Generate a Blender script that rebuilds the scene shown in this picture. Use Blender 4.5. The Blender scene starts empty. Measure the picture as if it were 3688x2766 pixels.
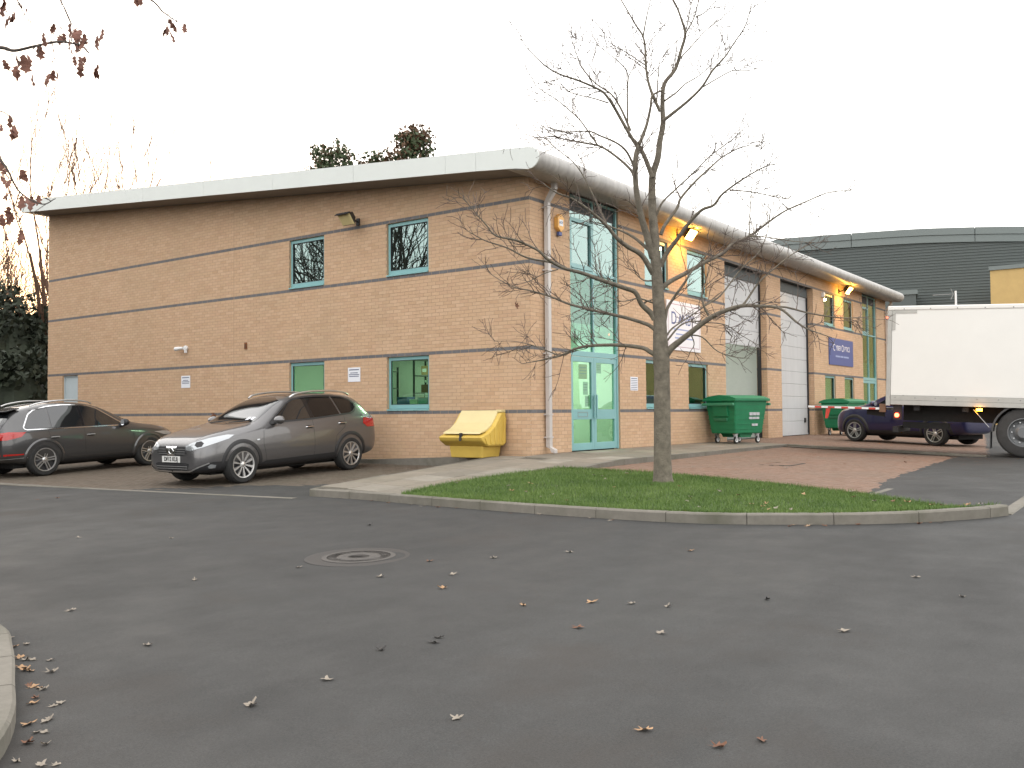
import bpy, bmesh, math, random
import numpy as np
from mathutils import Vector, Matrix
from mathutils.bvhtree import BVHTree

random.seed(7)
rng = np.random.default_rng(7)
SC = bpy.context.scene
COL = SC.collection
PI = math.pi
rad = math.radians

# ------------------------------------------------------------------ camera
cam_d = bpy.data.cameras.new('camera')
cam = bpy.data.objects.new('camera', cam_d)
COL.objects.link(cam)
cam_d.sensor_width = 36.0
cam_d.lens = 36.0 * 3346.6 / 3688.0
cam_d.clip_start = 0.05
cam_d.clip_end = 3000
CAMPOS = Vector((-15.1415, -10.5763, 0.8322))
cam.matrix_world = Matrix(((0.58917107, -0.02039531, -0.80775088, CAMPOS.x),
                           (-0.80796702, -0.02497925, -0.588698, CAMPOS.y),
                           (-0.00817033, 0.9994799, -0.03119579, CAMPOS.z),
                           (0, 0, 0, 1)))
SC.camera = cam

# ------------------------------------------------------------------ sky, sun, exposure
SUN_AZ = rad(27.0)          # low in the west, behind the trees at the left end of the building
SUN_EL = rad(3.0)
world = bpy.data.worlds.new('World')
SC.world = world
world.use_nodes = True
wn, wl = world.node_tree.nodes, world.node_tree.links
wn.clear()
w_out = wn.new('ShaderNodeOutputWorld')
w_bg = wn.new('ShaderNodeBackground')
w_sky = wn.new('ShaderNodeTexSky')
w_sky.sky_type = 'NISHITA'
w_sky.sun_disc = False
w_sky.sun_elevation = SUN_EL
w_sky.sun_rotation = SUN_AZ
w_sky.altitude = 20
w_sky.air_density = 1.0
w_sky.dust_density = 3.0
w_sky.ozone_density = 1.0
w_mix = wn.new('ShaderNodeMix')
w_mix.data_type = 'RGBA'
w_mix.blend_type = 'ADD'
w_mix.inputs[0].default_value = 1.0
# thin even cloud sheet over the whole dome, faintly uneven
w_co = wn.new('ShaderNodeTexCoord')
w_no = wn.new('ShaderNodeTexNoise')
w_no.inputs['Scale'].default_value = 2.2
w_no.inputs['Detail'].default_value = 4
w_ramp = wn.new('ShaderNodeValToRGB')
w_ramp.color_ramp.elements[0].position = 0.3
w_ramp.color_ramp.elements[0].color = (14.0, 13.9, 14.0, 1)
w_ramp.color_ramp.elements[1].position = 0.72
w_ramp.color_ramp.elements[1].color = (17.0, 16.4, 15.6, 1)
wl.new(w_co.outputs['Generated'], w_no.inputs['Vector'])
wl.new(w_no.outputs['Fac'], w_ramp.inputs['Fac'])
wl.new(w_sky.outputs['Color'], w_mix.inputs[6])
wl.new(w_ramp.outputs['Color'], w_mix.inputs[7])
wl.new(w_mix.outputs[2], w_bg.inputs['Color'])
w_bg.inputs['Strength'].default_value = 0.142
wl.new(w_bg.outputs['Background'], w_out.inputs['Surface'])

sun_d = bpy.data.lights.new('sun', 'SUN')
sun_d.energy = 0.6
sun_d.angle = rad(12)
sun_d.color = (1.0, 0.72, 0.48)
sun = bpy.data.objects.new('sun', sun_d)
COL.objects.link(sun)
sdir = Vector((math.sin(SUN_AZ) * math.cos(SUN_EL), math.cos(SUN_AZ) * math.cos(SUN_EL), math.sin(SUN_EL)))
sun.rotation_euler = (-sdir).to_track_quat('-Z', 'Y').to_euler()

SC.view_settings.view_transform = 'Standard'
SC.view_settings.look = 'None'
SC.view_settings.exposure = 0.0
SC.view_settings.gamma = 1.0
SC.view_settings.use_curve_mapping = False
SC.render.engine = 'CYCLES'
SC.cycles.use_denoising = True
SC.cycles.max_bounces = 7
SC.cycles.diffuse_bounces = 3
SC.cycles.glossy_bounces = 4
SC.cycles.transparent_max_bounces = 12
SC.cycles.transmission_bounces = 6
SC.cycles.caustics_reflective = False
SC.cycles.caustics_refractive = False
SC.cycles.sample_clamp_indirect = 6.0

# ------------------------------------------------------------------ materials
MATS = {}

def nodes_of(m):
    return m.node_tree.nodes, m.node_tree.links

def simple(name, col, rough=0.6, metal=0.0, spec=0.5, emit=None, estr=0.0, coat=0.0, noise=0.0, nscale=8.0, bump=0.0, bscale=60.0, streak=0.0):
    m = bpy.data.materials.new(name)
    m.use_nodes = True
    n, l = nodes_of(m)
    b = n['Principled BSDF']
    b.inputs['Base Color'].default_value = (*col, 1)
    b.inputs['Roughness'].default_value = rough
    b.inputs['Metallic'].default_value = metal
    b.inputs['Specular IOR Level'].default_value = spec
    b.inputs['Coat Weight'].default_value = coat
    if coat:
        b.inputs['Coat Roughness'].default_value = 0.04
    if emit:
        b.inputs['Emission Color'].default_value = (*emit, 1)
        b.inputs['Emission Strength'].default_value = estr
    if noise or bump or streak:
        tc = n.new('ShaderNodeTexCoord')
    if noise or streak:
        base = (*col, 1)
        last = None
        if noise:
            t = n.new('ShaderNodeTexNoise')
            t.inputs['Scale'].default_value = nscale
            t.inputs['Detail'].default_value = 8
            t.inputs['Roughness'].default_value = 0.65
            l.new(tc.outputs['Object'], t.inputs['Vector'])
            mr = n.new('ShaderNodeMapRange')
            mr.inputs[1].default_value = 0.25
            mr.inputs[2].default_value = 0.75
            mr.inputs[3].default_value = 1.0 - noise
            mr.inputs[4].default_value = 1.0 + noise
            l.new(t.outputs['Fac'], mr.inputs[0])
            last = mr.outputs[0]
        if streak:
            mp = n.new('ShaderNodeMapping')
            mp.inputs['Scale'].default_value = (9, 9, 0.5)
            l.new(tc.outputs['Object'], mp.inputs['Vector'])
            t2 = n.new('ShaderNodeTexNoise')
            t2.inputs['Scale'].default_value = 1.2
            t2.inputs['Detail'].default_value = 6
            l.new(mp.outputs['Vector'], t2.inputs['Vector'])
            m2 = n.new('ShaderNodeMapRange')
            m2.inputs[1].default_value = 0.35
            m2.inputs[2].default_value = 0.7
            m2.inputs[3].default_value = 1.0
            m2.inputs[4].default_value = 1.0 - streak
            l.new(t2.outputs['Fac'], m2.inputs[0])
            if last:
                mm = n.new('ShaderNodeMath')
                mm.operation = 'MULTIPLY'
                l.new(last, mm.inputs[0])
                l.new(m2.outputs[0], mm.inputs[1])
                last = mm.outputs[0]
            else:
                last = m2.outputs[0]
        mx = n.new('ShaderNodeVectorMath')
        mx.operation = 'SCALE'
        mx.inputs[0].default_value = col
        l.new(last, mx.inputs['Scale'])
        l.new(mx.outputs[0], b.inputs['Base Color'])
    if bump:
        t3 = n.new('ShaderNodeTexNoise')
        t3.inputs['Scale'].default_value = bscale
        t3.inputs['Detail'].default_value = 6
        l.new(tc.outputs['Object'], t3.inputs['Vector'])
        bp = n.new('ShaderNodeBump')
        bp.inputs['Strength'].default_value = bump
        bp.inputs['Distance'].default_value = 0.02
        l.new(t3.outputs['Fac'], bp.inputs['Height'])
        l.new(bp.outputs['Normal'], b.inputs['Normal'])
    MATS[name] = m
    return m

def piece_material(name, cols, rough=0.85, grain=0.12, gscale=14.0, bump=0.25, bscale=90.0, stain=None):
    """pieces (bricks, blocks, slabs): one tint per piece from its island and object, grain inside each"""
    m = bpy.data.materials.new(name)
    m.use_nodes = True
    n, l = nodes_of(m)
    b = n['Principled BSDF']
    b.inputs['Roughness'].default_value = rough
    b.inputs['Specular IOR Level'].default_value = 0.25
    ge = n.new('ShaderNodeNewGeometry')
    oi = n.new('ShaderNodeObjectInfo')
    ad = n.new('ShaderNodeMath'); ad.operation = 'ADD'
    fr = n.new('ShaderNodeMath'); fr.operation = 'FRACT'
    l.new(ge.outputs['Random Per Island'], ad.inputs[0])
    l.new(oi.outputs['Random'], ad.inputs[1])
    l.new(ad.outputs[0], fr.inputs[0])
    rp = n.new('ShaderNodeValToRGB')
    els = rp.color_ramp.elements
    while len(els) < len(cols):
        els.new(0.5)
    for i, c in enumerate(cols):
        els[i].position = i / max(1, len(cols) - 1)
        els[i].color = (*c, 1)
    l.new(fr.outputs[0], rp.inputs['Fac'])
    t = n.new('ShaderNodeTexNoise')
    t.inputs['Scale'].default_value = gscale
    t.inputs['Detail'].default_value = 9
    t.inputs['Roughness'].default_value = 0.7
    l.new(ge.outputs['Position'], t.inputs['Vector'])
    mr = n.new('ShaderNodeMapRange')
    mr.inputs[1].default_value = 0.25
    mr.inputs[2].default_value = 0.75
    mr.inputs[3].default_value = 1 - grain
    mr.inputs[4].default_value = 1 + grain
    l.new(t.outputs['Fac'], mr.inputs[0])
    sc = n.new('ShaderNodeVectorMath'); sc.operation = 'SCALE'
    l.new(rp.outputs['Color'], sc.inputs[0])
    l.new(mr.outputs[0], sc.inputs['Scale'])
    last = sc.outputs[0]
    if stain:
        scol, sscale, lo, hi, amt = stain
        t2 = n.new('ShaderNodeTexNoise')
        t2.inputs['Scale'].default_value = sscale
        t2.inputs['Detail'].default_value = 7
        t2.inputs['Roughness'].default_value = 0.6
        l.new(ge.outputs['Position'], t2.inputs['Vector'])
        m2 = n.new('ShaderNodeMapRange')
        m2.inputs[1].default_value = lo
        m2.inputs[2].default_value = hi
        m2.inputs[3].default_value = 0
        m2.inputs[4].default_value = amt
        l.new(t2.outputs['Fac'], m2.inputs[0])
        mx = n.new('ShaderNodeMix'); mx.data_type = 'RGBA'
        l.new(m2.outputs[0], mx.inputs[0])
        l.new(last, mx.inputs[6])
        mx.inputs[7].default_value = (*scol, 1)
        last = mx.outputs[2]
    l.new(last, b.inputs['Base Color'])
    t3 = n.new('ShaderNodeTexNoise')
    t3.inputs['Scale'].default_value = bscale
    t3.inputs['Detail'].default_value = 5
    l.new(ge.outputs['Position'], t3.inputs['Vector'])
    bp = n.new('ShaderNodeBump')
    bp.inputs['Strength'].default_value = bump
    bp.inputs['Distance'].default_value = 0.01
    l.new(t3.outputs['Fac'], bp.inputs['Height'])
    l.new(bp.outputs['Normal'], b.inputs['Normal'])
    MATS[name] = m
    return m

def glass_material(name, tint, refl=0.12, rough=0.0):
    m = bpy.data.materials.new(name)
    m.use_nodes = True
    n, l = nodes_of(m)
    n.clear()
    out = n.new('ShaderNodeOutputMaterial')
    tr = n.new('ShaderNodeBsdfTransparent')
    tr.inputs['Color'].default_value = (*tint, 1)
    gl = n.new('ShaderNodeBsdfGlossy')
    gl.inputs['Roughness'].default_value = rough
    gl.inputs['Color'].default_value = (0.80, 0.97, 0.95, 1)
    lw = n.new('ShaderNodeLayerWeight')
    lw.inputs['Blend'].default_value = 0.5
    mr = n.new('ShaderNodeMapRange')
    mr.inputs[1].default_value = 0.0
    mr.inputs[2].default_value = 1.0
    mr.inputs[3].default_value = refl
    mr.inputs[4].default_value = 1.0
    pw = n.new('ShaderNodeMath'); pw.operation = 'POWER'; pw.inputs[1].default_value = 4.0
    l.new(lw.outputs['Facing'], pw.inputs[0])
    l.new(pw.outputs[0], mr.inputs[0])
    mx = n.new('ShaderNodeMixShader')
    l.new(mr.outputs[0], mx.inputs[0])
    l.new(tr.outputs[0], mx.inputs[1])
    l.new(gl.outputs[0], mx.inputs[2])
    l.new(mx.outputs[0], out.inputs['Surface'])
    MATS[name] = m
    return m

piece_material('brick', [(0.52, 0.345, 0.218), (0.58, 0.395, 0.255), (0.545, 0.36, 0.235), (0.60, 0.415, 0.275), (0.55, 0.375, 0.24)],
               rough=0.9, grain=0.08, gscale=11, bump=0.12, bscale=120, stain=((0.40, 0.31, 0.20), 0.55, 0.5, 0.78, 0.4))
piece_material('band_brick', [(0.135, 0.135, 0.14), (0.16, 0.16, 0.165), (0.145, 0.143, 0.15)], rough=0.7, grain=0.12, bump=0.15)
simple('mortar', (0.42, 0.295, 0.20), rough=0.95, noise=0.15, nscale=9, bump=0.3, bscale=150)
piece_material('red_block', [(0.185, 0.115, 0.082), (0.215, 0.138, 0.10), (0.20, 0.132, 0.098), (0.225, 0.15, 0.112)], rough=0.85, grain=0.18, gscale=9,
               stain=((0.17, 0.132, 0.102), 0.7, 0.45, 0.7, 0.6))
piece_material('brown_block', [(0.105, 0.083, 0.064), (0.125, 0.10, 0.078), (0.118, 0.096, 0.076), (0.135, 0.11, 0.087)], rough=0.85, grain=0.18, gscale=9,
               stain=((0.085, 0.08, 0.062), 0.6, 0.42, 0.7, 0.7))
piece_material('slab', [(0.215, 0.19, 0.152), (0.245, 0.215, 0.175), (0.225, 0.198, 0.16), (0.205, 0.185, 0.155), (0.31, 0.285, 0.24)], rough=0.85, grain=0.14, gscale=6,
               stain=((0.14, 0.128, 0.10), 1.1, 0.45, 0.72, 0.6))
piece_material('kerb_concrete', [(0.17, 0.158, 0.135), (0.195, 0.18, 0.155), (0.18, 0.168, 0.145)], rough=0.88, grain=0.16, gscale=10,
               stain=((0.10, 0.10, 0.072), 1.6, 0.45, 0.72, 0.7))
simple('joint_sand', (0.10, 0.09, 0.07), rough=0.95, noise=0.3, nscale=12)
simple('soil', (0.06, 0.045, 0.03), rough=0.95, noise=0.3, nscale=12)
simple('grass_ground', (0.05, 0.085, 0.02), rough=0.95, noise=0.4, nscale=3.5, bump=0.4, bscale=70)
simple('teal', (0.22, 0.43, 0.44), rough=0.4, noise=0.05, nscale=4)
simple('fascia_white', (0.66, 0.69, 0.665), rough=0.42, noise=0.03, nscale=2)
simple('nose_grey', (0.40, 0.385, 0.365), rough=0.45, noise=0.14, nscale=2.3, streak=0.25)
simple('soffit', (0.21, 0.185, 0.165), rough=0.7, noise=0.1, nscale=3)
simple('roof_sheet', (0.40, 0.41, 0.41), rough=0.5, noise=0.1)
simple('pipe_grey', (0.55, 0.52, 0.50), rough=0.4, noise=0.06, nscale=3, streak=0.12)
simple('door_white', (0.54, 0.545, 0.555), rough=0.45, noise=0.04, nscale=2, streak=0.08)
simple('steel_door', (0.46, 0.53, 0.56), rough=0.5, noise=0.04)
simple('dark', (0.02, 0.02, 0.022), rough=0.6)
simple('black_plastic', (0.022, 0.022, 0.024), rough=0.55, noise=0.2, nscale=20)
simple('black_gloss', (0.012, 0.012, 0.014), rough=0.12)
simple('blind', (0.05, 0.055, 0.06), rough=0.7)
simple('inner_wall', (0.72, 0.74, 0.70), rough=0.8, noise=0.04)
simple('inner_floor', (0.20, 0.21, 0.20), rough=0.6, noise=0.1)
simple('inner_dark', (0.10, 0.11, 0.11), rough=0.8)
simple('white', (0.80, 0.80, 0.80), rough=0.5)
simple('paper', (0.78, 0.79, 0.84), rough=0.7)
simple('ink', (0.17, 0.19, 0.26), rough=0.8)
simple('red', (0.55, 0.05, 0.03), rough=0.5)
simple('orange', (0.75, 0.26, 0.04), rough=0.5)
simple('yellow', (0.75, 0.55, 0.10), rough=0.5)
simple('blue', (0.04, 0.13, 0.33), rough=0.5)
simple('brown', (0.17, 0.09, 0.05), rough=0.7)
simple('card', (0.38, 0.25, 0.13), rough=0.8)
simple('rust', (0.20, 0.075, 0.03), rough=0.9, noise=0.3, nscale=30)
simple('galv', (0.48, 0.49, 0.50), rough=0.35, metal=0.8, noise=0.1)
simple('chrome', (0.80, 0.81, 0.83), rough=0.12, metal=1.0)
simple('alloy', (0.62, 0.62, 0.62), rough=0.3, metal=0.85)
simple('alloy_dark', (0.05, 0.05, 0.052), rough=0.4, metal=0.4)
simple('tyre', (0.022, 0.022, 0.022), rough=0.85, noise=0.25, nscale=14, bump=0.2, bscale=80)
simple('wheel_well', (0.008, 0.008, 0.008), rough=0.95)
simple('car_glass', (0.012, 0.014, 0.016), rough=0.03, spec=0.9, coat=0.6)
simple('privacy_glass', (0.007, 0.007, 0.008), rough=0.08, spec=0.5)
simple('lamp_clear', (0.42, 0.44, 0.46), rough=0.1, metal=0.5, coat=1.0)
simple('lamp_red', (0.42, 0.015, 0.012), rough=0.15, coat=0.8)
simple('paint_grey', (0.13, 0.127, 0.13), rough=0.32, metal=0.55, coat=1.0)
simple('paint_slate', (0.072, 0.072, 0.074), rough=0.32, metal=0.5, coat=1.0)
simple('paint_blue', (0.018, 0.017, 0.075), rough=0.32, metal=0.4, coat=1.0)
simple('plate_white', (0.72, 0.72, 0.70), rough=0.4)
simple('bin_green', (0.012, 0.20, 0.085), rough=0.5, noise=0.12, nscale=5)
simple('bin_green_pale', (0.05, 0.24, 0.13), rough=0.55, noise=0.1, nscale=5)
simple('grit_yellow', (0.62, 0.43, 0.085), rough=0.5, noise=0.08, nscale=4)
simple('grit_lid', (0.66, 0.56, 0.29), rough=0.5, noise=0.05, nscale=3)
simple('truck_white', (0.80, 0.78, 0.74), rough=0.4, noise=0.025, nscale=1.5)
simple('truck_alu', (0.44, 0.43, 0.40), rough=0.5, metal=0.3, noise=0.12, nscale=4)
simple('chassis', (0.018, 0.018, 0.018), rough=0.8, noise=0.3)
simple('mudguard', (0.055, 0.055, 0.057), rough=0.6)
simple('truck_hub', (0.16, 0.165, 0.17), rough=0.5, metal=0.4)
simple('truck_tyre', (0.045, 0.043, 0.042), rough=0.9, noise=0.2)
simple('sign_white', (0.78, 0.76, 0.79), rough=0.4)
simple('sign_blue', (0.065, 0.10, 0.29), rough=0.4)
simple('sign_ink', (0.07, 0.10, 0.26), rough=0.5)
simple('sign_line', (0.42, 0.22, 0.26), rough=0.5)
simple('sign_pale', (0.30, 0.36, 0.58), rough=0.5)
simple('alarm_yellow', (0.78, 0.42, 0.11), rough=0.4)
simple('clad_grey', (0.078, 0.093, 0.09), rough=0.5, noise=0.06, nscale=0.4)
simple('clad_trim', (0.155, 0.18, 0.176), rough=0.5, noise=0.05)
simple('tan_brick', (0.52, 0.36, 0.15), rough=0.9, noise=0.08, nscale=2)
simple('bark', (0.155, 0.135, 0.105), rough=0.95, noise=0.45, nscale=9, bump=0.6, bscale=40)
simple('twig', (0.105, 0.08, 0.066), rough=0.9, noise=0.3, nscale=12)
simple('far_twig', (0.13, 0.075, 0.05), rough=0.9)  # reddish tint of the sunset glow is put into the twig colour
simple('oak_bark', (0.07, 0.06, 0.052), rough=0.95, noise=0.3)
simple('oak_leaf', (0.15, 0.065, 0.045), rough=0.8, noise=0.35, nscale=16)
simple('ever_leaf', (0.042, 0.062, 0.022), rough=0.7, noise=0.35, nscale=4)
simple('ever_leaf_brown', (0.11, 0.06, 0.03), rough=0.75, noise=0.35, nscale=4)
simple('hedge_leaf', (0.028, 0.038, 0.022), rough=0.75, noise=0.45, nscale=3)
simple('leaf_tan', (0.36, 0.22, 0.12), rough=0.8, noise=0.3, nscale=30)
simple('leaf_pale', (0.25, 0.215, 0.175), rough=0.8, noise=0.25, nscale=30)
simple('leaf_brown', (0.15, 0.07, 0.04), rough=0.8, noise=0.3, nscale=30)
simple('leaf_dark', (0.03, 0.027, 0.025), rough=0.6)
simple('iron', (0.085, 0.078, 0.072), rough=0.7, metal=0.3, noise=0.3, nscale=14)
simple('grey_metal', (0.28, 0.28, 0.275), rough=0.5, metal=0.3)
simple('bag_white', (0.50, 0.51, 0.54), rough=0.3, noise=0.15, nscale=5)
simple('lit_orange', (1, 0.6, 0.15), emit=(1.0, 0.52, 0.10), estr=34.0)
simple('lit_marker', (1, 0.5, 0.1), emit=(1.0, 0.36, 0.02), estr=26.0)
simple('lit_red', (1, 0.1, 0.05), emit=(1.0, 0.05, 0.02), estr=26.0)
simple('lit_tube', (1, 1, 1), emit=(0.92, 1.0, 0.93), estr=9.0)
glass_material('glass_low', (0.58, 0.76, 0.60), refl=0.05)
glass_material('glass_up', (0.30, 0.50, 0.46), refl=0.27)
glass_material('glass_lobby', (0.48, 0.76, 0.60), refl=0.12)

def blade_material():
    m = bpy.data.materials.new('grass_blade')
    m.use_nodes = True
    n, l = nodes_of(m)
    b = n['Principled BSDF']
    b.inputs['Roughness'].default_value = 0.6
    ge = n.new('ShaderNodeNewGeometry')
    t = n.new('ShaderNodeTexNoise')
    t.inputs['Scale'].default_value = 1.3
    t.inputs['Detail'].default_value = 5
    l.new(ge.outputs['Position'], t.inputs['Vector'])
    ad = n.new('ShaderNodeMath'); ad.operation = 'MULTIPLY_ADD'
    l.new(ge.outputs['Random Per Island'], ad.inputs[0])
    ad.inputs[1].default_value = 0.45
    l.new(t.outputs['Fac'], ad.inputs[2])
    rp = n.new('ShaderNodeValToRGB')
    e = rp.color_ramp.elements
    e[0].position = 0.35; e[0].color = (0.045, 0.095, 0.014, 1)
    e[1].position = 0.95; e[1].color = (0.135, 0.205, 0.045, 1)
    k = e.new(0.68); k.color = (0.085, 0.155, 0.024, 1)
    l.new(ad.outputs[0], rp.inputs['Fac'])
    l.new(rp.outputs['Color'], b.inputs['Base Color'])
    MATS['grass_blade'] = m
blade_material()

def asphalt_material():
    m = bpy.data.materials.new('asphalt')
    m.use_nodes = True
    n, l = nodes_of(m)
    b = n['Principled BSDF']
    b.inputs['Specular IOR Level'].default_value = 0.3
    ge = n.new('ShaderNodeNewGeometry')
    def noise(scale, detail=6, rough=0.6, vec=None):
        t = n.new('ShaderNodeTexNoise')
        t.inputs['Scale'].default_value = scale
        t.inputs['Detail'].default_value = detail
        t.inputs['Roughness'].default_value = rough
        l.new(vec or ge.outputs['Position'], t.inputs['Vector'])
        return t.outputs['Fac']
    def rng_(src, a, b_, c, d):
        r = n.new('ShaderNodeMapRange')
        for i, v in enumerate((a, b_, c, d)):
            r.inputs[i + 1].default_value = v
        l.new(src, r.inputs[0])
        return r.outputs[0]
    def mul(a, c):
        q = n.new('ShaderNodeMath'); q.operation = 'MULTIPLY'
        l.new(a, q.inputs[0]); l.new(c, q.inputs[1])
        return q.outputs[0]
    big = rng_(noise(0.28, 5), 0.3, 0.7, 0.88, 1.12)
    mid = rng_(noise(2.3, 7, 0.7), 0.25, 0.75, 0.85, 1.15)
    fine = rng_(noise(95, 4, 0.8), 0.25, 0.75, 0.55, 1.45)
    # worn wheel tracks: stretched noise along the carriageway
    mp = n.new('ShaderNodeMapping')
    mp.inputs['Rotation'].default_value = (0, 0, rad(-22))
    mp.inputs['Scale'].default_value = (0.09, 0.9, 1)
    l.new(ge.outputs['Position'], mp.inputs['Vector'])
    trk = rng_(noise(1.0, 5, 0.65, mp.outputs['Vector']), 0.35, 0.7, 0.84, 1.1)
    f = mul(mul(big, mid), mul(fine, trk))
    # pale chips of stone
    vo = n.new('ShaderNodeTexVoronoi')
    vo.inputs['Scale'].default_value = 55
    l.new(ge.outputs['Position'], vo.inputs['Vector'])
    chip = rng_(vo.outputs['Distance'], 0.0, 0.16, 1.0, 0.0)
    sep = n.new('ShaderNodeSeparateColor')
    l.new(vo.outputs['Color'], sep.inputs['Color'])
    chip = mul(chip, rng_(sep.outputs[0], 0.90, 0.93, 0.0, 0.7))
    sc = n.new('ShaderNodeVectorMath'); sc.operation = 'SCALE'
    sc.inputs[0].default_value = (0.0465, 0.0465, 0.0455)
    l.new(f, sc.inputs['Scale'])
    mx = n.new('ShaderNodeMix'); mx.data_type = 'RGBA'
    l.new(chip, mx.inputs[0])
    l.new(sc.outputs[0], mx.inputs[6])
    mx.inputs[7].default_value = (0.14, 0.137, 0.13, 1)
    # reddish silt in patches
    silt = rng_(noise(0.55, 6, 0.65), 0.56, 0.74, 0.0, 0.55)
    mx2 = n.new('ShaderNodeMix'); mx2.data_type = 'RGBA'
    l.new(silt, mx2.inputs[0])
    l.new(mx.outputs[2], mx2.inputs[6])
    mx2.inputs[7].default_value = (0.063, 0.054, 0.047, 1)
    l.new(mx2.outputs[2], b.inputs['Base Color'])
    l.new(rng_(noise(1.1, 5), 0.3, 0.7, 0.62, 0.85), b.inputs['Roughness'])
    bp = n.new('ShaderNodeBump')
    bp.inputs['Strength'].default_value = 0.55
    bp.inputs['Distance'].default_value = 0.008
    l.new(noise(130, 4, 0.75), bp.inputs['Height'])
    l.new(bp.outputs['Normal'], b.inputs['Normal'])
    MATS['asphalt'] = m
asphalt_material()

# ------------------------------------------------------------------ helpers
def tag(o, label=None, cat=None, group=None, kind=None):
    if label: o['label'] = label
    if cat: o['category'] = cat
    if group: o['group'] = group
    if kind: o['kind'] = kind
    return o

def empty(name, loc=(0, 0, 0), rz=0.0, parent=None):
    o = bpy.data.objects.new(name, None)
    o.empty_display_size = 0.1
    COL.objects.link(o)
    o.location = loc
    o.rotation_euler = (0, 0, rz)
    if parent: o.parent = parent
    return o

def link_mesh(name, me, mat=None, parent=None):
    if mat and not me.materials:
        me.materials.append(MATS[mat])
    o = bpy.data.objects.new(name, me)
    COL.objects.link(o)
    if parent: o.parent = parent
    return o

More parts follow.
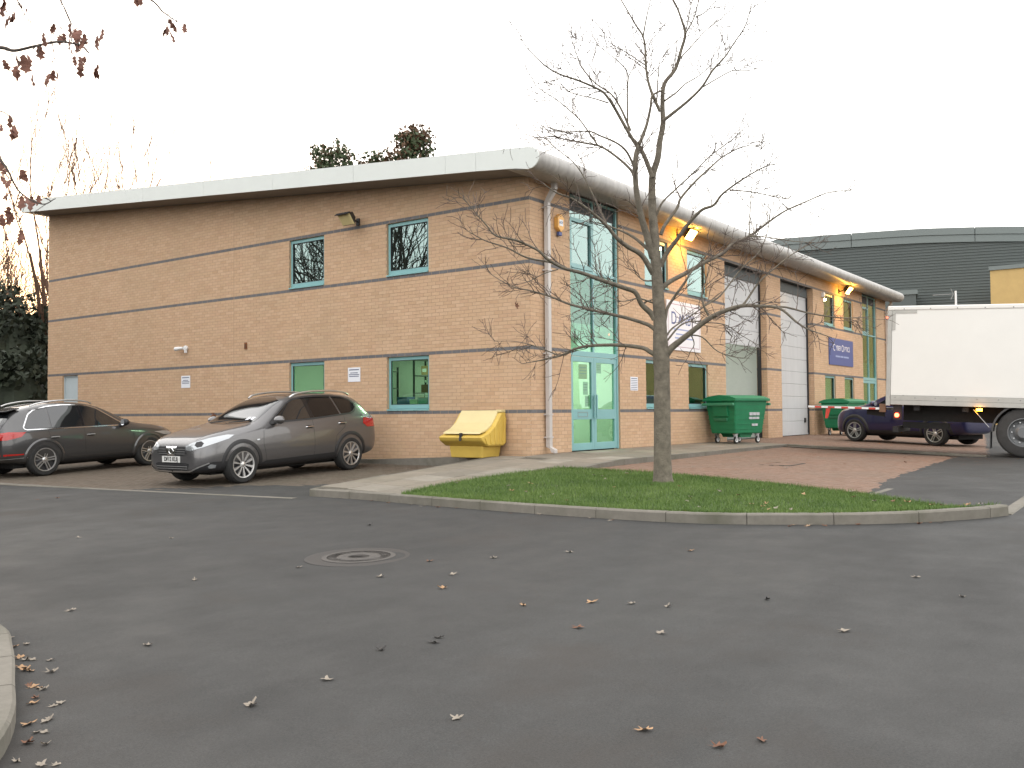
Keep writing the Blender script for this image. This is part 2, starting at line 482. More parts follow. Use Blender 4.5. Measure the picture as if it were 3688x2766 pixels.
class MB:
    def __init__(s):
        s.v = []; s.f = []
    def quad(s, a, b, c, d):
        i = len(s.v); s.v += [tuple(a), tuple(b), tuple(c), tuple(d)]; s.f.append((i, i + 1, i + 2, i + 3)); return s
    def box(s, x0, x1, y0, y1, z0, z1):
        i = len(s.v)
        s.v += [(x0, y0, z0), (x1, y0, z0), (x1, y1, z0), (x0, y1, z0), (x0, y0, z1), (x1, y0, z1), (x1, y1, z1), (x0, y1, z1)]
        s.f += [(i, i + 3, i + 2, i + 1), (i + 4, i + 5, i + 6, i + 7), (i, i + 1, i + 5, i + 4), (i + 1, i + 2, i + 6, i + 5), (i + 2, i + 3, i + 7, i + 6), (i + 3, i, i + 4, i + 7)]
        return s
    def hexa(s, pts):
        i = len(s.v)
        s.v += [tuple(p) for p in pts]
        s.f += [(i, i + 3, i + 2, i + 1), (i + 4, i + 5, i + 6, i + 7), (i, i + 1, i + 5, i + 4), (i + 1, i + 2, i + 6, i + 5), (i + 2, i + 3, i + 7, i + 6), (i + 3, i, i + 4, i + 7)]
        return s
    def prism(s, outline, f0, f1):
        """outline: list of 2d points; f0/f1 map a 2d point to 3d for both ends"""
        n = len(outline); i = len(s.v)
        s.v += [tuple(f0(p)) for p in outline] + [tuple(f1(p)) for p in outline]
        s.f.append(tuple(range(i + n - 1, i - 1, -1)))
        s.f.append(tuple(range(i + n, i + 2 * n)))
        for k in range(n):
            j = (k + 1) % n
            s.f.append((i + k, i + j, i + n + j, i + n + k))
        return s
    def tube(s, pts, rads, n=8, caps=True):
        pts = [Vector(p) for p in pts]
        if not hasattr(rads, '__len__'): rads = [rads] * len(pts)
        ref = None; rings = []
        for k, p in enumerate(pts):
            if k == 0: t = pts[1] - p
            elif k == len(pts) - 1: t = p - pts[k - 1]
            else: t = pts[k + 1] - pts[k - 1]
            if t.length < 1e-9: t = Vector((0, 0, 1))
            t.normalize()
            if ref is None:
                ref = t.orthogonal().normalized()
            else:
                ref = ref - t * ref.dot(t)
                if ref.length < 1e-6: ref = t.orthogonal()
                ref.normalize()
            b = t.cross(ref)
            base = len(s.v)
            for a in range(n):
                an = 2 * PI * a / n
                q = p + (ref * math.cos(an) + b * math.sin(an)) * rads[k]
                s.v.append((q.x, q.y, q.z))
            rings.append(base)
        for k in range(len(rings) - 1):
            r0, r1 = rings[k], rings[k + 1]
            for a in range(n):
                b2 = (a + 1) % n
                s.f.append((r0 + a, r0 + b2, r1 + b2, r1 + a))
        if caps:
            s.f.append(tuple(rings[0] + a for a in range(n - 1, -1, -1)))
            s.f.append(tuple(rings[-1] + a for a in range(n)))
        return s
    def lathe(s, prof, n=24, axis='y', c=(0, 0, 0), closed=False, caps=True):
        """prof: (r, h) pairs, revolved about axis through c"""
        rings = []
        for (r, h) in prof:
            base = len(s.v)
            for a in range(n):
                an = 2 * PI * a / n
                u, w = r * math.cos(an), r * math.sin(an)
                if axis == 'y': q = (c[0] + u, c[1] + h, c[2] + w)
                elif axis == 'z': q = (c[0] + u, c[1] + w, c[2] + h)
                else: q = (c[0] + h, c[1] + u, c[2] + w)
                s.v.append(q)
            rings.append(base)
        for k in range(len(rings) - 1):
            for a in range(n):
                b2 = (a + 1) % n
                s.f.append((rings[k] + a, rings[k] + b2, rings[k + 1] + b2, rings[k + 1] + a))
        if not closed and not caps: return s
        if not closed:
            if prof[0][0] > 1e-5: s.f.append(tuple(rings[0] + a for a in range(n - 1, -1, -1)))
            if prof[-1][0] > 1e-5: s.f.append(tuple(rings[-1] + a for a in range(n)))
        else:
            for a in range(n):
                b2 = (a + 1) % n
                s.f.append((rings[-1] + a, rings[-1] + b2, rings[0] + b2, rings[0] + a))
        return s
    def build(s, name, mat, parent=None, smooth=False, bevel=0.0, fix=True, angle=40, seg=2):
        me = bpy.data.meshes.new(name)
        me.from_pydata(s.v, [], s.f)
        if fix or bevel:
            bm = bmesh.new(); bm.from_mesh(me)
            if fix: bmesh.ops.recalc_face_normals(bm, faces=bm.faces)
            if bevel:
                es = [e for e in bm.edges if len(e.link_faces) == 2 and e.calc_face_angle(0) > rad(28)]
                bmesh.ops.bevel(bm, geom=es, offset=bevel, segments=seg, profile=0.5, affect='EDGES', clamp_overlap=True)
            bm.to_mesh(me); bm.free()
        o = link_mesh(name, me, mat, parent)
        if smooth:
            for p in me.polygons: p.use_smooth = True
            me.set_sharp_from_angle(angle=rad(angle))
        return o

def box(name, mat, x0, x1, y0, y1, z0, z1, parent=None, bevel=0.0):
    return MB().box(x0, x1, y0, y1, z0, z1).build(name, mat, parent, bevel=bevel)

def text(name, s, mat, size, loc, rot, parent=None, align='CENTER', extrude=0.002, sx=1.0, bold=0.0):
    cu = bpy.data.curves.new(name, 'FONT')
    cu.body = s
    cu.size = size
    cu.align_x = align
    cu.align_y = 'CENTER'
    cu.extrude = extrude
    cu.offset = bold
    tmp = bpy.data.objects.new(name, cu)
    COL.objects.link(tmp)
    bpy.context.view_layer.update()
    me = bpy.data.meshes.new_from_object(tmp.evaluated_get(bpy.context.evaluated_depsgraph_get()))
    me.name = name
    bpy.data.objects.remove(tmp)
    me.materials.clear()
    o = link_mesh(name, me, mat)
    o.location = loc
    o.rotation_euler = rot
    o.scale = (sx, 1, 1)
    if parent: o.parent = parent
    return o

def smoothstep(a, b, x):
    t = max(0.0, min(1.0, (x - a) / (b - a)))
    return t * t * (3 - 2 * t)

# ------------------------------------------------------------------ ground heights (metres, 0 = building floor)
def z_road(x, y):
    y = max(-40.0, min(40.0, y))
    k = max(-40.0, min(60.0, x)) + 2.3
    s = 0.5 * (k + math.sqrt(k * k + 4.0))        # soft knee: steeper fall towards the camera
    z = -0.31 + 0.0285 * k - 0.0225 * (s - 1.0) - 0.0055 * (y + 7.2)
    return max(z, -1.1)
def z_bay(x, y): return -0.15 - 0.028 * (-y - 1.9) + 0.005 * x
def z_yard(x, y): return -0.015 + 0.031 * y
def z_park(x, y): return -0.26 + 0.034 * x
def z_path(x, y): return 0.055 * min(x, 0) + 0.027 * min(y, 0)
# ================================================================== GROUND
def interp(pts, y):
    """x at y on a polyline sorted by descending y"""
    for (xa, ya), (xb, yb) in zip(pts[:-1], pts[1:]):
        if ya >= y >= yb:
            return xa + (xb - xa) * (ya - y) / (ya - yb)
    return pts[0][0] if y > pts[0][1] else pts[-1][0]

def spaced(lo, hi, fine_lo, fine_hi, step):
    a = list(np.arange(fine_lo, fine_hi + 1e-6, step))
    d = step; v = fine_lo; left = []
    while v > lo:
        d *= 1.6; v = max(lo, v - d); left.append(v)
    d = step; v = fine_hi; right = []
    while v < hi:
        d *= 1.6; v = min(hi, v + d); right.append(v)
    return left[::-1] + a + right

gx = spaced(-900, 1500, -20, 30, 0.5)
gy = spaced(-900, 1500, -20, 25, 0.5)
gv = [(x, y, z_road(x, y)) for y in gy for x in gx]
nx = len(gx)
gf = [(j * nx + i, j * nx + i + 1, (j + 1) * nx + i + 1, (j + 1) * nx + i) for j in range(len(gy) - 1) for i in range(nx - 1)]
me = bpy.data.meshes.new('road'); me.from_pydata(gv, [], gf)
for p in me.polygons: p.use_smooth = True
road = tag(link_mesh('road', me, 'asphalt'), 'grey tarmac road and yard', None, None, 'structure')

KERB = [(-5.38, 0.42), (-5.42, -0.8), (-5.55, -1.9), (-5.68, -3.4), (-5.75, -5.2), (-5.66, -6.3), (-5.34, -7.15), (-4.98, -7.85), (-4.56, -8.35), (-4.1, -8.74), (-3.72, -8.95)]
BACK = [(-1.72, -1.85), (-1.5, -3.3), (-1.72, -4.6), (-2.08, -5.85), (-2.6, -7.2), (-3.1, -7.95), (-3.72, -8.8)]

def resample(pts, step):
    out = [Vector(p) for p in pts]
    L = [0]
    for a, b in zip(out[:-1], out[1:]): L.append(L[-1] + (b - a).length)
    n = max(1, round(L[-1] / step))
    res = []
    for k in range(n + 1):
        t = L[-1] * k / n
        for i in range(len(L) - 1):
            if L[i] <= t + 1e-9 and t <= L[i + 1] + 1e-9:
                u = 0 if L[i + 1] == L[i] else (t - L[i]) / (L[i + 1] - L[i])
                res.append(out[i].lerp(out[i + 1], u)); break
    return res

def catmull(pts, per=6):
    P = [Vector(p) for p in pts]
    P = [P[0] * 2 - P[1]] + P + [P[-1] * 2 - P[-2]]
    out = []
    for i in range(1, len(P) - 2):
        for k in range(per):
            t = k / per
            a, b, c, d = P[i - 1], P[i], P[i + 1], P[i + 2]
            out.append(0.5 * ((2 * b) + (c - a) * t + (2 * a - 5 * b + 4 * c - d) * t * t + (3 * b - a - 3 * c + d) * t ** 3))
    out.append(P[-2])
    return out

def kerb_run(parent, line, ztop, width, depth, stone, mat='kerb_concrete', side=1, gap=0.007, taper=0.0):
    """row of single kerb stones along a plan polyline; side=+1 puts the width to the left of the run"""
    fine = resample([(p[0], p[1], 0) for p in line], 0.15)
    per = max(1, round(stone / 0.15))
    for s0 in range(0, len(fine) - 1, per):
        seg = fine[s0:s0 + per + 1]
        if len(seg) < 2: continue
        mb = MB(); rings = []
        for k, p in enumerate(seg):
            i = s0 + k
            t = (fine[min(i + 1, len(fine) - 1)] - fine[max(i - 1, 0)]).normalized()
            nrm = Vector((-t.y, t.x, 0)) * side
            q = p.copy()
            if k == 0: q += t * gap / 2
            if k == len(seg) - 1: q -= t * gap / 2
            zt = ztop(q.x, q.y) + random.uniform(-0.002, 0.002)
            b = 0.016
            prof = [(0 - taper, -depth), (0, -b), (b, 0), (width, 0), (width, -depth)]
            base = len(mb.v)
            for (w, h) in prof:
                r = q + nrm * w
                mb.v.append((r.x, r.y, zt + h))
            rings.append(base)
        m = 5
        for a, c in zip(rings[:-1], rings[1:]):
            for k in range(m):
                j = (k + 1) % m
                mb.f.append((a + k, a + j, c + j, c + k))
        mb.f.append(tuple(rings[0] + k for k in range(m)))
        mb.f.append(tuple(rings[-1] + k for k in range(m - 1, -1, -1)))
        mb.build('kerb_stone', mat, parent)

# ---- raised kerb in front of the grass
kl = catmull([(x, y, 0) for x, y in KERB], 5)
kerb_front = tag(empty('grass_kerb', (0, 0, 0)), 'raised concrete kerb curving round the front of the grass', None, None, 'structure')
kerb_run(kerb_front, kl, lambda x, y: z_road(x, y) + 0.115, 0.125, 0.25, 0.9, side=1)
# return of the kerb along the left end of the path
kerb_run(kerb_front, [(-5.25, 0.42), (-4.4, 0.47), (-3.5, 0.52)], lambda x, y: z_path(x, y) - 0.035 + 0.01 * (x + 5.4), 0.12, 0.2, 0.85, side=1)

def grass_pt(s, t):
    yt = -1.52 + 0.2 * math.sin(min(t, 0.62) / 0.62 * PI) - 0.30 * smoothstep(0.62, 1, t)
    yb = -8.82
    y = yt + (yb - yt) * s
    xk = interp(KERB, y) + 0.135 + 0.12 * smoothstep(-7.5, -8.8, y)
    xb = interp(BACK, y)
    if xb < xk + 0.02: xb = xk + 0.02
    x = xk + (xb - xk) * t
    zk = z_road(xk, y) + 0.10
    zb = z_bay(xb, y) + 0.035
    z = zk + (zb - zk) * t + 0.03 * math.sin(PI * t) * math.sin(PI * min(1, s * 1.1))
    z += 0.02 * math.sin(x * 2.1 + y * 1.3) * math.sin(y * 1.7) * math.sin(PI * t) 
    return x, y, z

NS, NT = 60, 26
gv = [grass_pt(i / NS, j / NT) for i in range(NS + 1) for j in range(NT + 1)]
gf = [(i * (NT + 1) + j, i * (NT + 1) + j + 1, (i + 1) * (NT + 1) + j + 1, (i + 1) * (NT + 1) + j) for i in range(NS) for j in range(NT)]
me = bpy.data.meshes.new('grass_verge'); me.from_pydata(gv, [], gf)
for p in me.polygons: p.use_smooth = True
verge = tag(link_mesh('grass_verge', me, 'grass_ground'), 'wedge of lawn round the bare tree', None, None, 'structure')

def blades(n, fn, hmin, hmax, w, lean, name, mat):
    v = np.zeros((n * 3, 3)); 
    for i in range(n):
        x, y, z = fn()
        a = random.uniform(0, 2 * PI); h = random.uniform(hmin, hmax)
        ww = w * random.uniform(0.7, 1.3)
        la = random.uniform(0, 2 * PI); ll = random.uniform(0, lean) * h
        v[3 * i] = (x - ww * math.cos(a), y - ww * math.sin(a), z - 0.004)
        v[3 * i + 1] = (x + ww * math.cos(a), y + ww * math.sin(a), z - 0.004)
        v[3 * i + 2] = (x + ll * math.cos(la), y + ll * math.sin(la), z + h)
    me = bpy.data.meshes.new(name)
    me.vertices.add(n * 3); me.vertices.foreach_set('co', v.ravel())
    me.loops.add(n * 3); me.loops.foreach_set('vertex_index', np.arange(n * 3))
    me.polygons.add(n); me.polygons.foreach_set('loop_start', np.arange(0, n * 3, 3)); me.polygons.foreach_set('loop_total', np.full(n, 3))
    me.update(); me.validate(); me.shade_flat()
    return link_mesh(name, me, mat)

def grass_fn():
    while True:
        s, t = random.random(), random.random()
        w = 4.0 * (1 - s * 0.9)
        y = -1.5 - 7.3 * s
        wid = max(0.02, interp(BACK, y) - interp(KERB, y))
        if random.random() < wid / 4.3:
            return grass_pt(s, min(1.02, max(-0.02, t * 1.04 - 0.02)))
tag(blades(75000, grass_fn, 0.018, 0.05, 0.004, 0.9, 'lawn_grass', 'grass_blade'), 'short green mown grass of the lawn wedge', 'grass', None, 'stuff')
def tuft_fn():
    while True:
        s = random.random()
        side = random.random()
        t = 0.0 if side < 0.4 else (1.0 if side < 0.8 else random.random())
        p = grass_pt(s if side < 0.8 else 0, t)
        return (p[0] + random.gauss(0, 0.02), p[1] + random.gauss(0, 0.02), p[2])
tag(blades(5000, tuft_fn, 0.03, 0.075, 0.004, 1.0, 'edge_grass', 'grass_blade'), 'longer grass along the edges of the lawn', 'grass', None, 'stuff')

# ---- block paving
BLOCK_L, BLOCK_W = 0.2, 0.1
def block_mesh(name, mat):
    g = 0.0032; b = 0.004
    x0, x1, y0, y1 = -BLOCK_L / 2 + g, BLOCK_L / 2 - g, -BLOCK_W / 2 + g, BLOCK_W / 2 - g
    mb = MB()
    mb.v = [(x0, y0, -0.05), (x1, y0, -0.05), (x1, y1, -0.05), (x0, y1, -0.05), (x0, y0, -b), (x1, y0, -b), (x1, y1, -b), (x0, y1, -b),
            (x0 + b, y0 + b, 0), (x1 - b, y0 + b, 0), (x1 - b, y1 - b, 0), (x0 + b, y1 - b, 0)]
    mb.f = [(0, 1, 5, 4), (1, 2, 6, 5), (2, 3, 7, 6), (3, 0, 4, 7), (4, 5, 9, 8), (5, 6, 10, 9), (6, 7, 11, 10), (7, 4, 8, 11), (8, 9, 10, 11)]
    me = bpy.data.meshes.new(name); me.from_pydata(mb.v, [], mb.f); me.materials.append(MATS[mat])
    return me

def joined(name, me0, placements, mat, parent, zfun=None):
    """many copies of a small mesh joined to one object; placements (x, y, z, rot)"""
    bv = np.array([v.co[:] for v in me0.vertices]); nv = len(bv)
    P = np.array(placements)
    c, s = np.cos(P[:, 3])[:, None], np.sin(P[:, 3])[:, None]
    X = bv[None, :, 0] * c - bv[None, :, 1] * s + P[:, 0:1]
    Y = bv[None, :, 0] * s + bv[None, :, 1] * c + P[:, 1:2]
    Z = bv[None, :, 2] + P[:, 2:3]
    if zfun is not None:
        Z = Z + zfun(X, Y) - zfun(P[:, 0:1], P[:, 1:2])
    V = np.stack([X, Y, Z], -1).reshape(-1, 3)
    loops = []; starts = []; tot = []
    f0 = [tuple(p.vertices) for p in me0.polygons]
    k = sum(len(f) for f in f0)
    base = np.array([i for f in f0 for i in f])
    lv = (base[None, :] + (np.arange(len(P)) * nv)[:, None]).ravel()
    ls = np.array([0] + list(np.cumsum([len(f) for f in f0]))[:-1])
    starts = (ls[None, :] + (np.arange(len(P)) * k)[:, None]).ravel()
    tots = np.tile([len(f) for f in f0], len(P))
    me = bpy.data.meshes.new(name)
    me.vertices.add(len(V)); me.vertices.foreach_set('co', V.ravel())
    me.loops.add(len(lv)); me.loops.foreach_set('vertex_index', lv)
    me.polygons.add(len(starts)); me.polygons.foreach_set('loop_start', starts); me.polygons.foreach_set('loop_total', tots)
    me.update(); me.validate(); me.shade_flat()
    return link_mesh(name, me, mat, parent)

def lay_blocks(parent, name, mat, region, x0, x1, y0, y1, zf, slope, seed, near, along='x'):
    r = random.Random(seed)
    me0 = block_mesh(name, mat)
    pl = []
    if along == 'x':
        rows = int((y1 - y0) / BLOCK_W)
        for j in range(rows):
            y = y0 + (j + 0.5) * BLOCK_W
            off = (j % 2) * 0.1
            for i in range(int((x1 - x0) / BLOCK_L) + 1):
                x = x0 + (i + 0.5) * BLOCK_L + off
                if region(x, y): pl.append((x, y, zf(x, y) + r.uniform(-0.002, 0.002), 0.0))
    else:
        rows = int((x1 - x0) / BLOCK_W)
        for j in range(rows):
            x = x0 + (j + 0.5) * BLOCK_W
            off = (j % 2) * 0.1
            for i in range(int((y1 - y0) / BLOCK_L) + 1):
                y = y0 + (i + 0.5) * BLOCK_L + off
                if region(x, y): pl.append((x, y, zf(x, y) + r.uniform(-0.002, 0.002), PI / 2))
    pl.sort(key=lambda p: (p[0] - CAMPOS.x) ** 2 + (p[1] - CAMPOS.y) ** 2)
    one, rest = pl[:near], pl[near:]
    up = Vector((-slope[0], -slope[1], 1)).normalized()
    q = Vector((0, 0, 1)).rotation_difference(up)
    for (x, y, z, a) in one:
        o = bpy.data.objects.new('paving_block', me0)
        COL.objects.link(o)
        o.parent = parent
        o.location = (x, y, z)
        o.rotation_euler = (q @ Matrix.Rotation(a, 3, 'Z').to_quaternion()).to_euler()
    j = joined('block_paving', me0, rest, mat, parent, np.vectorize(zf))
    tag(j, kind='stuff')
    return len(pl)

def sheet(name, mat, region_quad, zf, dz, parent, nx_=12, ny_=12):
    (xa, ya), (xb, yb), (xc, yc), (xd, yd) = region_quad
    v = []
    for j in range(ny_ + 1):
        for i in range(nx_ + 1):
            s, t = i / nx_, j / ny_
            x = (xa * (1 - s) + xb * s) * (1 - t) + (xd * (1 - s) + xc * s) * t
            y = (ya * (1 - s) + yb * s) * (1 - t) + (yd * (1 - s) + yc * s) * t
            v.append((x, y, zf(x, y) + dz))
    f = [(j * (nx_ + 1) + i, j * (nx_ + 1) + i + 1, (j + 1) * (nx_ + 1) + i + 1, (j + 1) * (nx_ + 1) + i) for j in range(ny_) for i in range(nx_)]
    me = bpy.data.meshes.new(name); me.from_pydata(v, [], f)
    return link_mesh(name, me, mat, parent)

def bay_right(y): return 8.95 - 0.24 * (-y - 1.95)
bay = tag(sheet('parking_bay', 'joint_sand', [(-3.4, -6.98), (7.75, -6.98), (8.98, -1.9), (-1.9, -1.9)], z_bay, -0.012, None), 'red block paved parking bay beside the grass', None, None, 'structure')
lay_blocks(bay, 'paving_block', 'red_block', lambda x, y: interp(BACK, y) - 0.1 < x < bay_right(y) - 0.1 and not (2.1 < x < 3.0 and -4.45 < y < -3.85), -4, 9.2, -6.97, -1.93, z_bay, (0.005, 0.028), 3, 300)
# flush edging between bay and tarmac
bay_edge = tag(empty('bay_edging'), 'flush pale edging stones between paved bay and tarmac', None, None, 'structure')
kerb_run(bay_edge, [(-2.55, -7.02), (3, -7.02), (7.72, -7.02)], lambda x, y: z_bay(x, y) + 0.004, 0.11, 0.1, 0.9, side=-1)
# inspection cover in the bay
cov = MB()
zc = z_bay(2.55, -4.15)
cov.box(2.12, 2.98, -4.44, -3.86, zc - 0.05, zc - 0.002)
cover = tag(cov.build('inspection_cover', 'red_block'), 'rectangular block filled inspection cover set in the red parking bay', 'cover')
fr = MB()
for (a, b, c, d) in ((2.10, 3.0, -4.46, -4.44), (2.10, 3.0, -3.86, -3.84), (2.10, 2.12, -4.44, -3.86), (2.98, 3.0, -4.44, -3.86)):
    fr.box(a, b, c, d, zc - 0.05, zc + 0.003)
fr.build('frame', 'iron', cover)

# yard behind the bay kerb, in front of the roller doors
yard = tag(sheet('yard_apron', 'joint_sand', [(7.4, -7.6), (30, -7.6), (30, 0.35), (9.0, 0.35)], z_yard, -0.012, None, 10, 8), 'dark block paved apron before the roller doors', None, None, 'structure')
lay_blocks(yard, 'paving_block', 'red_block', lambda x, y: x > bay_right(y) + 0.2, 7.6, 26, -7.6, 0.3, z_yard, (0, 0.031), 5, 60)
bay_kerb = tag(empty('bay_kerb'), 'low concrete kerb behind the paved parking bay', None, None, 'structure')
kerb_run(bay_kerb, [(bay_right(-1.98), -1.98), (bay_right(-4.4), -4.4), (bay_right(-6.9), -6.9)], lambda x, y: max(z_yard(x, y), z_bay(x, y) + 0.05) + 0.01, 0.125, 0.2, 0.9, side=1)

# left parking, in front of the gable
def park_edge(y): return -5.72 - 0.07 * y
park = tag(sheet('parking_area', 'joint_sand', [(park_edge(0.5) - 0.05, 0.5), (-0.1, 0.5), (-0.1, 30), (park_edge(30) - 0.05, 30)], z_park, -0.012, None, 10, 20), 'brown block paved parking along the gable wall', None, None, 'structure')
lay_blocks(park, 'paving_block', 'brown_block', lambda x, y: park_edge(y) + 0.12 < x < -0.2, -8.0, -0.1, 0.55, 22, z_park, (0.034, 0), 9, 300, along='y')
park_kerb = tag(empty('parking_edging'), 'flush concrete edging between paved parking and road', None, None, 'structure')
kerb_run(park_kerb, [(park_edge(0.4), 0.4), (park_edge(10), 10), (park_edge(22), 22)], lambda x, y: max(z_park(x, y), z_road(x, y)) + 0.006, 0.125, 0.14, 0.9, side=-1)
wall_kerb = tag(empty('wall_kerb'), 'weathered concrete kerb along the foot of the gable wall', None, None, 'structure')
kerb_run(wall_kerb, [(-0.02, 0.75), (-0.02, 8), (-0.02, 18.6)], lambda x, y: max(-0.044 * y, -0.185) + 0.006, 0.2, 0.25, 0.9, side=1)

# path of slabs: one leg to the road, one along the front
path = tag(sheet('footpath', 'joint_sand', [(-5.27, -1.62), (-0.35, -1.9), (-0.35, 0.75), (-5.27, 0.45)], z_path, -0.014, None, 12, 6), 'slab footpath from the kerb to the entrance', None, None, 'structure')
sheet('bedding', 'joint_sand', [(-1.9, -1.88), (9.0, -1.88), (9.0, 0.0), (-0.35, 0.0)], z_path, -0.016, path, 12, 4)
def slab(cx, cy, lx, ly, rot=0.0):
    g = 0.006
    m = Matrix.Rotation(rot, 3, 'Z')
    pts = []
    for dz in (-0.05, 0):
        for (a, b) in ((-1, -1), (1, -1), (1, 1), (-1, 1)):
            q = m @ Vector((a * (lx / 2 - g), b * (ly / 2 - g), 0))
            x, y = cx + q.x, cy + q.y
            pts.append((x, y, z_path(x, y) + dz + 0.0))
    dz = random.uniform(-0.003, 0.003)
    pts = [(p[0], p[1], p[2] + dz) for p in pts]
    MB().hexa(pts).build('paving_slab', 'slab', path, bevel=0.004, seg=1)
for r_ in range(3):
    y = -1.18 + r_ * 0.64
    x = -5.26 + 0.05 * r_
    k = 0
    while x < -0.7:
        l_ = (0.61, 0.915, 0.61, 0.61)[(k + r_ * 2) % 4]
        yy = y + 0.02 * (x + 5.2)
        slab(x + l_ / 2, yy, l_, 0.64)
        x += l_; k += 1
for r_ in range(3):
    y = -1.58 + r_ * 0.62
    x = -1.55 + 0.3 * (r_ % 2) if r_ == 0 else (-0.78 + 0.2 * r_)
    k = r_
    while x < 8.6:
        l_ = (0.915, 0.61, 0.915)[k % 3]
        slab(x + l_ / 2, y + 0.0, l_, 0.62)
        x += l_; k += 1
path_kerb = tag(empty('path_kerb'), 'concrete kerb between front footpath and parking bay', None, None, 'structure')
kerb_run(path_kerb, [(-1.68, -1.9), (3, -1.9), (8.98, -1.9)], lambda x, y: z_path(x, y) + 0.004, 0.125, 0.25, 0.9, side=-1)

# flush kerb across the yard entrance at the right, and the kerb at the near left
ent = tag(empty('entrance_kerb'), 'flush concrete kerb crossing the yard entrance', None, None, 'structure')
kerb_run(ent, [(-3.66, -8.98), (-1.0, -8.98), (6.0, -9.1), (16, -9.3)], lambda x, y: z_road(x, y) + 0.012, 0.14, 0.12, 0.9, side=1)
NEAR = [(-14.6, -1.6), (-13.2, -2.4), (-12.45, -3.4), (-12.22, -4.3), (-12.45, -5.0), (-12.80, -5.75), (-13.02, -6.2), (-13.32, -6.62), (-13.9, -7.15), (-15.0, -7.8)]
nkl = catmull([(x, y, 0) for x, y in NEAR], 5)
near_kerb = tag(empty('near_kerb'), 'concrete kerb curving away at the near left with dead leaves', None, None, 'structure')
kerb_run(near_kerb, nkl, lambda x, y: z_road(x, y) + 0.10, 0.155, 0.25, 0.62, side=-1)
nv_ = []; nf_ = []
for k, p in enumerate(nkl):
    t = (nkl[min(k + 1, len(nkl) - 1)] - nkl[max(k - 1, 0)]).normalized()
    nrm = Vector((t.y, -t.x, 0))
    a = p + nrm * 0.15; b = p + nrm * 6
    nv_ += [(a.x, a.y, z_road(a.x, a.y) + 0.095), (b.x, b.y, z_road(a.x, a.y) + 0.12)]
    if k: nf_.append((2 * k - 2, 2 * k, 2 * k + 1, 2 * k - 1))
me = bpy.data.meshes.new('near_footway'); me.from_pydata(nv_, [], nf_)
tag(link_mesh('near_footway', me, 'soil'), 'bare soil behind the near kerb', None, None, 'structure')

# round manhole in the road
mx_, my_ = -8.95, -4.28
mz = z_road(mx_, my_)
man = empty('manhole_cover', (mx_, my_, mz))
man.rotation_euler = (0, -math.atan(0.024), 0)
tag(man, 'round iron manhole cover sunk in the road', 'manhole cover')
mb = MB().lathe([(0.0, 0.003), (0.10, 0.003), (0.105, 0.007), (0.20, 0.007), (0.205, 0.003), (0.29, 0.003)], 36, 'z')
mb.build('lid', 'iron', man, smooth=True)
MB().lathe([(0.296, -0.03), (0.296, 0.008), (0.34, 0.008), (0.345, 0.004)], 36, 'z', caps=False).build('frame_ring', 'iron', man)
pm = MB()
pm.lathe([(0.345, 0.0015), (0.47, 0.0035), (0.50, 0.001)], 40, 'z', caps=False)
pm.build('tar_patch', 'leaf_dark', man)
# ================================================================== BUILDING
bld = tag(empty('trade_unit'), 'two storey buff brick trade unit with dark brick bands and teal windows', 'building')
LEN, DEP = 26.95, 18.7
def sof(y): return 5.56 + 0.0891 * max(y, 0)
WL = lambda u, n, z: (-n, u, z)        # gable wall, faces -X
WR = lambda u, n, z: (u, -n, z)        # front wall, faces -Y
BANDS = {11, 28, 51, 68}
Lw = [(2.67, 3.91), (5.95, 7.19)]
L_OPEN = [(a, b, z0, z1) for (a, b) in Lw for (z0, z1) in ((0.9, 2.1), (3.9, 5.1))] + [(16.9, 17.8, -0.4, 2.1), (9.342, 9.354, -1, 9)]
Rw = [(4.86, 6.10), (7.22, 8.44), (18.51, 19.73), (20.85, 22.09)]
GLZ = [(1.50, 3.58), (23.37, 25.45)]
ROL = [(9.65, 12.85), (14.10, 17.30)]
R_OPEN = [(a, b, z0, z1) for (a, b) in Rw for (z0, z1) in ((0.9, 2.1), (3.9, 5.1))] + [(a, b, -0.2, 5.60) for a, b in GLZ] + [(a, b, -0.2, 5.1) for a, b in ROL]

def courses(u0, u1, openings, k0, ztop, shift=0.0):
    res = []
    k = k0
    while True:
        z0, z1 = 0.075 * k + 0.005, 0.075 * k + 0.070
        if z0 > ztop(u1) + 0.02 and z0 > ztop(u0) + 0.02: break
        zm = (z0 + z1) / 2
        free = [(u0, u1)]
        for (a, b, za, zb) in openings:
            if za < zm < zb:
                nf = []
                for (p, q) in free:
                    if b <= p or a >= q: nf.append((p, q)); continue
                    if a > p: nf.append((p, a))
                    if b < q: nf.append((b, q))
                free = nf
        off = shift + (0.1125 if k % 2 else 0.0)
        for (p, q) in free:
            n = math.floor((p - u0 - off) / 0.225) - 1
            while True:
                a = u0 + off + n * 0.225
                if a >= q: break
                s_, e_ = max(a + 0.005, p), min(a + 0.220, q)
                n += 1
                if e_ - s_ < 0.028: continue
                if z0 > ztop((s_ + e_) / 2) + 0.03: continue
                res.append((s_, e_, z0, z1, k in BANDS))
        k += 1
    return res

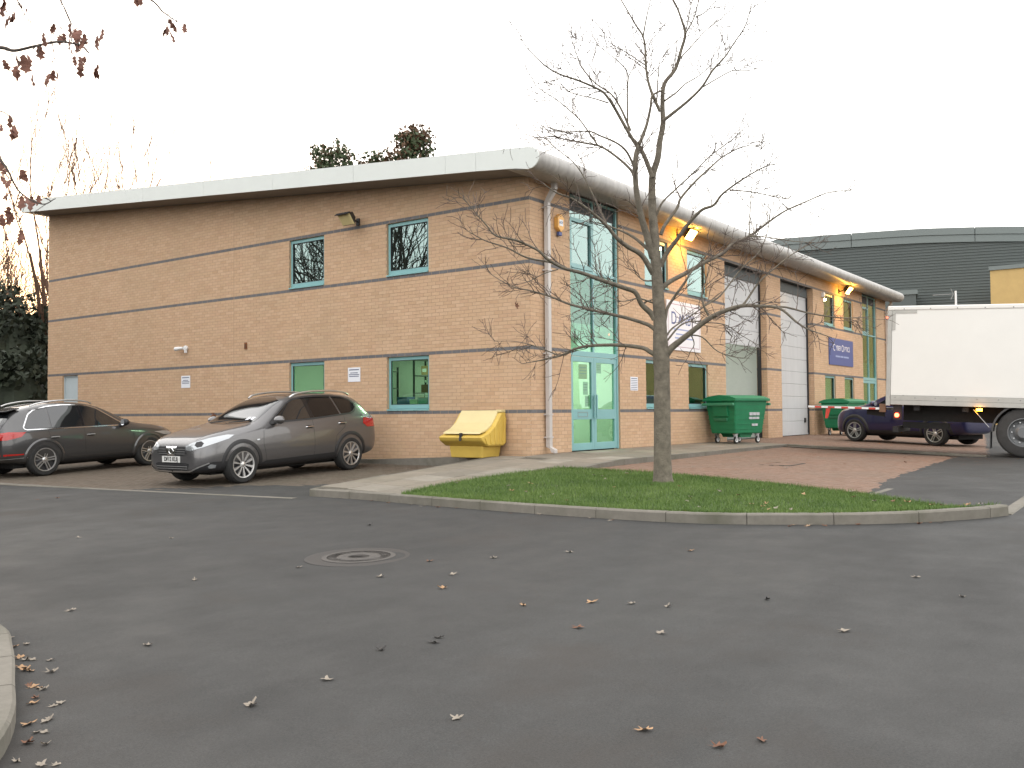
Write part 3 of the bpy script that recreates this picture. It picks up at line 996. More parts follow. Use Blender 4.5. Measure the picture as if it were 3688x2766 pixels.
def brick_mesh(name, W, items, mat, parent, jitter=True):
    n = len(items)
    if not n: return None
    V = []
    for (s_, e_, z0, z1, b) in items:
        d = random.uniform(-0.0015, 0.0015) if jitter else 0
        f = d
        V += [W(s_, -0.014, z0), W(e_, -0.014, z0), W(e_, -0.014, z1), W(s_, -0.014, z1), W(s_, f, z0), W(e_, f, z0), W(e_, f, z1), W(s_, f, z1)]
    flip = np.linalg.det(np.array([np.subtract(W(1, 0, 0), W(0, 0, 0)), np.subtract(W(0, 1, 0), W(0, 0, 0)), np.subtract(W(0, 0, 1), W(0, 0, 0))])) > 0
    f0 = [(4, 5, 6, 7), (0, 1, 5, 4), (1, 2, 6, 5), (2, 3, 7, 6), (3, 0, 4, 7)]
    if flip: f0 = [tuple(reversed(f)) for f in f0]
    base = np.array(f0).ravel()
    lv = (base[None, :] + (np.arange(n) * 8)[:, None]).ravel()
    me = bpy.data.meshes.new(name)
    me.vertices.add(8 * n); me.vertices.foreach_set('co', np.array(V).ravel())
    me.loops.add(20 * n); me.loops.foreach_set('vertex_index', lv)
    me.polygons.add(5 * n); me.polygons.foreach_set('loop_start', np.arange(0, 20 * n, 4)); me.polygons.foreach_set('loop_total', np.full(5 * n, 4))
    me.update(); me.validate(); me.shade_flat()
    return tag(link_mesh(name, me, mat, parent), kind='stuff')

def wall_plane(name, W, u0, u1, openings, zlo, ztop, mat, parent, n=-0.0025):
    us = sorted({u0, u1, *[o[0] for o in openings if u0 < o[0] < u1], *[o[1] for o in openings if u0 < o[1] < u1]})
    fine = []
    for a, b in zip(us[:-1], us[1:]):
        fine.append((a, b))
    zs = sorted({zlo, *[o[2] for o in openings if o[2] > zlo], *[o[3] for o in openings if o[3] < 8]})
    mb = MB()
    for (a, b) in fine:
        m = (a + b) / 2
        for i in range(len(zs)):
            z0 = zs[i]
            last = i == len(zs) - 1
            z1a, z1b = (ztop(a), ztop(b)) if last else (zs[i + 1], zs[i + 1])
            if last and z0 >= min(z1a, z1b): continue
            zm = (z0 + min(z1a, z1b)) / 2
            if any(o[0] < m < o[1] and o[2] < zm < o[3] for o in openings): continue
            mb.quad(W(a, n, z0), W(b, n, z0), W(b, n, z1b), W(a, n, z1a))
    return mb.build(name, mat, parent, fix=False)

lt = lambda u: sof(u) + 0.05
rt = lambda u: 5.60
gable = wall_plane('gable_wall', WL, 0.009, DEP, [o for o in L_OPEN if o[1] - o[0] > 0.1], -0.6, lt, 'mortar', bld)
front = wall_plane('front_wall', WR, 0.009, LEN, R_OPEN, -0.3, rt, 'mortar', bld)
cl = courses(0.0, DEP, L_OPEN, -5, lt)
cr = courses(0.0155, LEN, R_OPEN, -1, rt, shift=0.1 - 0.0155)
# the nearest whole bricks are single pieces; the rest of each wall is one part
cand = []
for W, items, par in ((WL, cl, gable), (WR, cr, front)):
    for it in items:
        if it[4] or it[1] - it[0] < 0.2149 or it[2] < 0.02: continue
        p = Vector(W((it[0] + it[1]) / 2, 0, it[2]))
        nrm = Vector(W(0, 1, 0)) - Vector(W(0, 0, 0))
        d = CAMPOS - p
        cand.append((d.normalized().dot(nrm) / d.length, it, W is WL))
cand.sort(key=lambda c: -c[0])
pick = cand[:300]
chosen = {(id(c[1])) for c in pick}
bm_ = {}
for left, W in ((True, WL), (False, WR)):
    h = 0.1075
    o = brick_mesh('brick', W, [(-h, h, -0.0325, 0.0325, False)], 'brick', gable, jitter=False)
    bm_[left] = o.data
    bpy.data.objects.remove(o)
for (_, it, left) in pick:
    o = bpy.data.objects.new('brick', bm_[left])
    COL.objects.link(o)
    o.parent = gable if left else front
    c = (it[0] + it[1]) / 2; z = (it[2] + it[3]) / 2
    d = random.uniform(-0.0015, 0.0015)
    o.location = (-d, c, z) if left else (c, -d, z)
for W, items, par in ((WL, cl, gable), (WR, cr, front)):
    brick_mesh('brickwork', W, [i for i in items if not i[4] and id(i) not in chosen], 'brick', par)
    brick_mesh('dark_brick_band', W, [i for i in items if i[4]], 'band_brick', par)
# reveals of the roller doors in coursed brick (the far jambs are seen)
for (a, b) in ROL:
    WJ = lambda u, n, z, b=b: (b - n, u, z)
    j = wall_plane('door_jamb', WJ, 0.012, 0.34, [], -0.2, lambda u: 5.1, 'mortar', bld)
    it = courses(0.016, 0.34, [], -1, lambda u: 5.08)
    brick_mesh('jamb_brick', WJ, [i for i in it if not i[4]], 'brick', j)
    brick_mesh('dark_brick_band', WJ, [i for i in it if i[4]], 'band_brick', j)
    MB().quad((a, 0.009, -0.2), (a, 0.34, -0.2), (a, 0.34, 5.1), (a, 0.009, 5.1)).build('near_jamb', 'brick', bld)
    box('door_head', 'black_plastic', a, b, 0.012, 0.34, 5.1, 5.16, bld)
# window reveals
rv = MB()
for (a, b, z0, z1) in L_OPEN[:5]:
    d = 0.16
    for (p, q) in (((a, z0), (a, z1)), ((b, z0), (b, z1)), ((a, z1), (b, z1)), ((a, z0), (b, z0))):
        rv.quad(WL(p[0], -0.009, p[1]), WL(q[0], -0.009, q[1]), WL(q[0], -d, q[1]), WL(p[0], -d, p[1]))
rv.build('window_reveals', 'brick', gable)
rv = MB()
for (a, b, z0, z1) in R_OPEN[:10]:
    d = 0.16
    for (p, q) in (((a, z0), (a, z1)), ((b, z0), (b, z1)), ((a, z1), (b, z1)), ((a, z0), (b, z0))):
        rv.quad(WR(p[0], -0.009, p[1]), WR(q[0], -0.009, q[1]), WR(q[0], -d, q[1]), WR(p[0], -d, p[1]))
rv.build('window_reveals', 'brick', front)

def wbox(mb, W, u0, u1, n0, n1, z0, z1):
    pts = [W(u0, n0, z0), W(u1, n0, z0), W(u1, n1, z0), W(u0, n1, z0), W(u0, n0, z1), W(u1, n0, z1), W(u1, n1, z1), W(u0, n1, z1)]
    mb.hexa(pts)
    return mb

def window(W, a, b, z0, z1, glass, sash=False):
    fw = 0.07; g0, g1 = -0.115, -0.05
    z0 += 0.045
    mb = MB()
    e = 0.003
    wbox(mb, W, a + e, a + fw, g0, g1, z0, z1 - e)
    wbox(mb, W, b - fw, b - e, g0, g1, z0, z1 - e)
    wbox(mb, W, a + fw, b - fw, g0, g1, z1 - fw - 0.01, z1 - e)
    wbox(mb, W, a + fw, b - fw, g0, g1, z0, z0 + fw + 0.02)
    f = mb.build('window', 'teal', bld, bevel=0.004, seg=1)
    mb = MB()
    wbox(mb, W, a + fw - 0.01, b - fw + 0.01, -0.088, -0.08, z0 + fw, z1 - fw)
    mb.build('pane', glass, f)
    mb = MB()
    mb.hexa([W(a + e, -0.115, z0 - 0.04), W(b - e, -0.115, z0 - 0.04), W(b - e, 0.03, z0 - 0.042), W(a + e, 0.03, z0 - 0.042),
             W(a + e, -0.115, z0 - 0.001), W(b - e, -0.115, z0 - 0.001), W(b - e, 0.03, z0 - 0.012), W(a + e, 0.03, z0 - 0.012)])
    mb.build('sill', 'teal', f)
    mb = MB()
    wbox(mb, W, a + fw + 0.001, a + fw + 0.012, -0.075, -0.05, z0 + fw + 0.02, z1 - fw - 0.01)
    wbox(mb, W, b - fw - 0.012, b - fw - 0.001, -0.075, -0.05, z0 + fw + 0.02, z1 - fw - 0.01)
    wbox(mb, W, a + fw + 0.012, b - fw - 0.012, -0.075, -0.05, z1 - fw - 0.022, z1 - fw - 0.011)
    wbox(mb, W, a + fw + 0.012, b - fw - 0.012, -0.075, -0.05, z0 + fw + 0.021, z0 + fw + 0.032)
    mb.build('gasket', 'black_plastic', f)
    return f
for (a, b) in Lw:
    window(WL, a, b, 0.9, 2.1, 'glass_low'); window(WL, a, b, 3.9, 5.1, 'glass_up')
for (a, b) in Rw:
    window(WR, a, b, 0.9, 2.1, 'glass_lobby'); window(WR, a, b, 3.9, 5.1, 'glass_up')

# steel door at the far end of the gable
mb = MB(); wbox(mb, WL, 16.95, 17.75, -0.12, -0.07, -0.3, 2.05)
sd = mb.build('steel_door', 'steel_door', bld, bevel=0.004, seg=1)
mb = MB()
wbox(mb, WL, 16.903, 16.95, -0.14, -0.05, -0.3, 2.097); wbox(mb, WL, 17.75, 17.797, -0.14, -0.05, -0.3, 2.097); wbox(mb, WL, 16.95, 17.75, -0.14, -0.05, 2.05, 2.097)
mb.build('door_frame', 'steel_door', sd)
# soft joint in the gable brickwork
mb = MB(); wbox(mb, WL, 9.343, 9.353, -0.02, -0.004, -0.4, sof(9.3))
mb.build('movement_joint', 'brown', gable)

# entrance glazing, two storeys high, with a pair of doors
def entrance(a, b, lit):
    W = WR
    g0, g1 = -0.115, -0.045
    mid = (a + b) / 2 - 0.02
    top = 5.52
    mb = MB(); e = 0.004; fw = 0.055
    wbox(mb, W, a + e, a + fw, g0, g1, 0.0, top); wbox(mb, W, b - fw - 0.01, b - e, g0, g1 + 0.01, 0.0, top)
    wbox(mb, W, mid - 0.025, mid + 0.025, g0, g1, 2.16, top)
    wbox(mb, W, a + fw, b - fw - 0.01, g0, g1 + 0.004, 2.05, 2.16)
    for (p, q) in ((a + fw, mid - 0.025), (mid + 0.025, b - fw - 0.01)):
        wbox(mb, W, p, q, g0, g1 - 0.003, 3.88, 3.94)
        wbox(mb, W, p, q, g0, g1 - 0.003, top - 0.05, top)
    f = mb.build('entrance_screen', 'teal', bld, bevel=0.003, seg=1)
    # opening light in the upper left
    mb = MB(); p, q = a + fw + 0.003, mid - 0.028
    wbox(mb, W, p, p + 0.07, g1 - 0.05, g1 + 0.012, 3.945, 5.03); wbox(mb, W, q - 0.07, q, g1 - 0.05, g1 + 0.012, 3.945, 5.03)
    wbox(mb, W, p + 0.07, q - 0.07, g1 - 0.05, g1 + 0.012, 4.95, 5.03); wbox(mb, W, p + 0.07, q - 0.07, g1 - 0.05, g1 + 0.012, 3.945, 4.04)
    mb.build('opening_light', 'teal', f, bevel=0.003, seg=1)
    for (p, q) in ((a + fw, mid - 0.02), (mid + 0.02, b - fw)):
        for (z0, z1, gl) in ((2.15, 3.885, 'glass_lobby'), (3.935, 5.17, 'glass_up')):
            mb = MB(); wbox(mb, W, p - 0.005, q + 0.005, -0.088, -0.08, z0, z1); mb.build('pane', gl, f)
        mb = MB(); wbox(mb, W, p - 0.005, q + 0.005, -0.10, -0.09, 5.17, top - 0.03); mb.build('spandrel_panel', 'blind', f)
    for k, (p, q) in enumerate(((a + fw + 0.006, mid - 0.004), (mid + 0.004, b - fw - 0.016))):
        st = 0.095
        mb = MB()
        wbox(mb, W, p, p + st, g0, g1 - 0.005, 0.015, 2.04); wbox(mb, W, q - st, q, g0, g1 - 0.005, 0.015, 2.04)
        wbox(mb, W, p + st, q - st, g0, g1 - 0.005, 1.93, 2.04)
        wbox(mb, W, p + st, q - st, g0, g1 - 0.005, 0.68, 0.90)
        wbox(mb, W, p + st, q - st, g0, g1 - 0.005, 0.015, 0.17)
        d = mb.build('door', 'teal', bld, bevel=0.003, seg=1)
        for (z0, z1) in ((0.17, 0.68), (0.90, 1.93)):
            mb = MB(); wbox(mb, W, p + st - 0.005, q - st + 0.005, -0.088, -0.08, z0 - 0.005, z1 + 0.005); mb.build('pane', 'glass_low', d)
        hx = q - 0.045 if k == 0 else p + 0.045
        mb = MB(); wbox(mb, W, hx - 0.02, hx + 0.02, g1 + 0.02, g1 + 0.05, 0.70, 1.22)
        wbox(mb, W, hx - 0.012, hx + 0.012, g1 - 0.006, g1 + 0.021, 0.76, 0.80); wbox(mb, W, hx - 0.012, hx + 0.012, g1 - 0.006, g1 + 0.021, 1.12, 1.16)
        mb.build('handle', 'teal', d, bevel=0.004, seg=1)
        if k == 0:
            mb = MB(); wbox(mb, W, p + 0.28, p + 0.66, g1 - 0.004, g1 + 0.0, 0.735, 0.745); wbox(mb, W, p + 0.28, p + 0.66, g1 - 0.004, g1, 0.83, 0.84)
            wbox(mb, W, p + 0.27, p + 0.28, g1 - 0.004, g1, 0.735, 0.84); wbox(mb, W, p + 0.66, p + 0.67, g1 - 0.004, g1, 0.735, 0.84)
            mb.build('letter_plate', 'grey_metal', d)
    return f
entrance(*GLZ[0], True)
entrance(*GLZ[1], False)

# roller doors: single horizontal laths
def roller(a, b, zlo, y=0.24, stained=False):
    head = MB(); wbox(head, WR, a + 0.02, b - 0.02, -0.30, -0.20, 4.78, 5.09)
    r = head.build('roller_door', 'inner_dark', bld)
    z = zlo; h = 0.42
    while z < 4.78:
        z1 = min(z + h, 4.80)
        mb = MB(); wbox(mb, WR, a + 0.05, b - 0.05, -y - 0.03, -y, z + 0.003, z1 - 0.003)
        mb.build('door_section', 'door_white', r, bevel=0.004, seg=1)
        z += h
    for (p, q) in ((a + 0.004, a + 0.05), (b - 0.05, b - 0.004)):
        mb = MB(); wbox(mb, WR, p, q, -0.31, -0.19, 0, 4.78); mb.build('guide_rail', 'dark', r)
    mb = MB(); wbox(mb, WR, a + 0.05, b - 0.05, -y - 0.035, -y + 0.012, zlo - 0.05, zlo); mb.build('bottom_rail', 'door_white', r)
    return r
roller(*ROL[0], 2.86)
r2 = roller(*ROL[1], 0.06)
mb = MB(); wbox(mb, WR, ROL[1][1] - 0.42, ROL[1][1] - 0.28, -0.239, -0.21, 0.42, 0.58); mb.build('door_pull', 'black_plastic', r2)

# roof: fascia plates on the gable, rounded eave along the front
OX, OY = -0.72, -0.75
NOSE = []
for k in range(13):
    an = PI / 2 + PI * k / 12
    NOSE.append((-0.54 + 0.21 * math.cos(an), 5.685 + 0.205 * math.sin(an)))
fz = lambda y: 5.568 + 0.0891 * y
seams = [0.76, 1.55, 4.2, 6.9, 9.6, 12.3, 15.0, 17.6, 18.95]
roof = MB().hexa([(OX + 0.02, -0.5, 5.86), (LEN + 0.1, -0.5, 5.86), (LEN + 0.1, 18.9, fz(18.9) + 0.36), (OX + 0.02, 18.9, fz(18.9) + 0.36),
                  (OX + 0.02, -0.5, 5.90), (LEN + 0.1, -0.5, 5.90), (LEN + 0.1, 18.9, fz(18.9) + 0.40), (OX + 0.02, 18.9, fz(18.9) + 0.40)]).build('roof', 'roof_sheet', bld)
def plate(outline, x0, x1, name, mat, parent):
    return MB().prism(outline, lambda p: (x0, p[0], p[1]), lambda p: (x1, p[0], p[1])).build(name, mat, parent)
plate([(0.757, fz(0.757)), (0.757, fz(0.757) + 0.385), (-0.30, fz(-0.3) + 0.385), (-0.5, 5.905)] + [(y - 0.002, z) for y, z in NOSE[1:12]] + [(-0.5, 5.475), (-0.2, fz(-0.2) - 0.015)], OX - 0.03, OX, 'fascia_panel', 'fascia_white', roof)
for a, b in zip(seams[:-1], seams[1:]):
    plate([(a + 0.003, fz(a)), (b - 0.003, fz(b)), (b - 0.003, fz(b) + 0.385), (a + 0.003, fz(a) + 0.385)], OX - 0.03, OX, 'fascia_panel', 'fascia_white', roof)
ex = OX + 0.004
while ex < LEN + 0.08:
    e2 = min(ex + 3.0, LEN + 0.12)
    mb = MB()
    prof = [(-0.30, 5.915), (-0.45, 5.905)] + NOSE + [(-0.3, 5.497), (0.02, 5.555)]
    for x in (ex + 0.002, e2 - 0.002):
        for (y, z) in prof: mb.v.append((x, y, z))
    m = len(prof)
    for k in range(m - 1): mb.f.append((k, k + 1, m + k + 1, m + k))
    mb.f.append(tuple(range(m))); mb.f.append(tuple(range(2 * m - 1, m - 1, -1)))
    mb.build('eave_panel', 'nose_grey', roof, smooth=True, angle=50)
    ex = e2
MB().quad((OX, -0.3, fz(-0.3) + 0.002), (0.0, -0.3, fz(-0.3) + 0.002), (0.0, 18.9, fz(18.9) + 0.002), (OX, 18.9, fz(18.9) + 0.002)).build('gable_soffit', 'soffit', roof)
MB().quad((0, 0, 5.562), (LEN, 0, 5.562), (LEN, 0.35, 5.58), (0, 0.35, 5.58)).build('front_soffit', 'soffit', roof)
plate([(18.62, fz(18.62)), (18.95, fz(18.95)), (18.95, fz(18.95) + 0.39), (18.62, fz(18.62) + 0.39)], OX, LEN + 0.1, 'rear_fascia', 'fascia_white', roof)
# rear and right-hand walls close the shell
box('rear_wall', 'mortar', 0.3, LEN, DEP - 0.3, DEP, -0.6, fz(DEP) + 0.1, bld)
box('end_wall', 'mortar', LEN - 0.3, LEN - 0.02, 0.02, DEP - 0.3, -0.3, 5.9, bld)

# downpipes
def downpipe(x, flip=1):
    mb = MB()
    mb.box(x - 0.05, x + 0.05, -0.135, -0.035, 0.2, 5.12)
    p = mb.build('downpipe', 'pipe_grey', bld, bevel=0.008)
    mb = MB()
    mb.hexa([(x - 0.05, -0.135, 5.121), (x + 0.05, -0.135, 5.121), (x + 0.05, -0.035, 5.121), (x - 0.05, -0.035, 5.121),
             (x + 0.01 * flip - 0.05, -0.30, 5.33), (x + 0.01 * flip + 0.05, -0.30, 5.33), (x + 0.01 * flip + 0.05, -0.20, 5.40), (x + 0.01 * flip - 0.05, -0.20, 5.40)])
    mb.box(x - 0.045, x + 0.055, -0.31, -0.21, 5.36, 5.52)
    mb.build('swan_neck', 'pipe_grey', p, bevel=0.006)
    mb = MB()
    mb.hexa([(x - 0.05, -0.135, 0.10), (x + 0.05, -0.135, 0.10), (x + 0.05, -0.035, 0.14), (x - 0.05, -0.035, 0.14), (x - 0.05, -0.135, 0.199), (x + 0.05, -0.135, 0.199), (x + 0.05, -0.035, 0.199), (x - 0.05, -0.035, 0.199)])
    mb.hexa([(x - 0.05, -0.25, 0.015), (x + 0.05, -0.25, 0.015), (x + 0.05, -0.16, 0.03), (x - 0.05, -0.16, 0.03), (x - 0.05, -0.25, 0.085), (x + 0.05, -0.25, 0.085), (x + 0.05, -0.10, 0.16), (x - 0.05, -0.10, 0.16)])
    mb.build('shoe', 'pipe_grey', p, bevel=0.006)
    for z in (0.32, 0.78, 2.02, 3.72, 5.0):
        mb = MB(); mb.box(x - 0.075, x + 0.075, -0.142, -0.004, z, z + 0.03); mb.build('pipe_clip', 'pipe_grey', p)
downpipe(0.52)
downpipe(LEN - 0.12, -1)

# rooms behind the glass
def room(x0, x1, y0, y1, z0, z1, wall='inner_wall', ceil='inner_wall', floor='inner_floor', open_=''):
    mb = MB()
    if 'L' not in open_: mb.quad((x0, y0, z0), (x0, y1, z0), (x0, y1, z1), (x0, y0, z1))
    mb.quad((x1, y0, z0), (x1, y1, z0), (x1, y1, z1), (x1, y0, z1))
    if 'F' not in open_: mb.quad((x0, y0, z0), (x1, y0, z0), (x1, y0, z1), (x0, y0, z1))
    mb.quad((x0, y1, z0), (x1, y1, z0), (x1, y1, z1), (x0, y1, z1))
    mb.build('interior_wall', wall, bld, fix=False)
    MB().quad((x0, y0, z0), (x1, y0, z0), (x1, y1, z0), (x0, y1, z0)).build('interior_floor', floor, bld, fix=False)
    MB().quad((x0, y0, z1), (x1, y0, z1), (x1, y1, z1), (x0, y1, z1)).build('interior_ceiling', ceil, bld, fix=False)
def room_openings(x0, x1, y0, y1, z0, z1, lops, fops, **kw):
    """room whose gable-side (L) and front (F) walls carry window holes"""
    wall_plane('interior_wall', lambda u, n, z: (x0, u, z), y0, y1, [o for o in lops if y0 < o[0] < y1], z0, lambda u: z1, kw.get('wall', 'inner_wall'), bld, n=0)
    wall_plane('interior_wall', lambda u, n, z: (u, y0, z), x0, x1, [o for o in fops if x0 < o[0] < x1], z0, lambda u: z1, kw.get('wall', 'inner_wall'), bld, n=0)
    room(x0, x1, y0, y1, z0, z1, open_='LF', **kw)
lo = [(a, b, 0.9, 2.1) for a, b in Lw]; up = [(a, b, 3.9, 5.1) for a, b in Lw]
flo = [(a, b, 0.9, 2.1) for a, b in Rw]; fup = [(a, b, 3.9, 5.1) for a, b in Rw]
room_openings(0.17, 4.2, 0.17, 8.6, 0.008, 2.78, lo, flo + [(GLZ[0][0], GLZ[0][1], 0.008, 2.78)])
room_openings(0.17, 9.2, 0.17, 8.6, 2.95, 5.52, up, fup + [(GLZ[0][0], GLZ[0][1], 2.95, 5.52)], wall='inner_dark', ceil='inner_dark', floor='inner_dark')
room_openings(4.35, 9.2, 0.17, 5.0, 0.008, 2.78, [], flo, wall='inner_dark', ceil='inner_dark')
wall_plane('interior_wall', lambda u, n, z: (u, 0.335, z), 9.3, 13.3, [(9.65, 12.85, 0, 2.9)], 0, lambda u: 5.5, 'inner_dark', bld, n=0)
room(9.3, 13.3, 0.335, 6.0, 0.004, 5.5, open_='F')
room_openings(17.6, 26.4, 0.17, 5.0, 0.008, 2.78, [], flo + [(GLZ[1][0], GLZ[1][1], 0.008, 2.78)])
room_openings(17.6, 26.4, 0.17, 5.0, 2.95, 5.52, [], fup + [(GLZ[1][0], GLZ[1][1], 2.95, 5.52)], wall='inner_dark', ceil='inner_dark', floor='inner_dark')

def ceiling_light(x, y, z, label, power, along='x', lx=1.4):
    t = tag(empty('ceiling_light', (x, y, z)), label, 'light', 'fluorescent ceiling lights indoors')
    a, b = (lx / 2, 0.09) if along == 'x' else (0.09, lx / 2)
    box('housing', 'white', -a, a, -b, b, -0.03, 0, t)
    box('diffuser', 'lit_tube', -a + 0.01, a - 0.01, -b + 0.01, b - 0.01, -0.07, -0.031, t)
    ld = bpy.data.lights.new('lamp', 'AREA')
    ld.shape = 'RECTANGLE'; ld.size = 2 * a; ld.size_y = 2 * b
    ld.energy = power; ld.color = (0.95, 1.0, 0.90)
    lo_ = bpy.data.objects.new('lamp', ld); COL.objects.link(lo_)
    lo_.parent = t; lo_.location = (0, 0, -0.085)
ceiling_light(2.5, 1.6, 2.72, 'bright tube light on the ceiling just inside the glazed entrance', 110)
ceiling_light(2.2, 4.0, 2.72, 'tube light above the shop shelves behind the ground floor window', 110)
ceiling_light(2.2, 6.8, 2.72, 'tube light in the room behind the window above the parked car', 35)
ceiling_light(11.4, 3.4, 5.2, 'dim tube light deep inside the half open roller door', 110)
ceiling_light(24.0, 2.6, 2.72, 'tube light in the far entrance beside the lorry', 70)

# ---- stock seen through the glass
def shelf_unit(x, y, w, d, levels, label, rz=0.0, z0=0.01):
    t = tag(empty('shelving_unit', (x, y, z0), rz), label, 'shelf')
    for z in levels:
        box('shelf_board', 'grey_metal', -w / 2 + 0.025, w / 2 - 0.025, -d / 2, d / 2, z - 0.015, z + 0.015, t)
    for sx in (-1, 1):
        for sy in (-1, 1):
            box('post', 'dark', sx * (w / 2) - 0.02, sx * (w / 2) + 0.02, sy * (d / 2 - 0.02) - 0.02, sy * (d / 2 - 0.02) + 0.02, 0, max(levels) + 0.12, t)
    return t
def carton(x, y, z, sx, sy, sz, mat, label, rz=0.0, grp=None):
    t = tag(empty('carton', (x, y, z), rz), label, 'box', grp)
    box('carton_body', mat, -sx / 2, sx / 2, -sy / 2, sy / 2, 0, sz, t, bevel=0.004)
    box('label_patch', 'paper', -sx / 2 - 0.002, -sx / 2 - 0.0005, -sy * 0.3, sy * 0.3, sz * 0.35, sz * 0.7, t)
    return t
shelf_unit(2.9, 4.9, 0.45, 1.3, [0.4, 0.9, 1.35, 1.8, 2.2], 'dark metal shelving behind the ground floor window beside the grit bin')
shelf_unit(2.9, 7.4, 0.45, 1.8, [0.5, 1.0, 1.5, 1.95], 'shelving behind the window above the parked crossover')
i_ = 0
for (y, z, mats) in ((4.55, 0.915, ['red', 'white', 'orange']), (4.6, 1.365, ['card', 'yellow']), (4.6, 1.815, ['white', 'dark', 'card'])):
    for k, m_ in enumerate(mats):
        carton(2.85, y + 0.30 * k, z, 0.28, 0.22, random.uniform(0.18, 0.3), m_, 'small stock carton on the shelves behind the window beside the grit bin', grp='cartons on the shop shelves')
for (y, z, mats) in ((6.8, 1.015, ['blue', 'orange', 'card', 'blue']), (6.8, 1.515, ['brown', 'brown', 'white', 'card'])):
    for k, m_ in enumerate(mats):
        carton(2.85, y + 0.38 * k, z, 0.28, 0.3, random.uniform(0.2, 0.32), m_, 'stock carton on the shelves behind the window above the parked car', grp='cartons on the back shelves')
def sill_box(y, w, h, mat, label):
    t = tag(empty('crate', (0.34, y, 0.93)), label, 'crate')
    mb = MB(); mb.box(-0.12, 0.12, -w / 2, w / 2, 0, h); mb.build('crate_body', mat, t, bevel=0.006)
    box('crate_rim', mat, -0.13, 0.13, -w / 2 - 0.01, w / 2 + 0.01, h - 0.001, h + 0.02, t)
sill_box(2.98, 0.42, 0.24, 'teal', 'teal crate on the sill of the ground floor window beside the grit bin')
sill_box(3.66, 0.30, 0.26, 'blue', 'dark blue crate at the left of the window beside the grit bin')
sill_box(3.33, 0.22, 0.2, 'inner_wall', 'pale crate between the two blue crates on the window sill')
sill_box(6.35, 0.5, 0.3, 'blue', 'blue crate behind the window above the parked car')
sill_box(6.9, 0.4, 0.36, 'teal', 'teal crate at the left of the window above the parked car')
# display stand with bright packets
ds = tag(empty('display_stand', (1.0, 3.42, 0.01)), 'display stand of red and white packets lit behind the ground floor window', 'display stand')
box('stand', 'white', -0.18, 0.18, -0.3, 0.3, 0, 1.0, ds)
for k, (dy, z0, w, h, m_) in enumerate(((-0.19, 1.0, 0.18, 0.28, 'red'), (0.02, 1.0, 0.2, 0.3, 'white'), (0.22, 1.0, 0.16, 0.2, 'orange'), (-0.1, 1.31, 0.24, 0.22, 'red'), (0.14, 1.31, 0.2, 0.18, 'brown'), (0.03, 1.54, 0.2, 0.05, 'white'))):
    box('packet', m_, -0.15, 0.1, dy - w / 2, dy + w / 2, z0 + 0.001, z0 + h, ds, bevel=0.004)
# entrance lobby: rack, posters
shelf_unit(1.55, 1.0, 0.9, 0.4, [0.35, 0.8, 1.15, 1.5], 'narrow rack of leaflets and goods inside the left entrance door')
for k, (x, z, m_) in enumerate(((1.3, 1.18, 'red'), (1.62, 1.18, 'orange'), (1.35, 1.53, 'white'), (1.7, 0.83, 'card'), (1.38, 0.83, 'yellow'))):
    carton(x, 1.0, z, 0.26, 0.24, 0.2, m_, 'packet on the rack inside the left entrance door', grp='packets on the entrance rack')
def poster(name, x0, x1, z0, z1, mat, label, y=0.093):
    o = tag(box(name, mat, x0, x1, y, y + 0.003, z0, z1), label, 'poster')
    for k in range(3):
        zz = z1 - (z1 - z0) * (0.25 + 0.2 * k)
        box('print_line', 'ink', x0 + 0.03, x1 - 0.03, y - 0.001, y - 0.0002, zz, zz + 0.014, o)
poster('poster', 2.12, 2.32, 1.22, 1.5, 'paper', 'white sheet stuck inside the left entrance door pane')
poster('poster', 2.2, 2.38, 0.96, 1.2, 'white', 'lower white card stuck inside the left entrance door beside the handle')
poster('poster', 1.95, 2.3, 1.56, 1.88, 'yellow', 'yellow notice high on the left entrance door pane')
poster('poster', 2.68, 2.9, 1.7, 1.92, 'paper', 'white notice at the top of the right entrance door pane')
mat_ = tag(empty('coat_rack', (2.8, 1.4, 0.01)), 'dark coats hanging inside behind the right entrance door', 'coat rack')
box('post', 'brown', -0.03, 0.03, -0.03, 0.03, 0, 1.8, mat_)
MB().lathe([(0.02, 0.55), (0.2, 0.6), (0.22, 1.0), (0.17, 1.5), (0.06, 1.72), (0.0, 1.74)], 12, 'z').build('coats', 'inner_dark', mat_, smooth=True)
bag = tag(empty('floor_bag', (1.75, 0.55, 0.01)), 'black sack slumped inside the foot of the left entrance door', 'sack')
MB().lathe([(0.0, 0.0), (0.2, 0.01), (0.24, 0.15), (0.2, 0.4), (0.1, 0.55), (0.03, 0.6), (0, 0.6)], 14, 'z').build('sack_body', 'black_gloss', bag, smooth=True)
MB().lathe([(0.03, 0.6), (0.07, 0.66), (0.0, 0.63)], 8, 'z', caps=False).build('sack_neck', 'black_gloss', bag)
# red stand-by light above the door
al = tag(empty('indicator_light', (3.42, 0.2, 2.62)), 'tiny red indicator glowing inside the glass above the entrance', 'light')
box('case', 'white', -0.05, 0.05, -0.02, 0.03, -0.06, 0.06, al)
MB().lathe([(0.0, -0.012), (0.014, -0.005), (0.014, 0.0)], 10, 'y', (0, -0.022, 0.0)).build('led', 'lit_red', al)
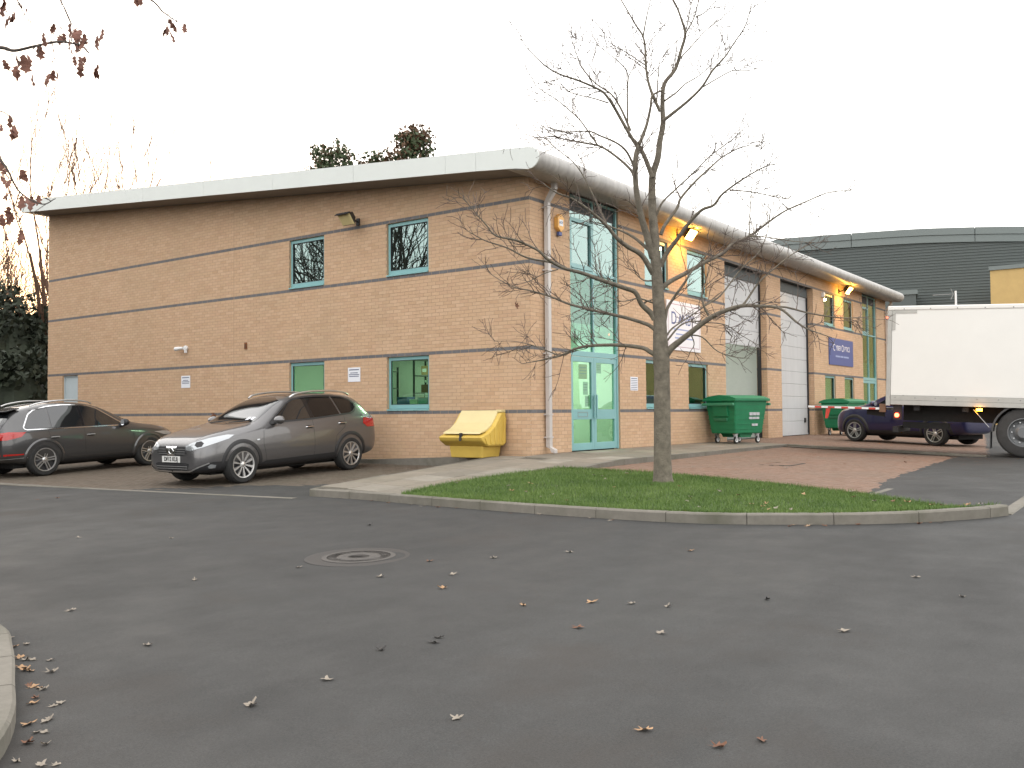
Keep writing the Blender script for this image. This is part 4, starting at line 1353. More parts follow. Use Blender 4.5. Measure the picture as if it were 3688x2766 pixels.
# racking inside the half open roller door
rk = shelf_unit(10.5, 1.5, 1.5, 0.7, [0.35, 1.12, 1.72, 2.15], 'black racking just inside the half open roller door')
for k, (x, z) in enumerate(((10.3, 1.74), (10.75, 1.8), (10.4, 1.95))):
    b = tag(empty('plastic_roll', (x, 1.2, z), random.uniform(-0.1, 0.1)), ('lowest', 'right hand', 'topmost')[k] + ' crumpled white plastic wrapped roll on the racking in the roller door', 'plastic roll')
    mb = MB(); pts = [(-0.55 + 0.11 * j, random.uniform(-0.02, 0.02), 0.1 + random.uniform(-0.02, 0.02)) for j in range(11)]
    mb.tube(pts, [0.07] + [random.uniform(0.085, 0.12) for _ in range(9)] + [0.05], 10)
    mb.build('roll', 'bag_white', b, smooth=True)
    mb = MB(); mb.tube([(0.55, 0, 0.1), (0.62, 0, 0.1), (0.78, 0, 0.06)], [0.05, 0.1, 0.14], 9); mb.build('loose_end', 'bag_white', b)
tl = tag(empty('tool_case', (10.7, 1.2, 1.14)), 'yellow and black tool on the lower racking shelf in the roller door', 'tool')
box('tool_body', 'yellow', -0.12, 0.1, -0.1, 0.1, 0, 0.14, tl, bevel=0.02); box('tool_head', 'dark', 0.1, 0.26, -0.08, 0.08, -0.0, 0.16, tl, bevel=0.02)
# ================================================================== WALL FITTINGS
FRONT_ROT = (PI / 2, 0, 0)            # text lying on the front wall
GABLE_ROT = (PI / 2, 0, -PI / 2)      # text lying on the gable wall

def sign_danby():
    x0, x1, z0, z1 = 5.95, 7.92, 2.40, 3.66
    t = tag(empty('sign_board', (x0, 0, z0)), 'white sign board with blue lettering partly behind the bare tree', 'sign')
    w, h = x1 - x0, z1 - z0
    box('panel', 'sign_white', 0, w, -0.035, -0.004, 0, h, t, bevel=0.003)
    for z in (0.085, h - 0.095): box('rule', 'sign_line', 0.08, w - 0.08, -0.0375, -0.0355, z, z + 0.014, t)
    for x in (0.075, w - 0.09): box('rule', 'sign_line', x, x + 0.012, -0.0375, -0.0355, 0.1, h - 0.1, t)
    text('lettering', 'D', 'sign_ink', 0.46, (0.38, -0.037, 0.80), FRONT_ROT, t, sx=0.95)
    text('lettering', 'ANBY', 'sign_ink', 0.40, (1.10, -0.037, 0.79), FRONT_ROT, t, sx=0.92)
    for k, (z, a) in enumerate(((0.52, 0.62), (0.40, 0.5), (0.30, 0.56))):
        box('print_line', 'sign_pale', w / 2 - a, w / 2 + a, -0.0375, -0.0355, z, z + 0.035, t)
sign_danby()

def sign_blue():
    x0, x1, z0, z1 = 18.95, 21.9, 2.51, 3.50
    t = tag(empty('sign_board', (x0, 0, z0)), 'blue sign board with pale lettering on the far unit', 'sign')
    w, h = x1 - x0, z1 - z0
    box('panel', 'sign_blue', 0, w, -0.035, -0.004, 0, h, t, bevel=0.003)
    text('lettering', 'C', 'sign_white', 0.36, (0.56, -0.037, 0.635), FRONT_ROT, t)
    text('lettering', 'YBER', 'sign_white', 0.27, (1.07, -0.037, 0.63), FRONT_ROT, t, sx=1.0)
    text('lettering', 'O', 'sign_white', 0.36, (1.60, -0.037, 0.635), FRONT_ROT, t)
    text('lettering', 'PTICS', 'sign_white', 0.27, (2.16, -0.037, 0.63), FRONT_ROT, t, sx=1.0)
    for (a, b) in ((0.72, 1.25), (1.3, 1.68), (1.74, 2.35)):
        box('print_line', 'sign_pale', a, b, -0.0375, -0.0355, 0.30, 0.36, t)
sign_blue()

def notice(W, rot, u, z, w, h, lines, label):
    t = tag(empty('notice', W(u, 0, z)), label, 'notice')
    def bx(name, mat, a, b, n0, n1, c, d):
        mb = MB(); o = W(0, 0, 0); wbox(mb, W, a, b, n0, n1, c, d); return mb.build(name, mat, t)
    bx('sheet', 'paper', -w / 2, w / 2, 0.004, 0.009, -h / 2, h / 2)
    for (dz, frac, th) in lines:
        bx('print_line', 'ink', -w * frac / 2, w * frac / 2, 0.0093, 0.0105, dz * h - th / 2, dz * h + th / 2)
NL = [(0.34, 0.8, 0.026), (0.12, 0.6, 0.02), (0.0, 0.84, 0.02), (-0.12, 0.78, 0.02)]
notice(WL, GABLE_ROT, 11.4, 1.75, 0.40, 0.33, NL, 'white printed notice on the gable above the slate car')
notice(WL, GABLE_ROT, 4.95, 1.745, 0.40, 0.33, NL, 'white printed notice between the two ground floor gable windows')
notice(WR, FRONT_ROT, 4.25, 1.50, 0.36, 0.32, [(0.38, 0.8, 0.02)] + [(0.24 - 0.13 * k, 0.84, 0.014) for k in range(6)], 'white list of hours on the brick right of the entrance')

# security camera on the gable
cc = tag(empty('security_camera', (0, 11.35, 2.66)), 'white security camera on the gable above the notice', 'camera')
MB().lathe([(0.0, -0.09), (0.06, -0.085), (0.075, -0.05), (0.06, -0.004)], 16, 'x').build('dome', 'white', cc, smooth=True)
mb = MB(); mb.tube([(-0.1, 0.06, 0.0), (-0.14, 0.16, -0.01), (-0.16, 0.30, -0.02)], [0.035, 0.05, 0.055], 12); mb.build('camera_body', 'white', cc, smooth=True)
mb = MB(); mb.box(-0.09, -0.03, -0.045, 0.0, -0.13, -0.05); mb.build('bracket', 'white', cc)
# rusty plate and small box
rp_ = tag(empty('vent_plate', (0, 8.85, 2.6)), 'small rusty plate with a grille fixed to the gable brickwork', 'plate')
mb = MB(); mb.box(-0.022, -0.003, -0.05, 0.05, -0.085, 0.085); mb.build('plate', 'rust', rp_, bevel=0.003)
for k in range(3):
    mb = MB(); mb.box(-0.026, -0.0225, -0.03, 0.03, -0.05 + 0.035 * k, -0.035 + 0.035 * k); mb.build('slot', 'dark', rp_)
hb = tag(empty('tap_stub', (0, 10.1, 0.84)), 'small rusty pipe stub below the lower dark brick band', 'pipe')
mb = MB(); mb.tube([(-0.004, 0, 0), (-0.09, 0, 0), (-0.12, 0.0, -0.04)], [0.02, 0.02, 0.025], 8); mb.build('stub', 'rust', hb)
mb = MB(); mb.tube([(-0.09, -0.06, 0.05), (-0.09, 0.06, 0.05)], 0.012, 6); mb.build('tap_handle', 'rust', hb)

# alarm box
ab = tag(empty('alarm_box', (1.02, 0, 4.78)), 'yellow hexagonal alarm box beside the downpipe', 'alarm')
hexo = [(0.0, 0.20), (0.125, 0.11), (0.125, -0.11), (0.0, -0.20), (-0.125, -0.11), (-0.125, 0.11)]
MB().prism(hexo, lambda p: (p[0], -0.004, p[1]), lambda p: (p[0] * 0.94, -0.10, p[1] * 0.96)).build('alarm_case', 'alarm_yellow', ab, bevel=0.008)
box('sticker', 'white', -0.07, 0.07, -0.1035, -0.1012, -0.065, 0.065, ab)
text('lettering', 'ADT', 'blue', 0.075, (0, -0.1045, 0.0), FRONT_ROT, ab)
box('strobe', 'sign_ink', -0.055, 0.055, -0.085, -0.02, -0.265, -0.185, ab, bevel=0.01)
# small white box at the far window
wb = tag(empty('sensor_box', (18.3, 0, 4.98)), 'small white sensor box beside the far upper window', 'sensor')
box('sensor_case', 'white', -0.06, 0.06, -0.10, -0.004, -0.09, 0.09, wb, bevel=0.01)
box('sensor_lens', 'grey_metal', -0.04, 0.04, -0.108, -0.1005, -0.085, -0.03, wb)

# floodlights
def floodlight(base, rot, lit, label, group=None):
    """local frame: +X points away from the wall; the head tips forward, its glass looks out and down"""
    t = tag(empty('floodlight', base), label, 'floodlight', group)
    t.rotation_euler = (0, 0, rot)
    ti = rad(38)
    n = Vector((math.cos(ti), 0, -math.sin(ti)))        # glass normal
    v = Vector((math.sin(ti), 0, math.cos(ti)))         # up the glass
    c0 = Vector((0.40, 0, -0.01))
    def T(a, y, h): return tuple(c0 + n * a + v * h + Vector((0, y, 0)))
    hw, hh = 0.20, 0.155
    mb = MB()
    mb.hexa([T(-0.20, -0.12, -0.06), T(-0.02, -hw, -hh), T(-0.02, hw, -hh), T(-0.20, 0.12, -0.06), T(-0.20, -0.12, 0.08), T(-0.02, -hw, hh), T(-0.02, hw, hh), T(-0.20, 0.12, 0.08)])
    mb.build('lamp_housing', 'black_plastic', t, bevel=0.012)
    mb = MB()
    mb.hexa([T(-0.019, -hw + 0.015, -hh + 0.015), T(0.012, -hw + 0.03, -hh + 0.03), T(0.012, hw - 0.03, -hh + 0.03), T(-0.019, hw - 0.015, -hh + 0.015), T(-0.019, -hw + 0.015, hh - 0.015), T(0.012, -hw + 0.03, hh - 0.03), T(0.012, hw - 0.03, hh - 0.03), T(-0.019, hw - 0.015, hh - 0.015)])
    mb.build('lamp_glass', 'lit_orange' if lit else 'grit_lid', t)
    mb = MB(); mb.hexa([T(-0.03, -hw - 0.01, hh), T(0.07, -hw - 0.01, hh + 0.004), T(0.07, hw + 0.01, hh + 0.004), T(-0.03, hw + 0.01, hh), T(-0.03, -hw - 0.01, hh + 0.012), T(0.07, -hw - 0.01, hh + 0.014), T(0.07, hw + 0.01, hh + 0.014), T(-0.03, hw + 0.01, hh + 0.012)]); mb.build('hood', 'black_plastic', t)
    mb = MB(); mb.box(0.004, 0.03, -0.05, 0.05, -0.08, 0.08); mb.tube([(0.03, 0, 0.0), (0.14, 0, 0.02), (0.26, 0, 0.06)], 0.022, 8); mb.build('bracket', 'black_plastic', t)
    if lit:
        for (px, pz, e) in ((0.36, -0.26, 60), (0.56, 0.10, 9)):
            ld = bpy.data.lights.new('lamp', 'POINT'); ld.energy = e; ld.color = (1.0, 0.50, 0.07); ld.shadow_soft_size = 0.05
            lo_ = bpy.data.objects.new('lamp', ld); COL.objects.link(lo_); lo_.parent = t; lo_.location = (px, 0, pz)
    return t
floodlight((0, 4.8, 5.26), PI, False, 'dark unlit floodlight on the gable between upper windows')
floodlight((6.66, 0, 5.34), -PI / 2, True, 'lit orange floodlight under the eave beside the bare tree')
floodlight((20.29, 0, 5.30), -PI / 2, True, 'lit orange floodlight under the eave of the far unit')

# ================================================================== BINS
def wheelie(x, y, rz, label, pale_end=True):
    """four wheeled 1100 litre bin; local +X is the long side direction, front faces -Y"""
    t = tag(empty('wheeled_bin', (x, y, z_path(x, y) if x < 9 else z_yard(x, y)), rz), label, 'bin', 'green wheeled waste bins')
    W_, D_ = 0.68, 0.50           # half sizes at the top
    wb_, db_ = 0.56, 0.40
    z0, z1 = 0.26, 1.16
    mb = MB().hexa([(-wb_, -db_, z0), (wb_, -db_, z0), (wb_, db_, z0), (-wb_, db_, z0), (-W_, -D_, z1), (W_, -D_, z1), (W_, D_, z1), (-W_, D_, z1)])
    mb.build('bin_body', 'bin_green', t, bevel=0.035, seg=3)
    for k in range(6):
        f = (k + 1) / 7; zz = z0 + (z1 - z0) * f
        a, b = wb_ + (W_ - wb_) * f, db_ + (D_ - db_) * f
        mb = MB(); mb.box(-a - 0.008, a + 0.008, -b - 0.008, b + 0.008, zz - 0.008, zz + 0.008); mb.build('rib', 'bin_green', t)
    mb = MB(); mb.box(-W_ - 0.05, W_ + 0.05, -D_ - 0.05, D_ + 0.05, z1 - 0.04, z1 + 0.015); mb.build('rim', 'bin_green', t, bevel=0.012)
    mb = MB()
    prof = [(-D_ - 0.06, z1 + 0.02), (-D_ * 0.7, z1 + 0.09), (0, z1 + 0.125), (D_ * 0.7, z1 + 0.09), (D_ + 0.05, z1 + 0.02), (D_ + 0.03, z1 + 0.016), (-D_ - 0.05, z1 + 0.016)]
    mb.prism(prof, lambda p: (-W_ - 0.04, p[0], p[1]), lambda p: (W_ + 0.04, p[0], p[1]))
    mb.build('lid', 'bin_green', t, bevel=0.01)
    # trunnion bars at both ends and a raised emptying pocket
    for s_ in (-1, 1):
        mb = MB(); mb.box(s_ * (W_ + 0.05), s_ * (W_ + 0.12), -D_ - 0.02, D_ + 0.02, z1 - 0.16, z1 - 0.09); mb.build('trunnion_bar', 'bin_green_pale', t, bevel=0.012)
    mb = MB(); mb.hexa([(-0.66 - 0.01, -0.24, 0.72), (-0.60, -0.24, 0.72), (-0.60, 0.24, 0.72), (-0.67, 0.24, 0.72), (-0.715, -0.24, 1.08), (-0.62, -0.24, 1.08), (-0.62, 0.24, 1.08), (-0.715, 0.24, 1.08)])
    mb.build('pocket_panel', 'bin_green', t, bevel=0.012)
    mb = MB(); mb.hexa([(-0.66, -0.20, 0.60), (-0.58, -0.20, 0.60), (-0.58, 0.20, 0.60), (-0.66, 0.20, 0.60), (-0.70, -0.22, 0.67), (-0.60, -0.22, 0.67), (-0.60, 0.22, 0.67), (-0.70, 0.22, 0.67)])
    mb.build('hand_grip', 'bin_green_pale', t, bevel=0.01)
    if pale_end:
        for (a, b, c, d) in ((-0.05, 0.38, 0.74, 0.82), (-0.05, 0.38, 0.64, 0.70), (0.08, 0.34, 0.46, 0.52)):
            f = ((c + d) / 2 - z0) / (z1 - z0)
            yy = -(db_ + (D_ - db_) * f) - 0.012
            n_ = 3 if a < 0 else 2
            for q in range(n_):
                xa = a + (b - a) * q / n_; xb = a + (b - a) * (q + 1) / n_ - 0.012
                mb = MB(); mb.box(xa, xb, yy - 0.003, yy + 0.012, c, d); mb.build('sticker', 'bag_white', t)
    mb = MB(); mb.prism([(-0.3, z0 + 0.02), (0.3, z0 + 0.02), (0.2, z0 - 0.1), (-0.2, z0 - 0.1)], lambda p: (p[0], -0.3, p[1]), lambda p: (p[0], 0.3, p[1])); mb.build('sump', 'bin_green', t)
    for sx in (-1, 1):
        for sy in (-1, 1):
            cx, cy = sx * 0.45, sy * 0.31
            mb = MB().lathe([(0.055, -0.022), (0.085, -0.022), (0.095, -0.012), (0.095, 0.012), (0.085, 0.022), (0.055, 0.022)], 18, 'y', (cx + 0.03, cy, 0.096))
            w = mb.build('castor', 'tyre', t, smooth=True)
            MB().lathe([(0.0, -0.02), (0.06, -0.026), (0.06, 0.026), (0.0, 0.02)], 14, 'y', (cx + 0.03, cy, 0.096)).build('castor_hub', 'white', w, smooth=True)
            mb = MB()
            for s2 in (-1, 1):
                mb.hexa([(cx + 0.01, cy + s2 * 0.033 - 0.004, 0.09), (cx + 0.05, cy + s2 * 0.033 - 0.004, 0.09), (cx + 0.05, cy + s2 * 0.033 + 0.004, 0.09), (cx + 0.01, cy + s2 * 0.033 + 0.004, 0.09),
                         (cx - 0.05, cy + s2 * 0.033 - 0.004, 0.245), (cx + 0.05, cy + s2 * 0.033 - 0.004, 0.245), (cx + 0.05, cy + s2 * 0.033 + 0.004, 0.245), (cx - 0.05, cy + s2 * 0.033 + 0.004, 0.245)])
            mb.box(cx - 0.055, cx + 0.055, cy - 0.05, cy + 0.05, 0.245, 0.262)
            mb.build('castor_fork', 'galv', w)
    return t
wheelie(8.55, -0.75, rad(-16), 'green four wheeled waste bin with white stickers before the half open roller door')
b2 = wheelie(17.95, -0.78, rad(-8), 'green four wheeled waste bin behind the dark blue car', pale_end=False)
box('label_patch', 'yellow', -0.5, -0.15, -0.3, 0.0, 1.285, 1.292, b2)

# ---- yellow grit bin against the gable
def grit_bin():
    t = tag(empty('grit_bin', (-0.04, 1.12, -0.055)), 'yellow plastic grit bin with sloping lid against the gable wall', 'grit bin')
    # local: wall at x=0, bin sticks out to -X; width along Y. A tapered base, a flared tub, a sloping curved lid
    w0, w1 = 0.40, 0.55
    mb = MB().hexa([(-0.62, -w0, 0), (-0.06, -w0, 0), (-0.06, w0, 0), (-0.62, w0, 0), (-0.64, -w0 - 0.03, 0.24), (-0.03, -w0 - 0.03, 0.24), (-0.03, w0 + 0.03, 0.24), (-0.64, w0 + 0.03, 0.24)])
    mb.build('base', 'grit_yellow', t, bevel=0.02)
    prof = [(-0.80, 0.34), (-0.84, 0.42), (-0.60, 0.50), (-0.40, 0.62), (-0.26, 0.78), (-0.17, 0.90), (-0.02, 0.90), (-0.01, 0.30), (-0.10, 0.235), (-0.62, 0.235)]
    mb = MB(); mb.prism(prof, lambda p: (p[0], -w1, p[1]), lambda p: (p[0], w1, p[1])); mb.build('tub', 'grit_yellow', t, bevel=0.025, seg=3)
    lid = [(-0.78, 0.475), (-0.74, 0.52), (-0.55, 0.585), (-0.37, 0.70), (-0.24, 0.85), (-0.18, 0.945), (-0.10, 0.945), (-0.19, 0.82), (-0.33, 0.64), (-0.55, 0.525)]
    mb = MB(); mb.prism(lid, lambda p: (p[0], -w1 + 0.09, p[1]), lambda p: (p[0], w1 - 0.06, p[1])); mb.build('lid', 'grit_lid', t, bevel=0.02, seg=3)
    mb = MB(); mb.box(-0.19, -0.03, -w1, -w1 + 0.14, 0.90, 0.955); mb.build('hinge_block', 'grit_lid', t, bevel=0.015)
    for k in range(5):     # slanting ribs on the end facing the path
        x = -0.66 + 0.13 * k
        zb = 0.27 + 0.0 * k
        zt = min(0.80, 0.40 + 0.11 * k)
        mb = MB(); mb.hexa([(x, -w1 - 0.018, zb), (x + 0.06, -w1 - 0.018, zb), (x + 0.06, -w1 + 0.01, zb), (x, -w1 + 0.01, zb), (x - 0.07 + 0.03 * k, -w1 - 0.018, zt), (x - 0.01 + 0.03 * k, -w1 - 0.018, zt), (x - 0.01 + 0.03 * k, -w1 + 0.01, zt), (x - 0.07 + 0.03 * k, -w1 + 0.01, zt)])
        mb.build('rib', 'grit_yellow', t, bevel=0.008)
    mb = MB(); mb.box(-0.835, -0.79, -0.05, 0.01, 0.37, 0.50); mb.build('hasp', 'dark', t, bevel=0.006)
    mb = MB(); mb.box(-0.86, -0.835, -0.045, 0.0, 0.34, 0.41); mb.build('padlock', 'iron', t, bevel=0.005)
grit_bin()

# ================================================================== FALLEN LEAVES
def leaf_mesh(name, mat, s, curl, lobes=5, seed=1):
    r = random.Random(seed)
    pts = []
    n = lobes * 4
    for k in range(n):
        a = 2 * PI * k / n
        rr = s * (0.74 + 0.26 * math.cos(a * lobes)) * (1.0 if abs(a - PI) > 0.4 else 0.7) * r.uniform(0.6, 1.15)
        pts.append((rr * math.cos(a), rr * math.sin(a) * 0.6))
    mb = MB(); mb.v.append((0, 0, 0.006))
    for (x, y) in pts:
        d = math.hypot(x, y) / s
        mb.v.append((x, y, 0.006 + curl * d * d * s * (0.5 + 0.5 * math.sin(3 * math.atan2(y, x) + seed))))
    for k in range(n): mb.f.append((0, 1 + k, 1 + (k + 1) % n))
    i = len(mb.v); mb.v += [(-s * 0.5, -0.002, 0.006), (-s * 1.1, 0, 0.012), (-s * 0.5, 0.002, 0.007)]; mb.f.append((i, i + 1, i + 2))
    me = bpy.data.meshes.new(name); me.from_pydata(mb.v, [], mb.f); me.materials.append(MATS[mat])
    return me
LM = {(m, k): leaf_mesh('leaf', m, {'leaf_tan': 0.075, 'leaf_pale': 0.07, 'leaf_brown': 0.07, 'leaf_dark': 0.075}[m], 0.45 + 0.25 * k, 5, 11 + 7 * k) for m in ('leaf_tan', 'leaf_pale', 'leaf_brown', 'leaf_dark') for k in range(3)}
def leaf(x, y, z, mat, k, label, group, sc=1.0):
    o = bpy.data.objects.new('fallen_leaf', LM[(mat, k % 3)])
    COL.objects.link(o)
    o.location = (x, y, z + 0.002); o.rotation_euler = (random.uniform(-0.2, 0.2), random.uniform(-0.2, 0.2), random.uniform(0, 6.28)); o.scale = (sc, sc, sc)
    return tag(o, label, 'leaf', group)
def on_road(px, py, dz=0.0):
    d = cam.matrix_world.to_3x3() @ Vector(((px - 1844) / 3346.6, -(py - 1383) / 3346.6, -1))
    z = -0.5
    for _ in range(12):
        t = (z - CAMPOS.z) / d.z
        p = CAMPOS + d * t
        z = z_road(p.x, p.y) + dz
    return p
gut = [(52, 2330, 0), (70, 2370, 0), (95, 2378, 1), (75, 2405, 0), (118, 2378, 1), (90, 2415, 0), (110, 2418, 0), (180, 2380, 1), (182, 2422, 1), (120, 2475, 0), (140, 2480, 0), (155, 2485, 1), (105, 2470, 2), (120, 2535, 0), (130, 2515, 2),
       (105, 2610, 0), (165, 2600, 1), (180, 2590, 1), (130, 2640, 1), (160, 2640, 1), (165, 2683, 1), (150, 2758, 1), (200, 2757, 1), (98, 2678, 2), (215, 2535, 1), (190, 2545, 1), (60, 2745, 1), (35, 2300, 1), (95, 2322, 1)]
for i, (px, py, m) in enumerate(gut):
    p = on_road(px, py)
    leaf(p.x, p.y, p.z, ('leaf_tan', 'leaf_pale', 'leaf_brown')[m], i, 'dead leaf lying in the gutter of the near left kerb', 'dead leaves along the near kerb', random.uniform(0.45, 0.7))
road_leaf = [(1548, 2022, 2), (1078, 2045, 1), (1369, 2342, 3), (1560, 2315, 3), (1580, 2298, 3), (1597, 2120, 0), (1370, 2078, 1), (1632, 2070, 1), (1885, 2182, 0), (2133, 2170, 0), (2275, 2175, 1), (2762, 2160, 3), (2080, 2262, 2), (2380, 2282, 1),
             (2405, 2185, 1), (1645, 2588, 1), (2322, 2632, 0), (2585, 2692, 2), (2742, 2668, 2), (532, 2325, 1), (615, 1940, 1), (285, 1937, 1), (255, 2200, 1), (1330, 1893, 3), (3040, 2275, 1), (2490, 1985, 0), (2500, 1860, 1), (3465, 2150, 1), (3300, 2080, 1), (905, 2540, 1), (1180, 2450, 1), (135, 1800, 2), (205, 1795, 2), (2050, 1990, 1), (1780, 2010, 1), (700, 2090, 1)]
for i, (px, py, m) in enumerate(road_leaf):
    p = on_road(px, py)
    leaf(p.x, p.y, p.z, ('leaf_tan', 'leaf_pale', 'leaf_brown', 'leaf_dark')[m], i, ('pale' if m == 1 else 'tan' if m == 0 else 'brown' if m == 2 else 'dark') + ' dead leaf lying on the open road', ('pale' if m == 1 else 'tan' if m == 0 else 'brown' if m == 2 else 'dark') + ' leaves on the road', random.uniform(0.5, 0.85))
for i in range(46):
    s_, t_ = random.random() ** 0.8, random.random()
    x, y, z = grass_pt(s_, t_)
    leaf(x, y, z + 0.03, random.choice(['leaf_tan', 'leaf_pale', 'leaf_pale', 'leaf_brown']), i, 'dead leaf caught in the grass round the tree', 'leaves in the grass', random.uniform(0.45, 0.8))
for i in range(26):
    p = kl[random.randrange(6, len(kl) - 8)]
    x, y = p.x - random.uniform(0.03, 0.16), p.y
    leaf(x, y, z_road(x, y), random.choice(['leaf_tan', 'leaf_pale', 'leaf_brown']), i, 'dead leaf at the foot of the grass kerb', 'leaves along the grass kerb', random.uniform(0.4, 0.65))
for i, (x, y) in enumerate(((-1.1, 2.3), (-0.9, 1.7), (1.5, -4.6), (3.4, -5.1), (5.2, -4.0), (4.8, -5.9), (0.6, -3.2), (6.4, -5.5))):
    zf = z_park if x < -0.5 else z_bay
    leaf(x, y, zf(x, y), ('leaf_pale', 'leaf_brown')[i % 2], i, 'dead leaf lying on block paving', 'leaves on the paving', 0.8)
# ================================================================== VEHICLES
def lerp_tab(tab, x):
    """tab sorted by descending x: list of (x, v...)"""
    if x >= tab[0][0]: return tab[0][1:]
    for a, b in zip(tab[:-1], tab[1:]):
        if a[0] >= x >= b[0]:
            t = (a[0] - x) / (a[0] - b[0]) if a[0] != b[0] else 0
            return tuple(p + (q - p) * t for p, q in zip(a[1:], b[1:]))
    return tab[-1][1:]

class Car:
    """local frame: +X forward, +Y left, z=0 on the ground"""
    def __init__(s, name, loc, rz, label, paint, st, pitch=0.0):
        s.t = tag(empty(name, loc, rz), label, 'car')
        s.t.rotation_euler = (0, pitch, rz)
        s.paint = paint
        s.xf, s.xr = st[0][0], st[-1][0]
        # st rows: x, half width, z bottom, z belt, z top, roof half width, kind
        rows = []
        for (x, w, zb, zm, zs, zt, rw) in st:
            # x, width, bottom, mid (widest), shoulder, top, half width at the top edge
            rows.append([(0, zb), (0.78 * w, zb), (0.955 * w, zb + 0.07), (w, zm), (0.99 * w, zm + (zs - zm) * 0.55), (0.955 * w, zs),
                         (0.955 * w + (rw - 0.955 * w) * 0.12, zs + (zt - zs) * 0.10), (rw + (0.955 * w - rw) * 0.10, zs + (zt - zs) * 0.82), (rw * 0.86, zs + (zt - zs) * 0.965), (rw * 0.45, zt - 0.004), (0, zt)])
        mb = MB(); n = len(rows[0]); rings = []
        for (row, r) in zip(rows, st):
            base = len(mb.v)
            for (y, z) in row: mb.v.append((r[0], y, z))
            for (y, z) in row[-2:0:-1]: mb.v.append((r[0], -y, z))
            rings.append((base, 2 * n - 2))
        for (a, m), (b, _) in zip(rings[:-1], rings[1:]):
            for k in range(m): mb.f.append((a + k, a + (k + 1) % m, b + (k + 1) % m, b + k))
        mb.f.append(tuple(rings[0][0] + k for k in range(rings[0][1] - 1, -1, -1)))
        mb.f.append(tuple(rings[-1][0] + k for k in range(rings[-1][1])))
        o = mb.build('body', paint, s.t)
        s.body = o
        md = o.modifiers.new('s', 'SUBSURF'); md.levels = 2; md.render_levels = 2
        s.bake()
        s.bvh = BVHTree.FromPolygons([v.co.copy() for v in o.data.vertices], [tuple(p.vertices) for p in o.data.polygons])
    def bake(s):
        dg = bpy.context.evaluated_depsgraph_get()
        dg.update()
        me = bpy.data.meshes.new_from_object(s.body.evaluated_get(dg))
        s.body.modifiers.clear()
        s.body.data = me
        for p in me.polygons: p.use_smooth = True
    def cut_wheels(s, axles, r, half):
        for ax in axles:
            mb = MB().lathe([(r, -1.2), (r, 1.2)], 40, 'y', (ax, 0, 0.33))
            # keep a floor between the wheels: two short cylinders
            for sy in (-1, 1):
                mb = MB().lathe([(r, min(sy * half, sy * 1.3)), (r, max(sy * half, sy * 1.3))], 40, 'y', (ax, 0, s.hub))
                c = mb.build('cutter', 'wheel_well')
                md = s.body.modifiers.new('b', 'BOOLEAN'); md.operation = 'DIFFERENCE'; md.object = c; md.solver = 'EXACT'
                try: md.material_mode = 'TRANSFER'
                except Exception: pass
                s.bake()
                bpy.data.objects.remove(c)
        s.body.data.set_sharp_from_angle(angle=rad(38))
    def hit(s, o, d):
        r = s.bvh.ray_cast(Vector(o), Vector(d))
        return r[0], r[1]
    def panel(s, name, mat, outline, view, off=0.004, parent=None, sub=2, thick=0.0):
        """outline in the 2D frame of a view; projected onto the body and lifted by off"""
        fo, d = view
        bm = bmesh.new()
        vs = [bm.verts.new((p[0], p[1], 0)) for p in outline]
        bm.faces.new(vs)
        bmesh.ops.triangulate(bm, faces=bm.faces[:])
        for _ in range(sub):
            bmesh.ops.subdivide_edges(bm, edges=bm.edges[:], cuts=1, use_grid_fill=True)
            bmesh.ops.triangulate(bm, faces=bm.faces[:])
        bad = []
        for v in bm.verts:
            h, nrm = s.hit(fo(v.co.x, v.co.y), d)
            if h is None: bad.append(v); continue
            if nrm.dot(Vector(d)) > 0: nrm = -nrm
            v.co = h + nrm * off
        if bad: bmesh.ops.delete(bm, geom=bad, context='VERTS')
        bmesh.ops.recalc_face_normals(bm, faces=bm.faces[:])
        me = bpy.data.meshes.new(name); bm.to_mesh(me); bm.free()
        # face the viewer side
        if me.polygons:
            c = sum((p.normal * p.area for p in me.polygons), Vector())
            if c.dot(Vector(d)) > 0: me.flip_normals()
        o = link_mesh(name, me, mat, parent or s.t)
        for p in me.polygons: p.use_smooth = True
        if thick:
            md = o.modifiers.new('t', 'SOLIDIFY'); md.thickness = thick; md.offset = 1
        return o
    def strip(s, name, mat, pts, width, view, off=0.005, parent=None, closed=False):
        fo, d = view
        P = resample([(p[0], p[1], 0) for p in pts], 0.05)
        mb = MB(); ok = []
        for k, p in enumerate(P):
            t = (P[min(k + 1, len(P) - 1)] - P[max(k - 1, 0)])
            t.normalize(); n = Vector((-t.y, t.x, 0))
            row = []
            for w in (-width / 2, width / 2):
                q = p + n * w
                h, nr = s.hit(fo(q.x, q.y), d)
                if h is None: row = None; break
                if nr.dot(Vector(d)) > 0: nr = -nr
                row.append(h + nr * off)
            ok.append(row)
        for a, b in zip(ok[:-1], ok[1:]):
            if a and b: mb.quad(a[0], a[1], b[1], b[0])
        if mb.f: return mb.build(name, mat, parent or s.t, fix=False)
    def arch(s, ax, r0, r1, side, mat, a0=-8, a1=188, off=0.012):
        v = s.side(side)
        fo, d = v
        mb = MB(); N = 36; rows = []
        for k in range(N + 1):
            a = rad(a0 + (a1 - a0) * k / N)
            row = []
            for r in (r0, (r0 + r1) / 2, r1):
                h, nr = s.hit(fo(ax + r * math.cos(a), s.hub + r * math.sin(a)), d)
                if h is None: row = None; break
                row.append(h + Vector((0, side, 0)) * (off if r < r1 else 0.001))
            rows.append(row)
        for a, b in zip(rows[:-1], rows[1:]):
            if a and b:
                for k in range(2): mb.quad(a[k], a[k + 1], b[k + 1], b[k])
                mb.quad(a[0], b[0], b[0] - Vector((0, side * 0.05, 0)), a[0] - Vector((0, side * 0.05, 0)))
        mb.build('arch_trim', mat, s.t, fix=False)
